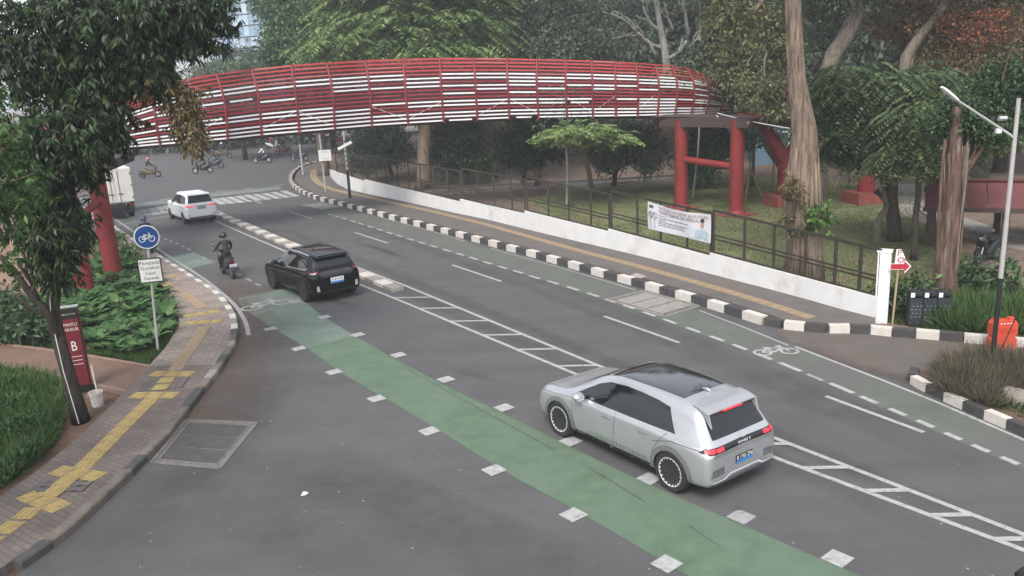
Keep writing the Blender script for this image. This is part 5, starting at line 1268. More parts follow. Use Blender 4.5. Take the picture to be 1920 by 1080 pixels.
c.wheels(RIMD, mat('rim_silver', (.6, .6, .6), .35, .2), 'turbine'); c.place((3.29, 13.27, 0), 2.1807); silver = c

# black hatchback: middle distance
c = Car('black_hatchback', 'glossy black compact hatchback with rear spoiler and white number plate behind the scooter', [
    (-.76, .42, .80, .88, .66, .62, .54), (-.745, .34, .86, .98, .78, .74, .62), (-.70, .29, .90, 1.06, .84, .80, .66), (-.62, .27, .93, 1.13, .875, .83, .655), (-.52, .26, .95, 1.28, .89, .845, .63), (-.42, .26, .96, 1.42, .90, .855, .61), (-.32, .255, .97, 1.49, .905, .86, .605),
    (0, .245, .98, 1.545, .905, .865, .61), (.7, .23, .97, 1.575, .905, .865, .62), (1.3, .22, .96, 1.56, .905, .865, .61), (1.7, .22, .95, 1.47, .905, .86, .60), (2.1, .22, .94, 1.28, .905, .855, .62), (2.4, .22, .935, 1.10, .905, .85, .66), (2.6, .225, .925, 1.01, .90, .845, .72), (2.9, .235, .89, .97, .89, .82, .72), (3.2, .26, .83, .91, .86, .77, .67), (3.4, .30, .74, .80, .79, .70, .60), (3.46, .38, .64, .69, .70, .62, .54)], BLACKP, 2.65, .335, .905)
for x in (0, 2.65): c.both('arch_trim', arc_ring(x, .33, .36, .42, R(-12), R(192)), PLB, off=.008, res=.1)
c.arches(.365)
c.both('side_window', [(2.36, .985), (2.05, 1.17), (1.75, 1.33), (1.45, 1.42), (1.0, 1.45), (.5, 1.44), (.1, 1.40), (-.18, 1.30), (-.30, 1.12), (-.1, 1.06), (1.2, 1.01)], DGL)
c.both('window_trim', [[(-.32, 1.095), (-.1, 1.045), (1.2, .995), (1.2, 1.01), (-.1, 1.062), (-.31, 1.115)]], CHR, off=.006)
c.both('roof_rail', [[(-.1, 1.47), (.6, 1.505), (1.3, 1.49), (1.62, 1.42), (1.62, 1.435), (1.3, 1.51), (.6, 1.525), (-.1, 1.49)]], CHR, off=.012)
c.decal('roof_glass', [(.25, -.48), (1.5, -.5), (1.5, .5), (.25, .48)], 'T', RFG)
c.decal('windscreen', [(1.62, -.53), (2.2, -.56), (2.52, -.6), (2.58, 0), (2.52, .6), (2.2, .56), (1.62, .53)], 'T', DGL)
c.decal('rear_window', [(-.62, 1.135), (.62, 1.135), (.60, 1.25), (.54, 1.40), (-.54, 1.40), (-.60, 1.25)], 'B', DGL, res=.06)
c.decal('tailgate_reflection', [(-.52, .83), (.52, .83), (.60, .97), (.5, 1.03), (-.5, 1.03), (-.60, .97)], 'B', mat('reflection_grey', (.06, .06, .062), .25, .5), off=.005, res=.05)  # grey patch painting a reflection across the black tailgate
for sg in (1, -1):
    c.decal('tail_lamp', [(sg * .58, 1.0), (sg * .83, .97), (sg * .84, 1.01), (sg * .62, 1.05)], 'B', TAILD, off=.007, res=.05); c.decal('lamp_lens', [(sg * .66, .985), (sg * .82, .965), (sg * .80, 1.0)], 'B', LENS, off=.010, res=.05)
    c.decal('reflector_panel', [(sg * .62, .40), (sg * .74, .42), (sg * .72, .60), (sg * .64, .58)], 'B', LENS, off=.006, res=.05); c.mirror(2.0, 1.03, .865, BLACKP, sg)
c.decal('lower_valance', [(-.7, .30), (.7, .30), (.6, .40), (-.6, .40)], 'B', PLB, off=.005, res=.05)
c.plate(0, .70, PLATW, 'B 2616 TBI', PLATK, w=.46, h=.19)
for v in 'LR': c.line([(1.15, .3), (1.13, 1.0)], .008, v, GAP); c.line([(2.2, .3), (2.3, .97)], .008, v, GAP); c.line([(.36, .55), (.2, .8), (.05, 1.04)], .008, v, GAP); c.decal('door_handle', [(1.22, .86), (1.44, .86), (1.44, .885), (1.22, .885)], v, BLACKP, off=.012); c.decal('door_handle', [(.3, .88), (.52, .88), (.52, .905), (.3, .905)], v, BLACKP, off=.012)
sp_ = MB(); sp_.loft([(-.20, 0, 1.51, .57, .012), (-.36, 0, 1.485, .585, .028), (-.50, 0, 1.45, .585, .022), (-.56, 0, 1.43, .575, .01)], 24, 5); sp_.build('spoiler', BLACKP, c.t, smooth=True, angle=40, local=True)
MB().box((-.45, 0, 1.507), (.03, 1.1, .006)).build('spoiler_trim', CHR, c.t, local=True)
MB().beam((-.60, .30, 1.145), (-.53, -.18, 1.20), .02, .02).build('rear_wiper', PLB, c.t, local=True)
text_mesh('badge_lettering', 'ev', .06, CHR, MRear(-.42, .99, -.735), c.t, ext=.002) if False else None
c.wheels(RIMD, RIMD, 'five', .22); c.t.scale = (1.03, 1.03, 1.05); c.place(G(571, 566) + Vector((.905 * math.sin(R(127.5)), -.905 * math.cos(R(127.5)), 0)), R(127.5)); black = c

# white people carrier at the junction
c = Car('white_people_carrier', 'pearl white people carrier with lit tail lamps waiting near the crossing', [
    (-.79, .44, .86, .96, .66, .62, .54), (-.775, .36, .92, 1.06, .78, .74, .62), (-.73, .31, .97, 1.16, .83, .79, .66), (-.66, .29, 1.0, 1.30, .85, .81, .655), (-.58, .28, 1.01, 1.45, .858, .815, .63), (-.48, .275, 1.02, 1.58, .862, .82, .61), (-.38, .27, 1.02, 1.635, .864, .822, .61),
    (0, .26, 1.01, 1.68, .866, .825, .62), (.8, .24, 1.0, 1.70, .866, .825, .63), (1.4, .235, .99, 1.68, .866, .825, .62), (1.8, .235, .98, 1.58, .866, .822, .61), (2.2, .235, .975, 1.38, .866, .818, .63), (2.5, .235, .97, 1.18, .866, .812, .67), (2.7, .24, .965, 1.06, .862, .805, .71), (3.0, .25, .93, 1.02, .852, .78, .71), (3.3, .27, .87, .97, .82, .74, .67), (3.5, .31, .78, .86, .76, .68, .60), (3.58, .40, .66, .72, .67, .60, .52)], PEARL, 2.75, .325, .866)
c.arches(.355)
c.both('side_window', [(2.46, 1.03), (2.1, 1.24), (1.75, 1.44), (1.45, 1.53), (.8, 1.56), (.2, 1.545), (-.25, 1.50), (-.42, 1.40), (-.46, 1.14), (.6, 1.09)], DGL)
c.both('sill_trim', [(.40, .225), (2.36, .225), (2.34, .31), (.42, .31)], mat('silver_sill', (.4, .4, .4), .5, .3))
c.decal('windscreen', [(1.66, -.54), (2.2, -.57), (2.62, -.62), (2.68, 0), (2.62, .62), (2.2, .57), (1.66, .54)], 'T', DGL)
c.decal('rear_window', [(-.66, 1.17), (.66, 1.17), (.62, 1.35), (.56, 1.54), (-.56, 1.54), (-.62, 1.35)], 'B', mat('rear_glass', (.05, .055, .065), .1, spec=.6), res=.06)
for sg in (1, -1):
    c.decal('tail_lamp', [(sg * .34, 1.0), (sg * .82, .95), (sg * .845, 1.03), (sg * .34, 1.04)], 'B', TAILD, off=.006, res=.05); c.decal('lamp_lens', [(sg * .36, 1.015), (sg * .80, .99), (sg * .82, 1.04), (sg * .40, 1.055)], 'B', TAILR, off=.010, res=.05); c.decal('reflector', [(sg * .60, .50), (sg * .76, .50), (sg * .75, .53), (sg * .6, .53)], 'B', TAILD, off=.006, res=.05); c.mirror(2.05, 1.07, .83, PEARL, sg)
c.decal('lamp_strip', [(-.36, 1.0), (.36, 1.0), (.36, 1.025), (-.36, 1.025)], 'B', GLOSS, off=.006, res=.05); c.decal('lower_valance', [(-.72, .33), (.72, .33), (.70, .42), (-.70, .42)], 'B', CLAD, off=.005, res=.05)
c.plate(0, .90, CLAD, 'B 1829 KVA', PLATW, blue=False, w=.46, h=.15)
for v in 'LR': c.line([(1.2, .3), (1.18, 1.08)], .008, v, GAP); c.line([(2.24, .3), (2.38, 1.02)], .008, v, GAP); c.line([(.4, .5), (.15, .85), (.1, 1.1)], .008, v, GAP); c.line([(-.6, .93), (2.4, .88)], .012, v, GAP)
sp_ = MB(); sp_.loft([(-.30, 0, 1.65, .58, .012), (-.45, 0, 1.63, .60, .03), (-.58, 0, 1.60, .60, .02), (-.64, 0, 1.59, .58, .01)], 24, 5); sp_.build('spoiler', PEARL, c.t, smooth=True, angle=40, local=True)
MB().loft([(0, 0, 1.68, .01, .008), (.05, 0, 1.71, .015, .03), (.14, 0, 1.70, .015, .008)], 8).build('roof_fin', PEARL, c.t, smooth=True, local=True)
c.wheels(RIMD, CHR, 'five', .2); c.place((-17.39, 46.03, 0), 2.1915)

# box truck
TW = mat('truck_box', (.50, .49, .46), .7, var=.08, scale=1.5, col2=(.33, .30, .26), c2=(.55, .8), s2=1.2); TD = mat('truck_seam', (.16, .14, .12), .7)
t = thing('box_truck', 'dirty white box truck with rear doors seen behind the left bridge pillar', 'truck')
MB().box((2.0, 0, 1.95), (4.0, 1.95, 2.0)).build('cargo_box', TW, t, local=True)
for sg in (-1, 1):
    d = MB().box((-.03, sg * .475, 1.95), (.05, .925, 1.9)).build('rear_door', TW, t, local=True)
    MB().tube([(-.075, sg * .22, 1.05), (-.075, sg * .22, 2.85)], .018, 6).build('lock_bar', TD, d, local=True)
    MB().box((-.08, sg * .25, 1.5), (.04, .3, .04)).build('handle', TD, d, local=True)
    for z in (1.25, 1.95, 2.65): MB().box((-.07, sg * .92, z), (.05, .1, .1)).build('hinge', TD, d, local=True)
    MB().box((-.06, sg * .75, .82), (.05, .22, .12)).build('tail_lamp', TAILD, t, local=True)
    MB().box((-.12, sg * .65, .55), (.02, .45, .4)).build('mud_flap', RUB, t, local=True)
MB().box((-.05, 0, .62), (.1, 1.8, .12)).build('rear_bumper', BLK, t, local=True); MB().box((2.3, 0, .80), (5.6, .8, .26)).build('chassis', BLK, t, local=True)
MB().loft([(4.15, 0, 1.3, .88, .75), (4.6, 0, 1.3, .9, .78), (5.1, 0, 1.25, .9, .74), (5.6, 0, 1.1, .86, .58), (5.75, 0, 1.0, .8, .45)], 20, 6).build('cab', TW, t, smooth=True, angle=40, local=True)
for x in (.9, 4.9):
    for sg in (-1, 1): MB().tube([(x, sg * .90, .40), (x, sg * .62, .40)], .40, 24).build('wheel', RUB, t, smooth=True, angle=50, local=True)
MB().box((2, .985, .75), (2.4, .03, .3)).build('side_guard', BLK, t, local=True); MB().box((2, -.985, .75), (2.4, .03, .3)).build('side_guard', BLK, t, local=True)
t.location = G(232, 412) + Vector((-.35, .3, 0)); t.rotation_euler = (0, 0, R(121))
# ------------------------------------------------------------------ people and scooters
SKIN = mat('skin', (.20, .105, .065), .6, var=.05); HAIR = mat('hair', (.012, .010, .009), .7); EYE = mat('eye', (.03, .02, .02), .3)
CLOTH = {k: mat('cloth_' + k, v, .9, var=.15, scale=8, bump=.2, bscale=30) for k, v in dict(dark=(.022, .020, .020), black=(.012, .012, .013), grey=(.12, .12, .12), white=(.6, .58, .58), pink=(.45, .16, .22), red=(.30, .03, .03), green=(.03, .11, .04), navy=(.02, .03, .06), brown=(.12, .07, .04), denim=(.05, .065, .09)).items()}
HELM = {k: mat('helmet_' + k, v, .25, var=.04, spec=.5) for k, v in dict(black=(.012, .012, .013), pink=(.5, .1, .18), white=(.6, .6, .6), blue=(.03, .07, .15), red=(.35, .03, .03), green=(.03, .14, .05)).items()}
def skin_body(J, bones, rad, rootj):
    """one continuous body grown round a skeleton of joints"""
    names = list(J); idx = {n: i for i, n in enumerate(names)}
    me = bpy.data.meshes.new('body'); me.from_pydata([tuple(J[n]) for n in names], [(idx[a], idx[b]) for a, b in bones], [])
    o = bpy.data.objects.new('body', me); COL.objects.link(o)
    m = o.modifiers.new('skin', 'SKIN'); m.use_smooth_shade = True; m.branch_smoothing = .6
    sv = me.skin_vertices[0].data
    for n in names:
        r_ = rad[n]; sv[idx[n]].radius = r_ if isinstance(r_, tuple) else (r_, r_); sv[idx[n]].use_root = (n == rootj)
    q = o.modifiers.new('sub', 'SUBSURF'); q.levels = 1; q.render_levels = 1
    bpy.context.view_layer.update()
    out = bpy.data.meshes.new_from_object(o.evaluated_get(bpy.context.evaluated_depsgraph_get())); bpy.data.objects.remove(o)
    return out
def near_seg(p, a, b):
    d = b - a; t = max(0, min(1, (p - a).dot(d) / max(1e-9, d.dot(d)))); return (p - a - d * t).length
def person(name, label, J, top, legs, helmet=None, hair=True, shoes=None, group=None, cat='person'):
    J = {k: Vector(v) for k, v in J.items()}; look = J.pop('look', Vector((1, 0, 0))); t = thing(name, label, cat, group=group)
    rad = dict(pelvis=(.15, .125), waist=(.135, .11), chest=(.165, .125), neck0=(.085, .08), neck=.055, head=.06)
    bones = [('pelvis', 'waist'), ('waist', 'chest'), ('chest', 'neck0'), ('neck0', 'neck'), ('neck', 'head')]
    for s in 'LR':
        bones += [('neck0', 'sh' + s), ('sh' + s, 'el' + s), ('el' + s, 'wr' + s), ('wr' + s, 'palm' + s), ('pelvis', 'hip' + s), ('hip' + s, 'kn' + s), ('kn' + s, 'an' + s), ('an' + s, 'toe' + s)]
        rad.update({'sh' + s: .072, 'el' + s: .05, 'wr' + s: .034, 'palm' + s: (.038, .022), 'hip' + s: .098, 'kn' + s: .068, 'an' + s: .046, 'toe' + s: (.045, .032)})
        J['palm' + s] = J['wr' + s] + (J['wr' + s] - J['el' + s]).normalized() * .07
    me = skin_body(J, bones, rad, 'pelvis')
    mats = [CLOTH[top], CLOTH[legs], SKIN, CLOTH[shoes or 'black']]
    for m in mats: me.materials.append(m)
    seg = [(0, 'waist', 'chest'), (0, 'chest', 'neck0'), (2, 'neck', 'head'), (1, 'pelvis', 'waist')]
    for s in 'LR': seg += [(0, 'neck0', 'sh' + s), (0, 'sh' + s, 'el' + s), (0, 'el' + s, 'wr' + s), (2, 'wr' + s, 'palm' + s), (1, 'pelvis', 'hip' + s), (1, 'hip' + s, 'kn' + s), (1, 'kn' + s, 'an' + s), (3, 'an' + s, 'toe' + s)]
    mi = []
    for f in me.polygons:
        c = f.center; mi.append(min(seg, key=lambda q: near_seg(c, J[q[1]], J[q[2]]))[0])
    me.polygons.foreach_set('material_index', mi); me.polygons.foreach_set('use_smooth', [True] * len(me.polygons))
    # five fingers grown out of each palm, curled round what they hold
    bm = bmesh.new(); bm.from_mesh(me)
    fb = MB()
    for s, sg in (('L', 1), ('R', -1)):
        d = (J['wr' + s] - J['el' + s]).normalized(); side_ = d.cross(Vector((0, 0, 1))); side_ = side_.normalized() if side_.length > .1 else Vector((0, 1, 0)); dn = side_.cross(d).normalized(); dn = -dn if dn.z > 0 else dn
        for k, L in enumerate((.062, .070, .066, .052)):
            b0 = J['palm' + s] + side_ * ((k - 1.5) * .02); fb.tube([b0, b0 + d * L * .5 + dn * .006, b0 + d * L * .7 + dn * .03, b0 + d * L * .5 + dn * .05], [.010, .0095, .009, .007], 5)
        b0 = J['wr' + s] + d * .03 - side_ * (sg * .03); fb.tube([b0, b0 + d * .025 - side_ * (sg * .02), b0 + d * .055 - side_ * (sg * .015) + dn * .015], [.012, .011, .008], 5)
    fm = bpy.data.meshes.new('f'); fm.from_pydata(fb.v, [], fb.f); n0 = len(bm.faces); bm.from_mesh(fm); bm.faces.ensure_lookup_table()
    for f in bm.faces[n0:]: f.material_index = 2; f.smooth = True
    bm.to_mesh(me); bm.free(); bpy.data.meshes.remove(fm)
    link('body', me, t)
    # head with face, turned the way the body looks
    H = J['head']; fw = look.normalized(); M = Matrix.Translation(H + Vector((0, 0, .06))) @ fw.to_track_quat('X', 'Z').to_matrix().to_4x4()
    hb = bmesh.new(); bmesh.ops.create_uvsphere(hb, u_segments=20, v_segments=14, radius=1)
    for v in hb.verts:
        q = v.co.copy(); x, y, z = q
        sx = .098 * (1 if x < 0 else .96); v.co = Vector((x * sx, y * .075 * (1 - .18 * max(0, -z)), z * .125))
        if x > .55: v.co.x += .020 * math.exp(-((y / .22) ** 2 + ((z + .15) / .28) ** 2)) - .008 * math.exp(-(((abs(y) - .42) / .2) ** 2 + ((z - .1) / .16) ** 2))
    hm = bpy.data.meshes.new('head'); hb.to_mesh(hm); hb.free(); hm.transform(M); hm.materials.append(SKIN); hm.polygons.foreach_set('use_smooth', [True] * len(hm.polygons)); head = link('head', hm, t)
    for sg in (-1, 1):
        MB().lathe([(0, -.004), (.011, 0), (0, .006)], 8, M @ Matrix.Translation((.086, sg * .032, .012)) @ Matrix.Rotation(R(90), 4, 'Y')).build('eye', EYE, head, local=True)
        MB().loft([(-.015, 0, 0, .006, .024), (.0, 0, 0, .012, .032), (.015, 0, 0, .006, .02)], 8).build('ear', SKIN, head, smooth=True, local=True).data.transform(M @ Matrix.Translation((-.005, sg * .076, 0)))
    MB().box((0, 0, 0), (.006, .045, .010)).build('mouth', mat('lips', (.18, .06, .05), .5) if 'lips' not in MATS else MATS['lips'], head, local=True).data.transform(M @ Matrix.Translation((.084, 0, -.058)))
    if helmet:
        prof = [(.138 * math.cos(a) if i else .128, .145 * math.sin(a) + .02) for i, a in enumerate(np.linspace(-.35, math.pi / 2, 9))]; prof[-1] = (0, prof[-1][1])
        o = MB().lathe(prof, 20, M @ Matrix.Diagonal((1.12, .98, 1, 1)), cap=False).build('helmet', HELM[helmet], t, smooth=True, local=True)
        vz = MB(); 
        P = lambda a, z: M @ Vector((.165 * math.cos(a), .145 * math.sin(a), z)); A = np.linspace(-1.1, 1.1, 9)
        vz.ribbon([P(a, -.07) for a in A], [P(a, .045) for a in A]); vz.build('visor', DGL, o, smooth=True, local=True)
    elif hair:
        prof = [(.092 * math.cos(a), .115 * math.sin(a) + .02) for a in np.linspace(-.1, math.pi / 2, 7)]; prof[-1] = (0, prof[-1][1])
        MB().lathe(prof, 16, M @ Matrix.Translation((-.018, 0, .012)) @ Matrix.Diagonal((1.1, .93, 1, 1)), cap=False).build('hair', HAIR, t, smooth=True, local=True)
    return t
def ride_pose(lean=0.0, look=(1, 0, -.05)):
    return dict(pelvis=(-.30, 0, .90), waist=(-.27 + lean * .3, 0, 1.06), chest=(-.20 + lean * .7, 0, 1.28), neck0=(-.15 + lean, 0, 1.42), neck=(-.12 + lean, 0, 1.49), head=(-.10 + lean, 0, 1.55), look=look,
        shL=(-.14 + lean, .185, 1.39), elL=(.04 + lean * .6, .29, 1.16), wrL=(.27, .30, 1.06), shR=(-.14 + lean, -.185, 1.39), elR=(.04 + lean * .6, -.29, 1.16), wrR=(.27, -.30, 1.06),
        hipL=(-.24, .11, .86), knL=(.16, .21, .76), anL=(.14, .19, .37), toeL=(.29, .20, .33), hipR=(-.24, -.11, .86), knR=(.16, -.21, .76), anR=(.14, -.19, .37), toeR=(.29, -.20, .33))
def scooter(name, label, m, plate_m=None, group=None, sporty=False, txt='B 4512 TKL'):
    t = thing(name, label, 'motor scooter', group=group); bl = lambda b, n, mm, p=None, **k: b.build(n, mm, p or t, local=True, smooth=True, angle=45, **k)
    for x, n in ((.64, 1), (-.64, 1)):
        w = MB().tube([(x, -.055, .275), (x, -.04, .275), (x, .04, .275), (x, .055, .275)], [.235, .275, .275, .235], 22).build('wheel', RUB, t, smooth=True, angle=40, local=True)
        rb = MB().tube([(x, -.058, .275), (x, .058, .275)], .165, 18).build('rim', CHR if sporty else CLAD, w, smooth=True, angle=40, local=True)
        sb = MB()
        for k in range(5):
            a = 2 * math.pi * k / 5; sb.beam((x, -.061, .275), (x + .16 * math.cos(a), -.061, .275 + .16 * math.sin(a)), .006, .03, (0, 1, 0)) ; sb.beam((x, .061, .275), (x + .16 * math.cos(a), .061, .275 + .16 * math.sin(a)), .006, .03, (0, 1, 0))
        tag(sb.build('rim_spokes', GAP, w, local=True), kind='stuff')
    bl(MB().loft([(-.86, 0, .78, .04, .03), (-.78, 0, .76, .09, .07), (-.55, 0, .65, .15, .19), (-.25, 0, .56, .165, .25), (-.02, 0, .42, .15, .17), (.15, 0, .37, .16, .10), (.34, 0, .40, .15, .11)], 14), 'tail_body', m)
    bl(MB().loft([(.30, 0, .52, .16, .18), (.42, 0, .64, .20, .30), (.50, 0, .78, .17, .24), (.56, 0, .86, .12, .12), (.62, 0, .84, .05, .05)], 14), 'leg_shield', m)
    bl(MB().loft([(.40, 0, .54, .07, .04), (.62, 0, .58, .085, .04), (.80, 0, .52, .08, .05), (.90, 0, .44, .05, .03)], 10), 'front_fender', m)
    bl(MB().loft([(-.70, 0, .80, .10, .03), (-.50, 0, .815, .14, .045), (-.25, 0, .80, .14, .045), (-.02, 0, .77, .09, .03)], 12), 'seat', PLB)
    for sg in (-1, 1): bl(MB().tube([(.64, sg * .075, .275), (.52, sg * .075, .62)], .022, 8), 'fork', STEEL)
    hb = MB().tube([(.34, .36, 1.02), (.43, .2, 1.03), (.46, 0, 1.0), (.43, -.2, 1.03), (.34, -.36, 1.02)], .018, 8); bl(hb, 'handlebar', BLK)
    bl(MB().loft([(.36, 0, .98, .10, .06), (.48, 0, .98, .14, .08), (.58, 0, .94, .08, .05)], 12), 'headlamp_cowl', m); bl(MB().loft([(.55, 0, .945, .07, .04), (.605, 0, .93, .04, .02)], 10), 'headlamp', LENS)
    for sg in (-1, 1):
        mr = bl(MB().tube([(.42, sg * .22, 1.04), (.44, sg * .30, 1.20)], .009, 6), 'mirror_stem', BLK); bl(MB().loft([(-.015, 0, 0, .05, .035), (.015, 0, 0, .06, .045)], 12), 'mirror', CHR, mr); CH[mr.name][-1].data.transform(Matrix.Translation((.44, sg * .32, 1.23)))
        bl(MB().box((.34, sg * .31, 1.02), (.04, .13, .035)), 'grip', RUB)
    bl(MB().tube([(.0, -.12, .26), (-.35, -.17, .28), (-.5, -.19, .34), (-.86, -.19, .42)], [.025, .03, .06, .05], 10), 'exhaust', BLK)
    bl(MB().loft([(-.80, 0, .70, .10, .03), (-.88, 0, .69, .08, .025)], 10), 'tail_lamp', TAILD); bl(MB().tube([(-.78, -.05, .86), (-.86, -.12, .85), (-.86, .12, .85), (-.78, .05, .86)], .014, 6), 'grab_rail', BLK)
    bl(MB().beam((-.82, 0, .66), (-1.0, 0, .40), .16, .012), 'rear_mudguard', PLB)
    p = MB().box((0, 0, 0), (.014, .27, .11)).build('number_plate', plate_m or PLATK, t, local=True); p.data.transform(Matrix.Translation((-.925, 0, .58)) @ Matrix.Rotation(R(-14), 4, 'Y'))
    text_mesh('plate_lettering', txt, .07, PLATK if plate_m is PLATW else PLATW, Matrix.Translation((-.935, 0, .58)) @ Matrix.Rotation(R(-14), 4, 'Y') @ Matrix(((0, 0, -1, 0), (-1, 0, 0, 0), (0, 1, 0, 0), (0, 0, 0, 1))), p, ext=.0004, sx=.62)
    return t
SBLK = mat('scooter_black', (.014, .014, .016), .3, spec=.5); SBRN = mat('scooter_brown', (.10, .065, .035), .4); SRED = mat('scooter_red', (.20, .03, .03), .35); SDK = mat('scooter_charcoal', (.03, .033, .04), .35); SWH = mat('scooter_white', (.5, .5, .5), .35)
def put(px, ang, rider, sc, z=0.0, s=1.0):
    c = G(*px, z)
    for o in (rider, sc):
        if o: o.location = c; o.rotation_euler = (0, 0, R(ang)); o.scale = (s, s, s)
# rider just ahead of the black hatchback
sc0 = scooter('motor_scooter', 'dark scooter with white number plate riding ahead of the black hatchback', SDK, PLATW)
rd0 = person('rider', 'rider in dark jacket and black helmet on the scooter ahead of the black hatchback', ride_pose(.03), 'dark', 'black', 'black')
put((428, 518), 124, rd0, sc0, s=1.0)
# riders crossing the far junction
far = [((283, 333), 12, 'brown', SBRN, 'pink', 'grey', 'brown scooter with a rider in a pink helmet at far left of the junction', 'rider in pink helmet on the brown scooter at the junction'),
       ((381, 325), 192, 'dark', SBLK, 'black', 'black', 'black scooter with bright trim, front one of the close pair at the junction', 'rider in black on the front scooter of the close pair'),
       ((402, 316), 196, 'grey', SDK, 'blue', 'denim', 'charcoal scooter, rear one of the close pair at the junction', 'rider in grey on the rear scooter of the close pair'),
       ((420, 297), 14, 'brown', SBRN, 'white', 'brown', 'brown scooter just under the lowest bridge slats near the far kerb', 'rider in brown with a white helmet near the far kerb'),
       ((492, 306), 190, 'white', SBLK, 'black', 'black', 'black scooter ridden alone by a person in a white top', 'rider in a white top alone in the middle of the junction'),
       ((532, 290), 188, 'green', SRED, 'red', 'navy', 'red scooter behind the traffic light pole', 'rider in green with a red helmet behind the traffic light'),
       ((562, 303), 186, 'navy', SDK, 'white', 'navy', 'charcoal scooter right beside the traffic light pole', 'rider in navy with a white helmet beside the traffic light'),
       ((512, 280), 10, 'red', SWH, 'green', 'denim', 'white scooter farthest off at the far kerb', 'rider in red with a green helmet farthest off at the far kerb')]
for px, ang, top, m, hel, legs, l1, l2 in far:
    a = scooter('motor_scooter', l1, m, txt='B 3' + str(px[0]) + ' SRQ', group='scooters crossing the far junction', sporty=(px[0] in (381, 492)))
    b_ = person('rider', l2, ride_pose(.04), 'dark' if top in ('brown', 'grey', 'green') else top, legs, hel, group='riders crossing the far junction'); put(px, ang, b_, a, s=1.0)
sc1 = scooter('motor_scooter', 'dark scooter hidden behind the round bicycle sign', SDK); rd1 = person('rider', 'rider with dark blue helmet peeking out above the round bicycle sign', ride_pose(.0), 'navy', 'black', 'blue'); put((279, 476), 124, rd1, sc1)
rd2 = person('rider', 'rider in black helmet entering at the bottom right corner of the road', ride_pose(.02), 'black', 'black', 'black'); sc3 = scooter('motor_scooter', 'black scooter entering at the bottom right corner of the road', SBLK); q_ = G(1922, 1068, 1.72)
for o in (rd2, sc3): o.location = (q_.x, q_.y, .004); o.rotation_euler = (0, 0, R(124))
sc2 = scooter('motor_scooter', 'parked black scooter under the red roofed shelter', SBLK); put((1850, 492), 215, None, sc2)
stand = dict(pelvis=(0, 0, .93), waist=(0, 0, 1.08), chest=(.01, 0, 1.28), neck0=(0, 0, 1.43), neck=(0, 0, 1.50), head=(.01, 0, 1.56), shL=(0, .18, 1.40), elL=(-.03, .23, 1.13), wrL=(.06, .22, .90), shR=(0, -.18, 1.40), elR=(-.02, -.23, 1.13), wrR=(.08, -.22, .91), hipL=(0, .10, .90), knL=(.03, .11, .49), anL=(-.02, .11, .09), toeL=(.13, .12, .045), hipR=(0, -.10, .90), knR=(.05, -.11, .49), anR=(.10, -.11, .09), toeR=(.25, -.12, .045))
pd = person('pedestrian', 'pedestrian in dark trousers half hidden behind the white notice board', stand, 'grey', 'black'); pd.location = G(612, 322, .19); pd.rotation_euler = (0, 0, R(110))
# ------------------------------------------------------------------ foliage
def unit(a): return a / np.maximum(1e-9, np.linalg.norm(a, axis=1, keepdims=True))
def leaf_mesh(name, P, D, Nn, L, W, tint, m):
    """one mesh of folded four-cornered leaves: base points P, directions D, normals Nn"""
    n = len(P); D = unit(D); S = unit(np.cross(D, Nn)); Nn = np.cross(S, D); L = L[:, None]; W = W[:, None]
    v = np.empty((n, 4, 3), np.float32)
    v[:, 0] = P; v[:, 1] = P + D * L * .45 + S * W * .5 + Nn * W * .12; v[:, 2] = P + D * L - Nn * L * .08; v[:, 3] = P + D * L * .45 - S * W * .5 + Nn * W * .12
    me = bpy.data.meshes.new(name); me.vertices.add(n * 4); me.vertices.foreach_set('co', v.ravel())
    me.loops.add(n * 4); me.loops.foreach_set('vertex_index', np.arange(n * 4, dtype=np.int32))
    me.polygons.add(n); me.polygons.foreach_set('loop_start', np.arange(0, n * 4, 4, dtype=np.int32)); me.polygons.foreach_set('loop_total', np.full(n, 4, np.int32))
    me.update(calc_edges=True); me.materials.append(m)
    a = me.attributes.new('tint', 'FLOAT', 'FACE'); a.data.foreach_set('value', np.clip(tint, 0, 1).astype(np.float32)); return me
def rdir(n): return unit(RNG.normal(size=(n, 3)))
def blob_points(blobs, n, shell=.5):
    """clump centres spread through ellipsoids, denser towards the outside"""
    B_ = np.array(blobs, float); w = (B_[:, 3] * B_[:, 4] * B_[:, 5]) ** (2 / 3); k = RNG.choice(len(B_), n, p=w / w.sum())
    d = rdir(n); r = RNG.uniform(shell, 1.0, n) ** .6 * (1 + .13 * RNG.normal(size=n)); ph = RNG.uniform(0, 6, 3)
    r *= 1 + .18 * np.sin(d[:, 0] * 5 + ph[0] + k) * np.cos(d[:, 1] * 4 + ph[1]) + .12 * np.sin(d[:, 2] * 7 + ph[2] + k * 2)
    return B_[k, :3] + d * r[:, None] * B_[k, 3:6], d
def spread(blobs, n_clump, per, L, W, m, name='crown', size=.35, droop=.3, tint=(.15, .75), tvar=.18, shell=.45, rand=1.0):
    c, d = blob_points(blobs, n_clump, shell); n = n_clump * per; ci = np.repeat(np.arange(n_clump), per)
    P = c[ci] + RNG.normal(size=(n, 3)) * size * np.array([.6, .6, .45]); out = d[ci] * .7 + RNG.normal(size=(n, 3)) * rand * .6; out[:, 2] -= droop
    Nn = RNG.normal(size=(n, 3)) * .55 + np.array([0, 0, 1.0]) + d[ci] * .4
    ct = RNG.uniform(tint[0], tint[1], n_clump); T = ct[ci] + RNG.normal(size=n) * tvar
    return leaf_mesh(name, P, out, Nn, L * RNG.uniform(.7, 1.25, n), W * RNG.uniform(.7, 1.25, n), T, m)
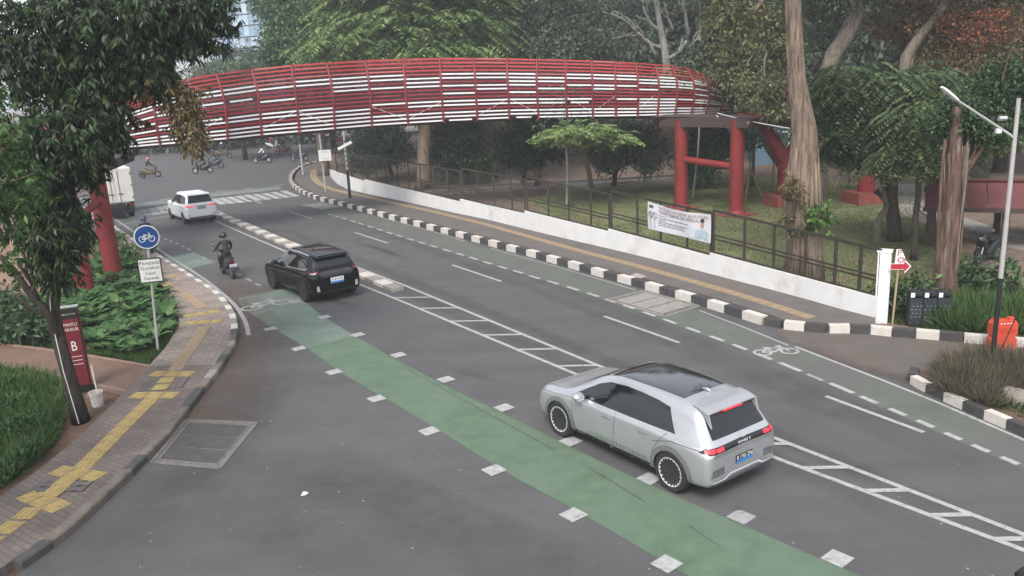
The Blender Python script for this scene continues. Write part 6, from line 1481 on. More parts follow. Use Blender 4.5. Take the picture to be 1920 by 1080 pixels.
def rosette(blobs, n_clump, per, L, W, m, name='crown', tint=(.1, .6), tvar=.2, shell=.35, hang=.75, twig=.3):
    """pointed leaves in drooping bunches at the ends of twigs"""
    c, d = blob_points(blobs, n_clump, shell); n = n_clump * per; ci = np.repeat(np.arange(n_clump), per)
    ax = unit(d * .5 + RNG.normal(size=(n_clump, 3)) * .4 + np.array([0, 0, -hang * .6])); t = RNG.uniform(0, 1, n)
    P = c[ci] + ax[ci] * (t * twig)[:, None]; D = ax[ci] * .35 + rdir(n) * .75; D[:, 2] -= hang
    Nn = rdir(n) * .6 + np.array([0, 0, .6]) + d[ci] * .5; ct = RNG.uniform(tint[0], tint[1], n_clump)
    return leaf_mesh(name, P, D, Nn, L * RNG.uniform(.65, 1.25, n), W * RNG.uniform(.75, 1.2, n), ct[ci] + RNG.normal(size=n) * tvar, m)
def fronds(blobs, n_frond, pairs, FL, L, W, m, name='crown', tint=(.2, .8), tvar=.1, shell=.5, droop=.6):
    """feathery compound leaves: pairs of leaflets along arching stalks that spread in layers"""
    c, d = blob_points(blobs, n_frond, shell); h = unit(d * np.array([1, 1, .25]) + RNG.normal(size=(n_frond, 3)) * .45); h[:, 2] = np.abs(h[:, 2]) * .4; h = unit(h)
    fl = FL * RNG.uniform(.6, 1.3, n_frond); n = n_frond * pairs * 2; fi = np.repeat(np.arange(n_frond), pairs * 2)
    t = np.tile(np.repeat(np.linspace(.12, 1, pairs), 2), n_frond); sg = np.tile([1.0, -1.0], n_frond * pairs)
    z = np.array([0, 0, 1.0]); P = c[fi] + h[fi] * (fl[fi] * t)[:, None] - z * (droop * fl[fi] * t ** 2)[:, None]
    tang = unit(h[fi] - z * (2 * droop * t)[:, None]); S = unit(np.cross(tang, z)); D = S * sg[:, None] * .95 + tang * .45 - z * .30 + RNG.normal(size=(n, 3)) * .08
    Nn = z + RNG.normal(size=(n, 3)) * .25; sh = np.sin(np.clip(t * .93 + .05, 0, 1) * math.pi) * .7 + .4; ct = RNG.uniform(tint[0], tint[1], n_frond)
    return leaf_mesh(name, P, D, Nn, L * sh * RNG.uniform(.8, 1.2, n), W * RNG.uniform(.8, 1.2, n), ct[fi] + RNG.normal(size=n) * tvar, m)
def limb_path(a, b, bow=.12, n=6):
    a, b = Vector(a), Vector(b); L = (b - a).length; o = Vector(rdir(1)[0]) * L * bow
    return [a.lerp(b, i / n) + o * math.sin(math.pi * i / n) + Vector(rdir(1)[0]) * L * .018 * (0 < i < n) for i in range(n + 1)]
def tree(name, label, base, trunk, radii, barkm, crown, limbs=(), group=None, flute=.10, cat='tree', auto=None, seg=12, extra=None):
    """trunk: points from the ground up; limbs: (start index or point, end, r0, r1); auto: blobs to grow limbs into"""
    t = thing(name, label, cat, tuple(base), group=group); b = MB()
    pts = [Vector(p) for p in trunk]; S = poly_len(pts); Q = [at_len(pts, S, S[-1] * i / 14) for i in range(15)]; rr = [float(np.interp(S[-1] * i / 14, S, radii)) for i in range(15)]
    Q = [q + Vector((math.sin(i * 1.3) * rr[i] * .12, math.cos(i * 1.7) * rr[i] * .12, 0)) for i, q in enumerate(Q)]
    rr[0] *= 1.25; b.tube(Q, rr, seg, flute=flute, ph=random.uniform(0, 6))
    L_ = list(limbs)
    if auto:
        for bl in auto: 
            st_ = Q[random.randint(8, 13)]; L_.append((st_, Vector(bl[:3]) + Vector(rdir(1)[0]) * min(bl[3:6]) * .4, rr[10] * .55, rr[14] * .15))
    for s_, e_, r0, r1 in L_:
        s_ = Q[s_] if isinstance(s_, int) else Vector(s_); P_ = limb_path(s_, e_); b.tube(P_, list(np.linspace(r0, r1, len(P_))), 7, flute=flute * .6)
        for k in range(2): 
            m_ = P_[random.randint(2, 5)]; e2 = m_ + (Vector(e_) - s_) * random.uniform(.25, .5) + Vector(rdir(1)[0]) * (Vector(e_) - s_).length * .28; b.tube(limb_path(m_, e2, .1, 4), list(np.linspace(r0 * .4, r1 * .6, 5)), 5)
    b.build('trunk', barkm, t, smooth=True)
    for me in (crown if isinstance(crown, (list, tuple)) else [crown]):
        if me is None: continue
        me.transform(Matrix.Translation(-Vector(base))); o = link(me.name.split('.')[0], me, t)
    return t
def bl(px, py, Y, rx, ry, dz=1.0):
    """crown lobe at picture place (px, py), distance Y; radii in metres worked out there"""
    c = B(px, py, Y); k = Y / FPX; return (c.x, c.y, c.z, rx * k, max(rx * k * .8, ry * k * .8) * dz, ry * k)
def V(px, py, Y): return B(px, py, Y)

LF_MANGO = leaf_mat('leaf_mango', (0.012, 0.022, 0.008), (0.024, 0.051, 0.016), (0.061, 0.106, 0.033), .45, .22)
LF_BROWN = leaf_mat('leaf_young_brown', (0.070, 0.054, 0.025), (0.124, 0.101, 0.043), (0.217, 0.171, 0.078), .5, .25)
LF_LIGHT = leaf_mat('leaf_light', (0.026, 0.064, 0.014), (0.058, 0.122, 0.029), (0.128, 0.221, 0.058), .5, .3)
LF_FEATH = leaf_mat('leaf_feather', (0.048, 0.090, 0.030), (0.113, 0.174, 0.056), (0.227, 0.293, 0.113), .6, .3)
LF_FDARK = leaf_mat('leaf_feather_dark', (0.029, 0.049, 0.022), (0.065, 0.099, 0.040), (0.140, 0.190, 0.076), .6, .3)
LF_DENSE = leaf_mat('leaf_dense', (0.019, 0.043, 0.016), (0.043, 0.090, 0.031), (0.109, 0.186, 0.062), .5, .25)
LF_GREY = leaf_mat('leaf_grey_green', (0.043, 0.064, 0.039), (0.088, 0.124, 0.074), (0.165, 0.214, 0.136), .6, .25)
LF_OLIVE = leaf_mat('leaf_olive', (0.053, 0.059, 0.025), (0.110, 0.117, 0.049), (0.214, 0.214, 0.098), .6, .25)
LF_RUST = leaf_mat('leaf_rust', (0.078, 0.054, 0.023), (0.132, 0.101, 0.039), (0.310, 0.116, 0.046), .6, .25)
LF_FLOW = leaf_mat('flame_flower', (.22, .06, .025), (.30, .09, .035), (.34, .15, .05), .6, .3)
LF_FAR = leaf_mat('leaf_far', (0.036, 0.060, 0.036), (0.073, 0.113, 0.065), (0.121, 0.172, 0.101), .6, .25)
LF_SHRUB = leaf_mat('leaf_shrub', (0.024, 0.067, 0.018), (0.050, 0.117, 0.031), (0.112, 0.207, 0.061), .42, .3)
LF_GRASS = leaf_mat('grass_blade', (0.025, 0.056, 0.013), (0.052, 0.106, 0.025), (0.106, 0.162, 0.050), .6, .3)
LF_LAWN = leaf_mat('lawn_blade', (.07, .088, .03), (.11, .13, .045), (.17, .18, .075), .6, .3)
LF_DRY = leaf_mat('dry_grass', (0.048, 0.040, 0.025), (0.096, 0.082, 0.053), (0.183, 0.159, 0.110), .7, .3)

# --- the dark dense tree at the left
A0 = G(150, 792, .02); A1 = V(124, 690, 17.1); A2 = V(98, 590, 17.2); A3 = V(105, 480, 17.6); A4 = V(128, 360, 18); A5 = V(170, 200, 18.4); A6 = V(210, 40, 18.8)
dm = [bl(230, 20, 18.9, 175, 75), bl(60, 90, 18, 95, 95), bl(120, 250, 17.4, 72, 70), bl(60, 330, 17.2, 50, 85), bl(185, 215, 18, 55, 62), bl(345, 35, 19.5, 85, 58), bl(85, 430, 17.2, 48, 62), bl(128, 410, 17.5, 32, 62), bl(105, 498, 17.2, 34, 38), bl(245, 120, 18.6, 85, 52), bl(165, 300, 17.8, 28, 34), bl(160, 140, 18.2, 60, 60)]
low = [bl(355, 235, 18.5, 22, 52), bl(335, 180, 18.6, 34, 26), bl(300, 150, 18.5, 40, 26)]
t = tree('mango_tree', 'big dark leafed tree leaning over the left footway with drooping pointed leaves', A0, [A0, A1, A2, A3, A4, A5, A6], [.165, .145, .14, .13, .115, .09, .06], B_MG,
    [rosette(dm, 3700, 13, .20, .052, LF_MANGO, tint=(.0, .7), shell=.25), rosette(low, 230, 12, .17, .045, LF_BROWN, tint=(.2, .8), shell=.2)],
    [(3, V(0, 480, 16.8), .10, .06), (5, V(40, 300, 17.0), .07, .03), (7, V(200, 300, 17.8), .06, .02), (8, V(60, 150, 17.8), .06, .02), (9, V(300, 120, 18.8), .06, .02), (10, V(350, 180, 18.6), .05, .012), (11, V(340, 40, 19.3), .05, .02), (6, V(150, 430, 17.4), .05, .015), (5, V(110, 520, 17.1), .035, .01)], flute=.08)
b = MB(); b.tube([A0 + Vector((.08, -.19, .05)), A1 + Vector((.03, -.18, 0)), A2 + Vector((.06, -.17, 0)), A2.lerp(A3, .4) + Vector((.0, -.17, 0))], .011, 5)
tag(b.build('lighting_cable', MATS['pale_cable']), 'thin white cable fixed up the trunk of the dark left tree', 'cable')
# --- lighter leaves at the left edge, nearer the camera
e0 = Vector((-9.9, 13.0, 0)); lt = [bl(5, 235, 13.0, 40, 55), bl(12, 330, 13, 38, 60), bl(14, 420, 13, 45, 48), bl(-60, 300, 13, 75, 170), bl(2, 500, 13.1, 26, 30), (-13.0, 8.6, 8.2, 2.4, 2.6, 1.9), (-11.2, 5.6, 9.0, 2.4, 2.4, 1.6)]  # last two lobes stand out of view, added to shade the lower-left pavement
tree('young_tree', 'bright green leafy tree cut by the left edge of the picture', e0, [e0, V(-120, 560, 13), V(-90, 400, 13), V(-60, 200, 13)], [.12, .10, .08, .04], B_GR, rosette(lt, 1900, 12, .16, .055, LF_LIGHT, tint=(.1, .75), hang=.5), auto=lt)

# --- feathery trees beyond the bridge
f1 = [bl(770, 55, 57, 150, 48), bl(650, 88, 55, 80, 26), bl(700, 20, 58, 90, 40), bl(860, 25, 58, 85, 50), bl(800, 95, 55, 110, 22), bl(900, 70, 57, 50, 30), bl(790, -40, 58, 150, 50)]
p0 = G(791, 356, 0); tree('feathery_tree', 'wide feathery tree with pale trunk rising behind the middle of the bridge', p0, [p0, V(795, 300, 55.5), V(798, 240, 55.6), V(792, 150, 56), V(770, 60, 56.5)], [.46, .40, .36, .30, .14], B_PALE, fronds(f1, 2600, 9, 1.5, .50, .17, LF_FEATH, shell=.45), auto=f1[:5])
f2 = [bl(560, 55, 66, 62, 45), bl(545, 105, 62, 52, 22), bl(525, 88, 62, 30, 18), bl(610, 20, 70, 70, 40), bl(540, 15, 68, 45, 35)]
p0 = G(697, 322, 0); p0 = Vector((-14.5, 66, 0)); tree('bushy_tree', 'dense bright green bushy tree beside the glass tower behind the bridge', p0, [p0, V(600, 240, 66), V(585, 150, 66), V(565, 60, 66)], [.4, .34, .3, .12], B_GR, spread(f2, 1500, 16, .34, .17, LF_DENSE, size=.5, tint=(.2, .85)), auto=f2)
f3 = [bl(1010, 70, 60, 105, 38), bl(1060, 35, 61, 60, 35), bl(965, 45, 60, 50, 40), bl(1000, 100, 59, 110, 18), bl(1095, 85, 59, 45, 25), bl(1000, -20, 62, 130, 50)]
p0 = G(985, 352, 0) + Vector((.5, 4, 0)); p0.z = 0; tree('fine_leaved_tree', 'grey green fine leaved tree above the bridge right of the feathery tree', p0, [p0, V(1010, 240, 59), V(1008, 150, 60), V(1010, 70, 60)], [.4, .34, .28, .1], B_DK, spread(f3, 2300, 15, .26, .13, LF_GREY, size=.45, tint=(.1, .7), droop=.1), auto=f3)
# --- the tree of bare pale limbs
W0 = Vector((13.6, 55, 0)); wp = [W0, V(1252, 200, 55), V(1250, 110, 55), V(1237, 50, 55), V(1228, -10, 55), V(1222, -60, 55)]
wl = [(V(1245, 92, 55), V(1198, 62, 55), .14, .08), (V(1198, 62, 55), V(1130, 22, 55.5), .08, .03), (V(1240, 62, 55), V(1206, 12, 55), .12, .08), (V(1206, 12, 55), V(1196, -40, 55), .08, .05), (V(1230, 108, 54.6), V(1195, 60, 54.6), .10, .07), (V(1195, 60, 54.6), V(1150, 20, 54.6), .07, .03), (V(1288, 75, 55.2), V(1264, -20, 55.2), .13, .08), (V(1262, 55, 55), V(1245, 5, 55), .1, .06), (V(1250, 110, 55), V(1288, 75, 55.2), .12, .12), (V(1190, 60, 55), V(1145, 72, 55), .05, .02), (V(1312, 90, 55), V(1308, -20, 55), .09, .06), (V(1288, 90, 55.2), V(1312, 60, 55), .08, .07)]
wf = [bl(1225, -75, 55, 140, 45), bl(1150, 70, 57, 40, 22), bl(1290, 105, 56, 40, 16)]
tree('pale_limbed_tree', 'tree with bare whitish limbs forking above the right part of the bridge', W0, wp, [.34, .30, .26, .19, .14, .08], B_WHITE, spread(wf, 420, 12, .3, .14, LF_GREY, size=.5), wl, flute=.05)
# --- olive foliage left of the big trunk
o1 = [bl(1395, 45, 46, 80, 60), bl(1400, 120, 44, 62, 45), bl(1440, 175, 43, 48, 40), bl(1350, 110, 47, 40, 40), bl(1445, 80, 44, 50, 60), bl(1400, -40, 46, 120, 60), bl(1370, 178, 47.5, 50, 24), bl(1425, 168, 38.5, 42, 26), bl(1465, 195, 38.5, 32, 24)]
p0 = Vector((16.4, 45.5, 0)); tree('olive_tree', 'olive brown leafed tree hiding the right end of the bridge', p0, [p0, V(1425, 250, 45.5), V(1415, 150, 45.5), V(1400, 40, 45.8)], [.3, .26, .22, .08], B_GR, spread(o1, 2100, 14, .22, .11, LF_OLIVE, size=.42, tint=(.1, .8)), auto=o1)
# --- the big pale trunk
T0 = Vector((9.25, 26.4, 0)); T0 = Vector((V(1503, 560, 26.4).x, 26.4, 0))
tp_ = [T0, V(1503, 470, 26.4), V(1502, 390, 26.4), V(1508, 300, 26.4), V(1508, 240, 26.4), V(1497, 150, 26.4), V(1488, 60, 26.4), V(1482, -60, 26.4), V(1478, -160, 26.4)]
c1 = [bl(1480, -190, 26.5, 110, 50), bl(1380, 30, 27, 45, 30)]
t = tree('big_pale_tree', 'tall tree with thick peeling pale trunk behind the fence right of the banner', T0, tp_, [.56, .50, .47, .42, .36, .27, .245, .23, .2], B_PALE, spread(c1, 260, 14, .2, .09, LF_OLIVE, size=.4, tint=(.1, .7)), [(12, V(1380, 60, 27), .12, .04), (13, V(1560, -40, 27), .12, .05)], flute=.16, seg=26)
b = MB()
for k in range(7):
    a = -2.6 + k * .38; s0 = Vector((T0.x + .52 * math.cos(a), T0.y + .42 * math.sin(a), 0)); b.tube([s0 + Vector((.1 * math.cos(a), .1 * math.sin(a), 0)), s0 + Vector((0, 0, 1.2)), Vector((T0.x + .46 * math.cos(a), T0.y + .40 * math.sin(a), 2.6)), Vector((V(1508, 250, 26.4).x + .38 * math.cos(a + .2), T0.y + .36 * math.sin(a), 4.4))], [.11, .10, .09, .05], 7, flute=.2)
b.build('hanging_root', B_PALE, t, smooth=True)
ep1 = [(V(1492, 415, 26).x, 25.75, V(1492, 415, 25.8).z, .42, .22, .28), (V(1480, 360, 26).x, 25.75, V(1480, 350, 25.8).z, .25, .2, .4)]
for e_ in ep1: me = rosette([e_], 34, 9, .17, .07, LF_BROWN, name='dry_climber', hang=.4); me.transform(Matrix.Translation(-T0)); link('dry_climber', me, t)
me = rosette([(V(1528, 405, 26).x, 25.7, V(1528, 408, 25.7).z, .28, .2, .38)], 34, 9, .19, .10, LF_LIGHT, name='green_climber', hang=.3, tint=(.4, .9)); me.transform(Matrix.Translation(-T0)); link('green_climber', me, t)
# --- leaning brown trunks on the right, rust canopy
q0 = Vector((17.4, 36, 0)); tree('leaning_tree', 'tree with a thick brown trunk leaning right behind the big pale trunk', q0, [Vector((V(1540, 300, 36).x, 36, 0)), V(1540, 190, 36), V(1558, 110, 36), V(1590, 60, 36), V(1612, 10, 36), V(1625, -80, 36)], [.34, .32, .32, .34, .30, .24], B_GR, spread([bl(1580, -40, 36, 120, 50), bl(1565, 30, 38, 45, 60)], 700, 14, .2, .1, LF_GREY, size=.4, tint=(0, .6)))
r1 = [bl(1800, 70, 42, 95, 55), bl(1740, 60, 43, 60, 55), bl(1870, 130, 40, 60, 70), bl(1690, 30, 44, 70, 45), bl(1790, 150, 40, 80, 40), bl(1900, 60, 43, 45, 40), bl(1850, 230, 38, 70, 60), bl(1760, -50, 42, 160, 50)]
q0 = Vector((24.5, 40, 0)); tree('rust_leafed_tree', 'rust tinged tree with orange flowers at the upper right', q0, [q0, V(1690, 200, 40), V(1700, 95, 40.5), V(1735, 55, 41), V(1772, 10, 41.5), V(1790, -60, 42)], [.3, .27, .25, .2, .15, .08], B_GR,
    [spread(r1, 3000, 14, .20, .10, LF_RUST, size=.42, tint=(.0, .62), tvar=.15), spread([bl(1830, 40, 40.5, 60, 25), bl(1790, 75, 40.5, 22, 18), bl(1805, 70, 40, 18, 10), bl(1850, 72, 40, 45, 10), bl(1770, 45, 41, 15, 18)], 150, 9, .14, .09, LF_FLOW, name='flowers', size=.35)], auto=r1[:5])
# --- dark drooping feathery trees on the lawn
g1 = [bl(1600, 160, 31, 62, 36), bl(1690, 170, 30.5, 75, 40), bl(1580, 215, 31.5, 52, 28), bl(1650, 230, 31, 80, 34), bl(1725, 235, 30, 66, 38), bl(1745, 160, 31, 50, 40), bl(1585, 280, 31.5, 24, 16), bl(1690, 275, 30.5, 40, 20)]
p0 = G(1676, 452, 0); tree('drooping_tree', 'dark green drooping feathery tree with the thickest straight trunk on the lawn', p0, [p0, V(1673, 380, 31.4), V(1668, 300, 31.3), V(1665, 220, 31.2), V(1660, 140, 31)], [.27, .23, .22, .18, .08], B_DK, fronds(g1, 1900, 12, 1.1, .27, .085, LF_FDARK, tint=(.05, .75), droop=.75, shell=.4), [(3, V(1640, 360, 31.6), .10, .08)], auto=g1[:6])
q0 = G(1641, 462, 0); tree('crooked_tree', 'thin crooked grey trunk leaning into the drooping tree', q0, [q0, V(1645, 420, 31), V(1655, 400, 31.2), V(1663, 388, 31.3), V(1655, 350, 31.3), V(1648, 300, 31.3)], [.13, .12, .11, .11, .08, .06], B_GR, fronds([bl(1630, 270, 31.5, 45, 30)], 150, 8, .9, .32, .11, LF_FDARK, droop=.7))
q0 = G(1713, 488, 0); g2 = [bl(1720, 285, 28.3, 50, 24), bl(1760, 255, 28.3, 50, 36), bl(1735, 215, 28.5, 50, 30), bl(1800, 220, 28.5, 50, 44)]
tree('slender_tree', 'slender dark trunk between the drooping tree and the rooted fig', q0, [q0, V(1716, 420, 28.3), V(1722, 350, 28.3), V(1728, 280, 28.3), V(1735, 200, 28.3)], [.12, .105, .10, .085, .04], B_DK, fronds(g2, 1000, 12, 1.0, .25, .08, LF_FDARK, tint=(.1, .85), droop=.75, shell=.4), auto=g2)
for k, (px, pt, lab) in enumerate((((1747, 434), (1731, 280), 'thin dark stem right of the slender tree leaning left'), ((1752, 452), (1752, 280), 'thin upright stem just left of the rooted fig'))):
    q0 = G(*px, 0); tree('thin_tree', lab, q0, [q0, V((px[0] + pt[0]) / 2, (px[1] + pt[1]) / 2, q0.y), V(*pt, q0.y)], [.07, .06, .04], B_DK, fronds([bl(pt[0], pt[1], q0.y, 40, 22)], 90, 8, .8, .3, .1, LF_FDARK, droop=.7), group='thin stems beside the fig')
# --- fig with aerial roots
F0 = Vector((V(1768, 575, 22.9).x, 22.9, 0)); ft = [F0, V(1772, 500, 22.9), V(1785, 400, 22.9), V(1790, 300, 22.9), V(1795, 200, 23)]
f5 = [bl(1850, 235, 23.5, 60, 36), bl(1890, 170, 24, 60, 50), bl(1800, 220, 23.4, 40, 30)]
t = tree('rooted_fig', 'fig tree wrapped in a curtain of brown aerial roots behind the litter bins', F0, ft, [.29, .25, .22, .19, .10], B_ROOT, spread(f5, 1000, 13, .15, .07, LF_DENSE, size=.35, tint=(0, .5)), auto=f5, flute=.25, seg=16)
for k in range(26):
    a = random.uniform(0, 2 * math.pi); r0 = random.uniform(.18, .38); r1_ = random.uniform(.1, .28); top = V(1790 + random.uniform(-14, 18), random.uniform(255, 320), 22.9)
    s0 = F0 + Vector((r0 * math.cos(a) + random.uniform(-.1, .1), r0 * math.sin(a) * .7, 0)); e = top + Vector((r1_ * math.cos(a), r1_ * math.sin(a) * .7, 0))
    P_ = [s0.lerp(e, i / 6) + Vector((random.uniform(-.04, .04), random.uniform(-.04, .04), 0)) for i in range(7)]
    MB().tube(P_, [random.uniform(.02, .055)] * 7, 5, flute=.15).build('aerial_root', B_ROOT if k % 3 else B_GR, t, smooth=True)
# --- shrubs and small trees in the park under the bridge
for (blobs, base, nm, lab, lm, bk, kind) in (
    ([bl(992, 262, 50, 58, 40), bl(985, 285, 49.5, 50, 24)], G(980, 345), 'round_tree', 'round dark bushy tree behind the fence left of the small feathery tree', LF_MANGO, B_DK, 0),
    ([bl(865, 262, 58, 46, 48), bl(840, 285, 57, 36, 40), bl(880, 300, 57, 40, 30)], G(872, 325), 'shaded_tree', 'dark shaded tree left of the round bushy tree', LF_MANGO, B_DK, 0),
    ([bl(1165, 262, 50, 62, 42), bl(1215, 275, 49, 46, 46), bl(1140, 290, 50, 40, 30)], G(1150, 348), 'forked_tree', 'grey green forked tree just left of the right bridge pillars', LF_GREY, B_DK, 0),
    ([bl(1320, 275, 50, 44, 46), bl(1345, 250, 51, 50, 28), bl(1310, 315, 49, 30, 24)], G(1330, 345), 'leafy_tree', 'leafy dark tree seen between the two right bridge pillars', LF_DENSE, B_DK, 0),
    ([bl(720, 268, 62, 50, 42), bl(690, 290, 61, 44, 30)], G(735, 330), 'dim_tree', 'dim leafy tree behind the fence beside the black and white pole', LF_FAR, B_DK, 0),
    ([bl(1090, 246, 44, 55, 14), bl(1060, 252, 44, 36, 12), bl(1140, 258, 44.5, 40, 12)], G(1113, 372), 'feathery_sapling', 'small light feathery tree with flat layered sprays under the bridge', LF_FEATH, B_GR, 1)):
    base.z = 0; bx = Vector(blobs[0][:3]); trk = [base, base.lerp(Vector((bx.x, bx.y, 0)), .5) + Vector((0, 0, bx.z * .5)), bx + Vector((0, 0, -.2))]
    cr = fronds(blobs, 260, 8, 1.0, .34, .13, lm, droop=.35, tint=(.4, .95)) if kind else spread(blobs, 520, 15, .26, .12, lm, size=.4, tint=(0, .6), droop=.5)
    tree(nm, lab, base, trk, [.16, .13, .07], bk, cr, auto=blobs)
# stems of the park trees
for px, top, r, bk, lab in (((900, 318), (868, 232), .34, B_DK, 'thick leaning dark trunk under the bridge before the grey pavilion'), ((926, 335), (924, 225), .22, B_GR, 'straight grey trunk under the bridge before the brown soil'), ((700, 300), (690, 232), .30, B_GR, 'dim grey trunk behind the black and white pole'), ((1006, 350), (1012, 240), .16, B_DK, 'narrow trunk rising behind the round bushy tree'), ((1062, 388), (1062, 285), .09, B_WHITE, 'slim pale trunk close behind the fence panel'), ((1298, 372), (1312, 225), .06, B_WHITE, 'thin white stem between the right bridge pillars'), ((1410, 350), (1412, 240), .1, B_DK, 'thin stem on the lawn right of the right bridge pillars')):
    q0 = G(*px); e = V(*top, q0.y); tree('park_tree', lab, q0, [q0, q0.lerp(e, .5) + Vector((.08, 0, 0)), e, e + Vector((.2, .3, 2.5))], [r, r * .85, r * .75, r * .3], bk, spread([(e.x, e.y + 1.5, e.z + 2.2, 2.2, 2.0, 1.3)], 160, 14, .26, .12, LF_FAR, size=.5, tint=(0, .6)))
# saplings held by tripods of bamboo
for k, (px, lab) in enumerate((((1404, 372), 'first staked sapling right of the right bridge pillars'), ((1448, 352), 'staked sapling between the first column and the pillars'), ((1537, 345), 'staked sapling just right of the big trunk'), ((1590, 352), 'staked sapling left of the second plinth'), ((1612, 365), 'staked sapling touching the second plinth'))):
    q0 = G(*px); t = tree('staked_sapling', lab, q0, [q0, q0 + Vector((.03, 0, 1.5)), q0 + Vector((0, 0, 3.0))], [.045, .04, .02], B_GR, spread([(q0.x, q0.y, 3.1, .7, .7, .5)], 40, 12, .2, .09, LF_FDARK, size=.25), group='saplings staked on the lawn')
    for a in (0, 2.1, 4.2): MB().tube([q0 + Vector((.75 * math.cos(a + k), .75 * math.sin(a + k), 0)), q0 + Vector((0, 0, 1.75))], .028, 6).build('bamboo_stake', WOOD, t)
# --- wood at the back: each tree on its own, then the mass beyond
kinds = [(LF_FAR, (.05, .7)), (LF_DENSE, (0, .6)), (LF_GREY, (0, .7)), (LF_FAR, (.2, .9))]
crowns = []
for k, (lm, tn) in enumerate(kinds):
    bb_ = [(RNG.uniform(-2.6, 2.6), RNG.uniform(-2.2, 2.2), RNG.uniform(4.5, 12.5), RNG.uniform(2.2, 3.4), RNG.uniform(2, 3), RNG.uniform(1.5, 2.6)) for _ in range(9)]
    crowns.append((spread(bb_, 1150, 15, .42, .20, lm, size=.6, tint=tn, shell=.35), bb_))
look_ = ['far dark leafy tree', 'far deep green bushy tree', 'far grey green tree', 'far pale green tree']
pr = []
spots = [(-34, 104, 0), (-27.5, 88, 2), (-20.5, 100, 3), (-20, 90, 1), (-15, 86, 0), (-9, 92, 2), (-3.5, 88, 1), (2.5, 84, 0), (8, 87, 3), (14, 80, 2), (20, 76, 1), (26, 72, 0), (32, 68, 2), (37, 60, 1), (41, 52, 0), (44, 76, 3), (24, 58, 2), (30, 50, 1), (34, 44, 0), (-12, 76, 3), (5, 73, 2), (17.5, 66, 0), (-46, 112, 1), (-6, 74, 1)]
places = ['behind the far left of the junction', 'behind the left of the bridge', 'under the glass tower', 'right of the glass tower', 'behind the bushy bright tree', 'left of the feathery tree', 'behind the feathery tree', 'behind the grey pavilion', 'behind the fine leaved tree', 'behind the pale limbs', 'behind the olive foliage', 'behind the blue house', 'behind the pale house', 'beyond the lawn at right', 'at the right edge behind the shelter', 'far beyond the pale house', 'right behind the leaning trunk', 'behind the rust leafed tree', 'behind the shelter roof', 'behind the dim tree by the fence', 'in front of the brown park wall', 'left of the blue house', 'at the far left end of the grey wall', 'close to the grey pavilion']
for (x, y, k), pl_ in zip(spots, places):
    me, bb_ = crowns[k]
    if k not in [q[0] for q in pr]:
        t = thing('far_tree', '', 'tree', (0, 0, 0), group='wood at the back of the park'); b = MB(); b.tube([(0, 0, -.1), (.1, 0, 3), (0, .1, 7), (0, 0, 10)], [.34, .28, .2, .08], 8, flute=.1)
        for bq_ in bb_[:6]: b.tube(limb_path((0, 0, random.uniform(2.5, 6)), bq_[:3]), list(np.linspace(.13, .03, 7)), 5)
        b.build('trunk', B_DK, t, smooth=True, local=True); link('crown', me, t); pr.append((k, t))
    else: t = copy_tree([q[1] for q in pr if q[0] == k][0])
    t.location = (x, y, 0); t.rotation_euler = (0, 0, RNG.uniform(0, 6.28)); s_ = RNG.uniform(.95, 1.25); t.scale = (s_, s_, s_ * RNG.uniform(.95, 1.2)); t['label'] = look_[k]
    if x < -26: t.scale = (.85, .85, .80)
    t['label'] = look_[k] + ' standing ' + pl_
far_b = [(x, 118 - abs(x) * .25, RNG.uniform(3, 13) if x > -26 else 2.0, 6, 4, 4.5 if x > -26 else 3) for x in np.linspace(-75, 75, 34)] + [(x, 122 - abs(x) * .3, RNG.uniform(10, 18), 6, 4, 4) for x in np.linspace(-8, 75, 20)]
tag(link('distant_wood', spread(far_b, 5200, 9, .95, .5, LF_FAR, name='distant_wood', size=1.2, tint=(0, .5))), kind='stuff')
# hedge and shrubs along the far side of the junction
for k, (x, y, lab) in enumerate(((-62, 140, 'rounded hedge bush farthest left beyond the junction'), (-52, 143, 'rounded hedge bush beyond the junction under the low slats'), (-42, 139, 'rounded hedge bush beyond the junction behind the scooters'), (-30, 141, 'rounded hedge bush beyond the junction near the traffic light'))):
    t = thing('hedge_bush', lab, 'bush', (x, y, 0), group='bushes beyond the junction'); me = spread([(0, 0, 1.4, 3.5, 1.6, 1.4), (3, 0, 1.2, 2.5, 1.5, 1.2)], 200, 10, .5, .25, LF_FAR, size=.5, name='foliage'); link('foliage', me, t)
    MB().tube([(0, 0, -.1), (0, 0, 1.2)], .12, 6).build('stem', B_DK, t, local=True)
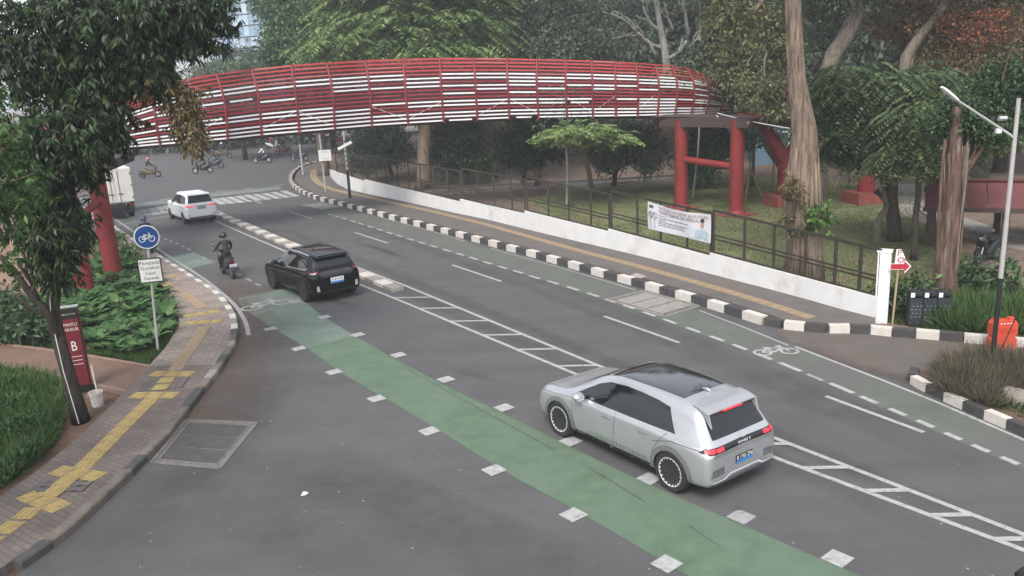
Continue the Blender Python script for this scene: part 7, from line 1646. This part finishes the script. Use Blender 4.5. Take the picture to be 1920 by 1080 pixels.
# ------------------------------------------------------------------ beds: broad leaved plants, grass, dry tussocks
def inside(pt, poly):
    x, y = pt; r_ = False; n = len(poly)
    for i in range(n):
        x0, y0 = poly[i]; x1, y1 = poly[(i + 1) % n]
        if (y0 > y) != (y1 > y) and x < (x1 - x0) * (y - y0) / (y1 - y0) + x0: r_ = not r_
    return r_
def rosette_plant(nl, L, W, upr, m, seg=4):
    """one plant of broad upright leaves, each bent along its length"""
    b = MB(); tints = []
    for k in range(nl):
        a = 2.4 * k + random.uniform(-.3, .3); f = .35 + .65 * k / nl; ln = L * random.uniform(.75, 1.15) * (.75 + .35 * f); up = upr * (1.25 - f * .7); P = []; Rr = []; tt = random.uniform(.05, .85)
        p = Vector((.03 * math.cos(a), .03 * math.sin(a), 0)); el = math.atan(up); rows = []
        for i in range(seg + 1):
            u = i / seg; w = W * math.sin(math.pi * min(.97, .12 + u * .86)) ** .75 * .5; s_ = Vector((-math.sin(a), math.cos(a), 0)); lift = Vector((0, 0, w * .25))
            rows.append((p - s_ * w + lift, p, p + s_ * w + lift)); d = Vector((math.cos(a) * math.cos(el), math.sin(a) * math.cos(el), math.sin(el))); p = p + d * ln / seg; el -= .28 + .1 * random.random()
        vs = [q for r_ in rows for q in r_]; fs = []
        for i in range(seg): fs += [(i * 3, i * 3 + 1, i * 3 + 4, i * 3 + 3), (i * 3 + 1, i * 3 + 2, i * 3 + 5, i * 3 + 4)]
        b.add(vs, fs); tints += [tt] * len(fs)
    o = b.build('leaves', m, None, smooth=True); a = o.data.attributes.new('tint', 'FLOAT', 'FACE'); a.data.foreach_set('value', tints); me = o.data; bpy.data.objects.remove(o); return me
pm_ = [rosette_plant(15, .62, .19, 2.8, LF_SHRUB) for _ in range(5)]
bed = [(p.x, p.y) for p in GL([(40, 640), (200, 668), (262, 668), (310, 632), (322, 600), (308, 560), (285, 535), (262, 505), (235, 480), (205, 470), (185, 490), (120, 560), (20, 580)])]
xs = [p[0] for p in bed]; ys = [p[1] for p in bed]; pts = []; tries = 0
while len(pts) < 210 and tries < 12000:
    tries += 1; q = (random.uniform(min(xs), max(xs)), random.uniform(min(ys), max(ys)))
    if not inside(q, bed) or any((q[0] - a) ** 2 + (q[1] - b_) ** 2 < .34 ** 2 for a, b_ in pts): continue
    if any((q[0] - p.x) ** 2 + (q[1] - p.y) ** 2 < .55 ** 2 for p in (pL1, pL2, gp_)): continue
    pts.append(q)
for q in pts:
    o = link('broad_leaf_plant', random.choice(pm_)); o.location = (q[0], q[1], .02); o.rotation_euler = (random.uniform(-.1, .1), random.uniform(-.1, .1), random.uniform(0, 6.3)); s_ = random.uniform(.7, 1.25); o.scale = (s_, s_, s_ * random.uniform(.8, 1.15))
    tag(o, 'broad leaved green plant in the shrub bed around the left bridge pillars', 'plant', 'broad leaved plants in the left bed')
# low dark shrubs beside the dark tree
for px, lab, r_ in (((30, 640), 'low dark shrub at the left edge beside the garden path', .8), ((78, 645), 'low dark shrub left of the maroon pillar sign', .7), ((-20, 600), 'low dark shrub cut by the left edge behind the others', 1.0)):
    c = G(*px, .02); t = thing('low_shrub', lab, 'shrub', tuple(c)); me = rosette([(0, 0, .55, r_, r_ * .8, .5)], 150, 9, .22, .10, LF_DENSE, name='foliage', hang=.1, tint=(0, .6)); link('foliage', me, t); MB().tube([(0, 0, 0), (0, 0, .5)], .03, 6).build('stem', B_DK, t, local=True)
c = G(235, 490, .02)
t = thing('yellow_shrub', 'yellowish shrub between the left bridge pillar and the footway', 'shrub', tuple(c)); link('foliage', rosette([(0, 0, .6, .9, .9, .55), (-.8, .9, .6, .8, .8, .5)], 130, 9, .2, .07, LF_LIGHT, name='foliage', hang=.1, tint=(.3, .95)), t); MB().tube([(0, 0, 0), (0, 0, .5)], .03, 6).build('stem', B_DK, t, local=True)
def blades(poly, n, L, W, m, name, z=.02, lean=.5, tint=(.1, .8), patch=0):
    xs = [p[0] for p in poly]; ys = [p[1] for p in poly]; P = []
    cen = [(random.uniform(min(xs), max(xs)), random.uniform(min(ys), max(ys)), random.uniform(.3, 1.0)) for _ in range(patch)]
    while len(P) < n:
        q = (random.uniform(min(xs), max(xs)), random.uniform(min(ys), max(ys)))
        if inside(q, poly) and not any((q[0] - a) ** 2 + (q[1] - b_) ** 2 < r_ * r_ and random.random() < .85 for a, b_, r_ in cen): P.append((*q, z))
    P = np.array(P); D = RNG.normal(size=(n, 3)) * lean + np.array([0, 0, 1]); D[:, 2] = np.abs(D[:, 2]); T = RNG.uniform(tint[0], tint[1], n) + .25 * np.sin(P[:, 0] * 1.7) * np.cos(P[:, 1] * 2.1)
    return leaf_mesh(name, P, D, rdir(n), L * RNG.uniform(.5, 1.3, n), W * RNG.uniform(.7, 1.3, n), T, m)
lawn1 = [(p.x, p.y) for p in GL([(-60, 705), (45, 708), (108, 724), (118, 750), (116, 790), (104, 825), (84, 858), (45, 888), (8, 915), (-60, 950)])]
tag(link('bed_grass', blades(lawn1, 9000, .46, .03, LF_GRASS, 'bed_grass')), kind='stuff')
def cover_leaves(poly, n, hmax, L, W, m, name):
    xs = [p[0] for p in poly]; ys = [p[1] for p in poly]; P = []
    while len(P) < n:
        q = (random.uniform(min(xs), max(xs)), random.uniform(min(ys), max(ys)))
        if inside(q, poly): h = hmax * (.5 + .5 * math.sin(q[0] * 2.9 + 1) * math.cos(q[1] * 2.3)); P.append((*q, .03 + max(.04, h) * random.random() ** .5))
    D = RNG.normal(size=(n, 3)) * .8 + np.array([0, 0, .45]); P = np.array(P); T = RNG.uniform(.05, .75, n) + .2 * np.sin(P[:, 0] * 3.1) * np.cos(P[:, 1] * 2.7)
    return leaf_mesh(name, P, D, rdir(n) * .6 + np.array([0, 0, 1.]), L * RNG.uniform(.6, 1.3, n), W * RNG.uniform(.7, 1.3, n), T, m)
tag(link('ground_cover', cover_leaves(lawn1, 26000, .40, .15, .05, LF_SHRUB, 'ground_cover')), kind='stuff')
lawn2 = [(p.x, p.y) for p in GL([(160, 664), (280, 688), (318, 650), (330, 615), (300, 612), (262, 650), (200, 655)])]
tag(link('bed_edge_grass', blades(lawn2, 9000, .18, .022, LF_GRASS, 'bed_edge_grass', tint=(.1, .7))), kind='stuff')
lawn3 = [(p.x, p.y) for p in GL([(-60, 650), (40, 652), (110, 660), (120, 640), (60, 618), (-60, 610)])]
tag(link('shade_grass', blades(lawn3, 7000, .2, .03, LF_GRASS, 'shade_grass', tint=(0, .5))), kind='stuff')
lw = [(p.x, p.y) for p in GL([(1000, 385), (1080, 362), (1265, 352), (1420, 345), (1560, 345), (1690, 360), (1760, 410), (1790, 500), (1700, 560), (1655, 590), (1480, 545), (1270, 490), (1150, 455)])]
tag(link('lawn_grass', blades(lw, 36000, .09, .03, LF_LAWN, 'lawn_grass', lean=.8, patch=70, tint=(.1, .8))), kind='stuff')
# dry tussocks on the planter, green clumps behind the kerb
def tussock(n, L, W, m, r_, name='blades'): 
    a = RNG.uniform(0, 6.28, n); rr = r_ * np.sqrt(RNG.uniform(0, 1, n)); P = np.stack([rr * np.cos(a), rr * np.sin(a), np.zeros(n)], 1); D = np.stack([np.cos(a) * .5, np.sin(a) * .5, np.ones(n)], 1) + RNG.normal(size=(n, 3)) * .42
    return leaf_mesh(name, P, D, rdir(n), L * RNG.uniform(.5, 1.2, n), W * RNG.uniform(.7, 1.3, n), RNG.uniform(0, 1, n), m)
tm = [tussock(620, .66, .018, LF_DRY, .36) for _ in range(3)]; tg = [tussock(300, .6, .035, LF_GRASS, .28) for _ in range(3)]
PIp = [(p.x, p.y) for p in PI]
spots_ = [(1772, 698), (1790, 712), (1808, 726), (1800, 690), (1822, 704), (1840, 720), (1830, 738), (1848, 690), (1868, 706), (1885, 726), (1862, 742), (1880, 690), (1902, 700), (1915, 718), (1780, 722), (1935, 735), (1940, 705), (1850, 756), (1812, 742), (1785, 735)]
for i, px in enumerate(spots_):
    c = G(*px, .14); o = link('dry_tussock', random.choice(tm)); o.location = c; o.rotation_euler = (0, 0, random.uniform(0, 6)); s_ = random.uniform(.72, .98) * (.75 if px[0] < 1790 or px[1] > 735 else 1); o.scale = (s_, s_, s_)
    tag(o, 'tussock of dry brownish grass on the kerbed planter by the lamp post', 'grass tussock', 'dry tussocks on the planter')
tag(link('planter_weeds', blades([(p.x, p.y) for p in GL([(1740, 716), (1780, 705), (1960, 712), (1960, 790), (1890, 775), (1800, 742)], .14)], 2600, .22, .03, LF_GRASS, 'planter_weeds', z=.14, patch=8)), kind='stuff')
for i, px in enumerate(((1782, 612), (1800, 605), (1822, 612), (1843, 603), (1838, 622), (1868, 606), (1892, 610), (1912, 600), (1815, 590), (1868, 590), (1905, 625), (1930, 612), (1795, 620))):
    c = G(*px, .03); o = link('grass_clump', random.choice(tg)); o.location = c; o.rotation_euler = (0, 0, random.uniform(0, 6)); s_ = random.uniform(.9, 1.4); o.scale = (s_, s_, s_)
    tag(o, 'clump of long green grass between litter bins and barrier behind the kerb', 'grass clump', 'green clumps behind the driveway kerb')
for i, (px, lab) in enumerate((((1676, 588), 'spotted leafy plant at the foot of the white end post'), ((1690, 592), 'spotted leafy plant just left of the litter bins'), ((1720, 580), 'leafy plant right behind the litter bins'), ((1815, 540), 'dark leafy plant behind the fig under the shelter'), ((1880, 540), 'dark leafy plant by the lamp post near the shelter'))):
    c = G(*px, .03); t = thing('leafy_plant', lab, 'plant', tuple(c)); link('foliage', rosette([(0, 0, .45, .42, .4, .42)], 60, 8, .22, .09, LF_DENSE, name='foliage', hang=.2, tint=(.1, .9)), t); MB().tube([(0, 0, 0), (0, 0, .45)], .02, 5).build('stem', B_DK, t, local=True)
tag(link('verge_weeds', blades([(p.x, p.y) for p in GL([(1655, 606), (1700, 560), (1790, 500), (1900, 540), (1960, 560), (1960, 640), (1850, 632), (1740, 622)])], 5200, .2, .03, LF_GRASS, 'verge_weeds', patch=12, tint=(0, .6))), kind='stuff')
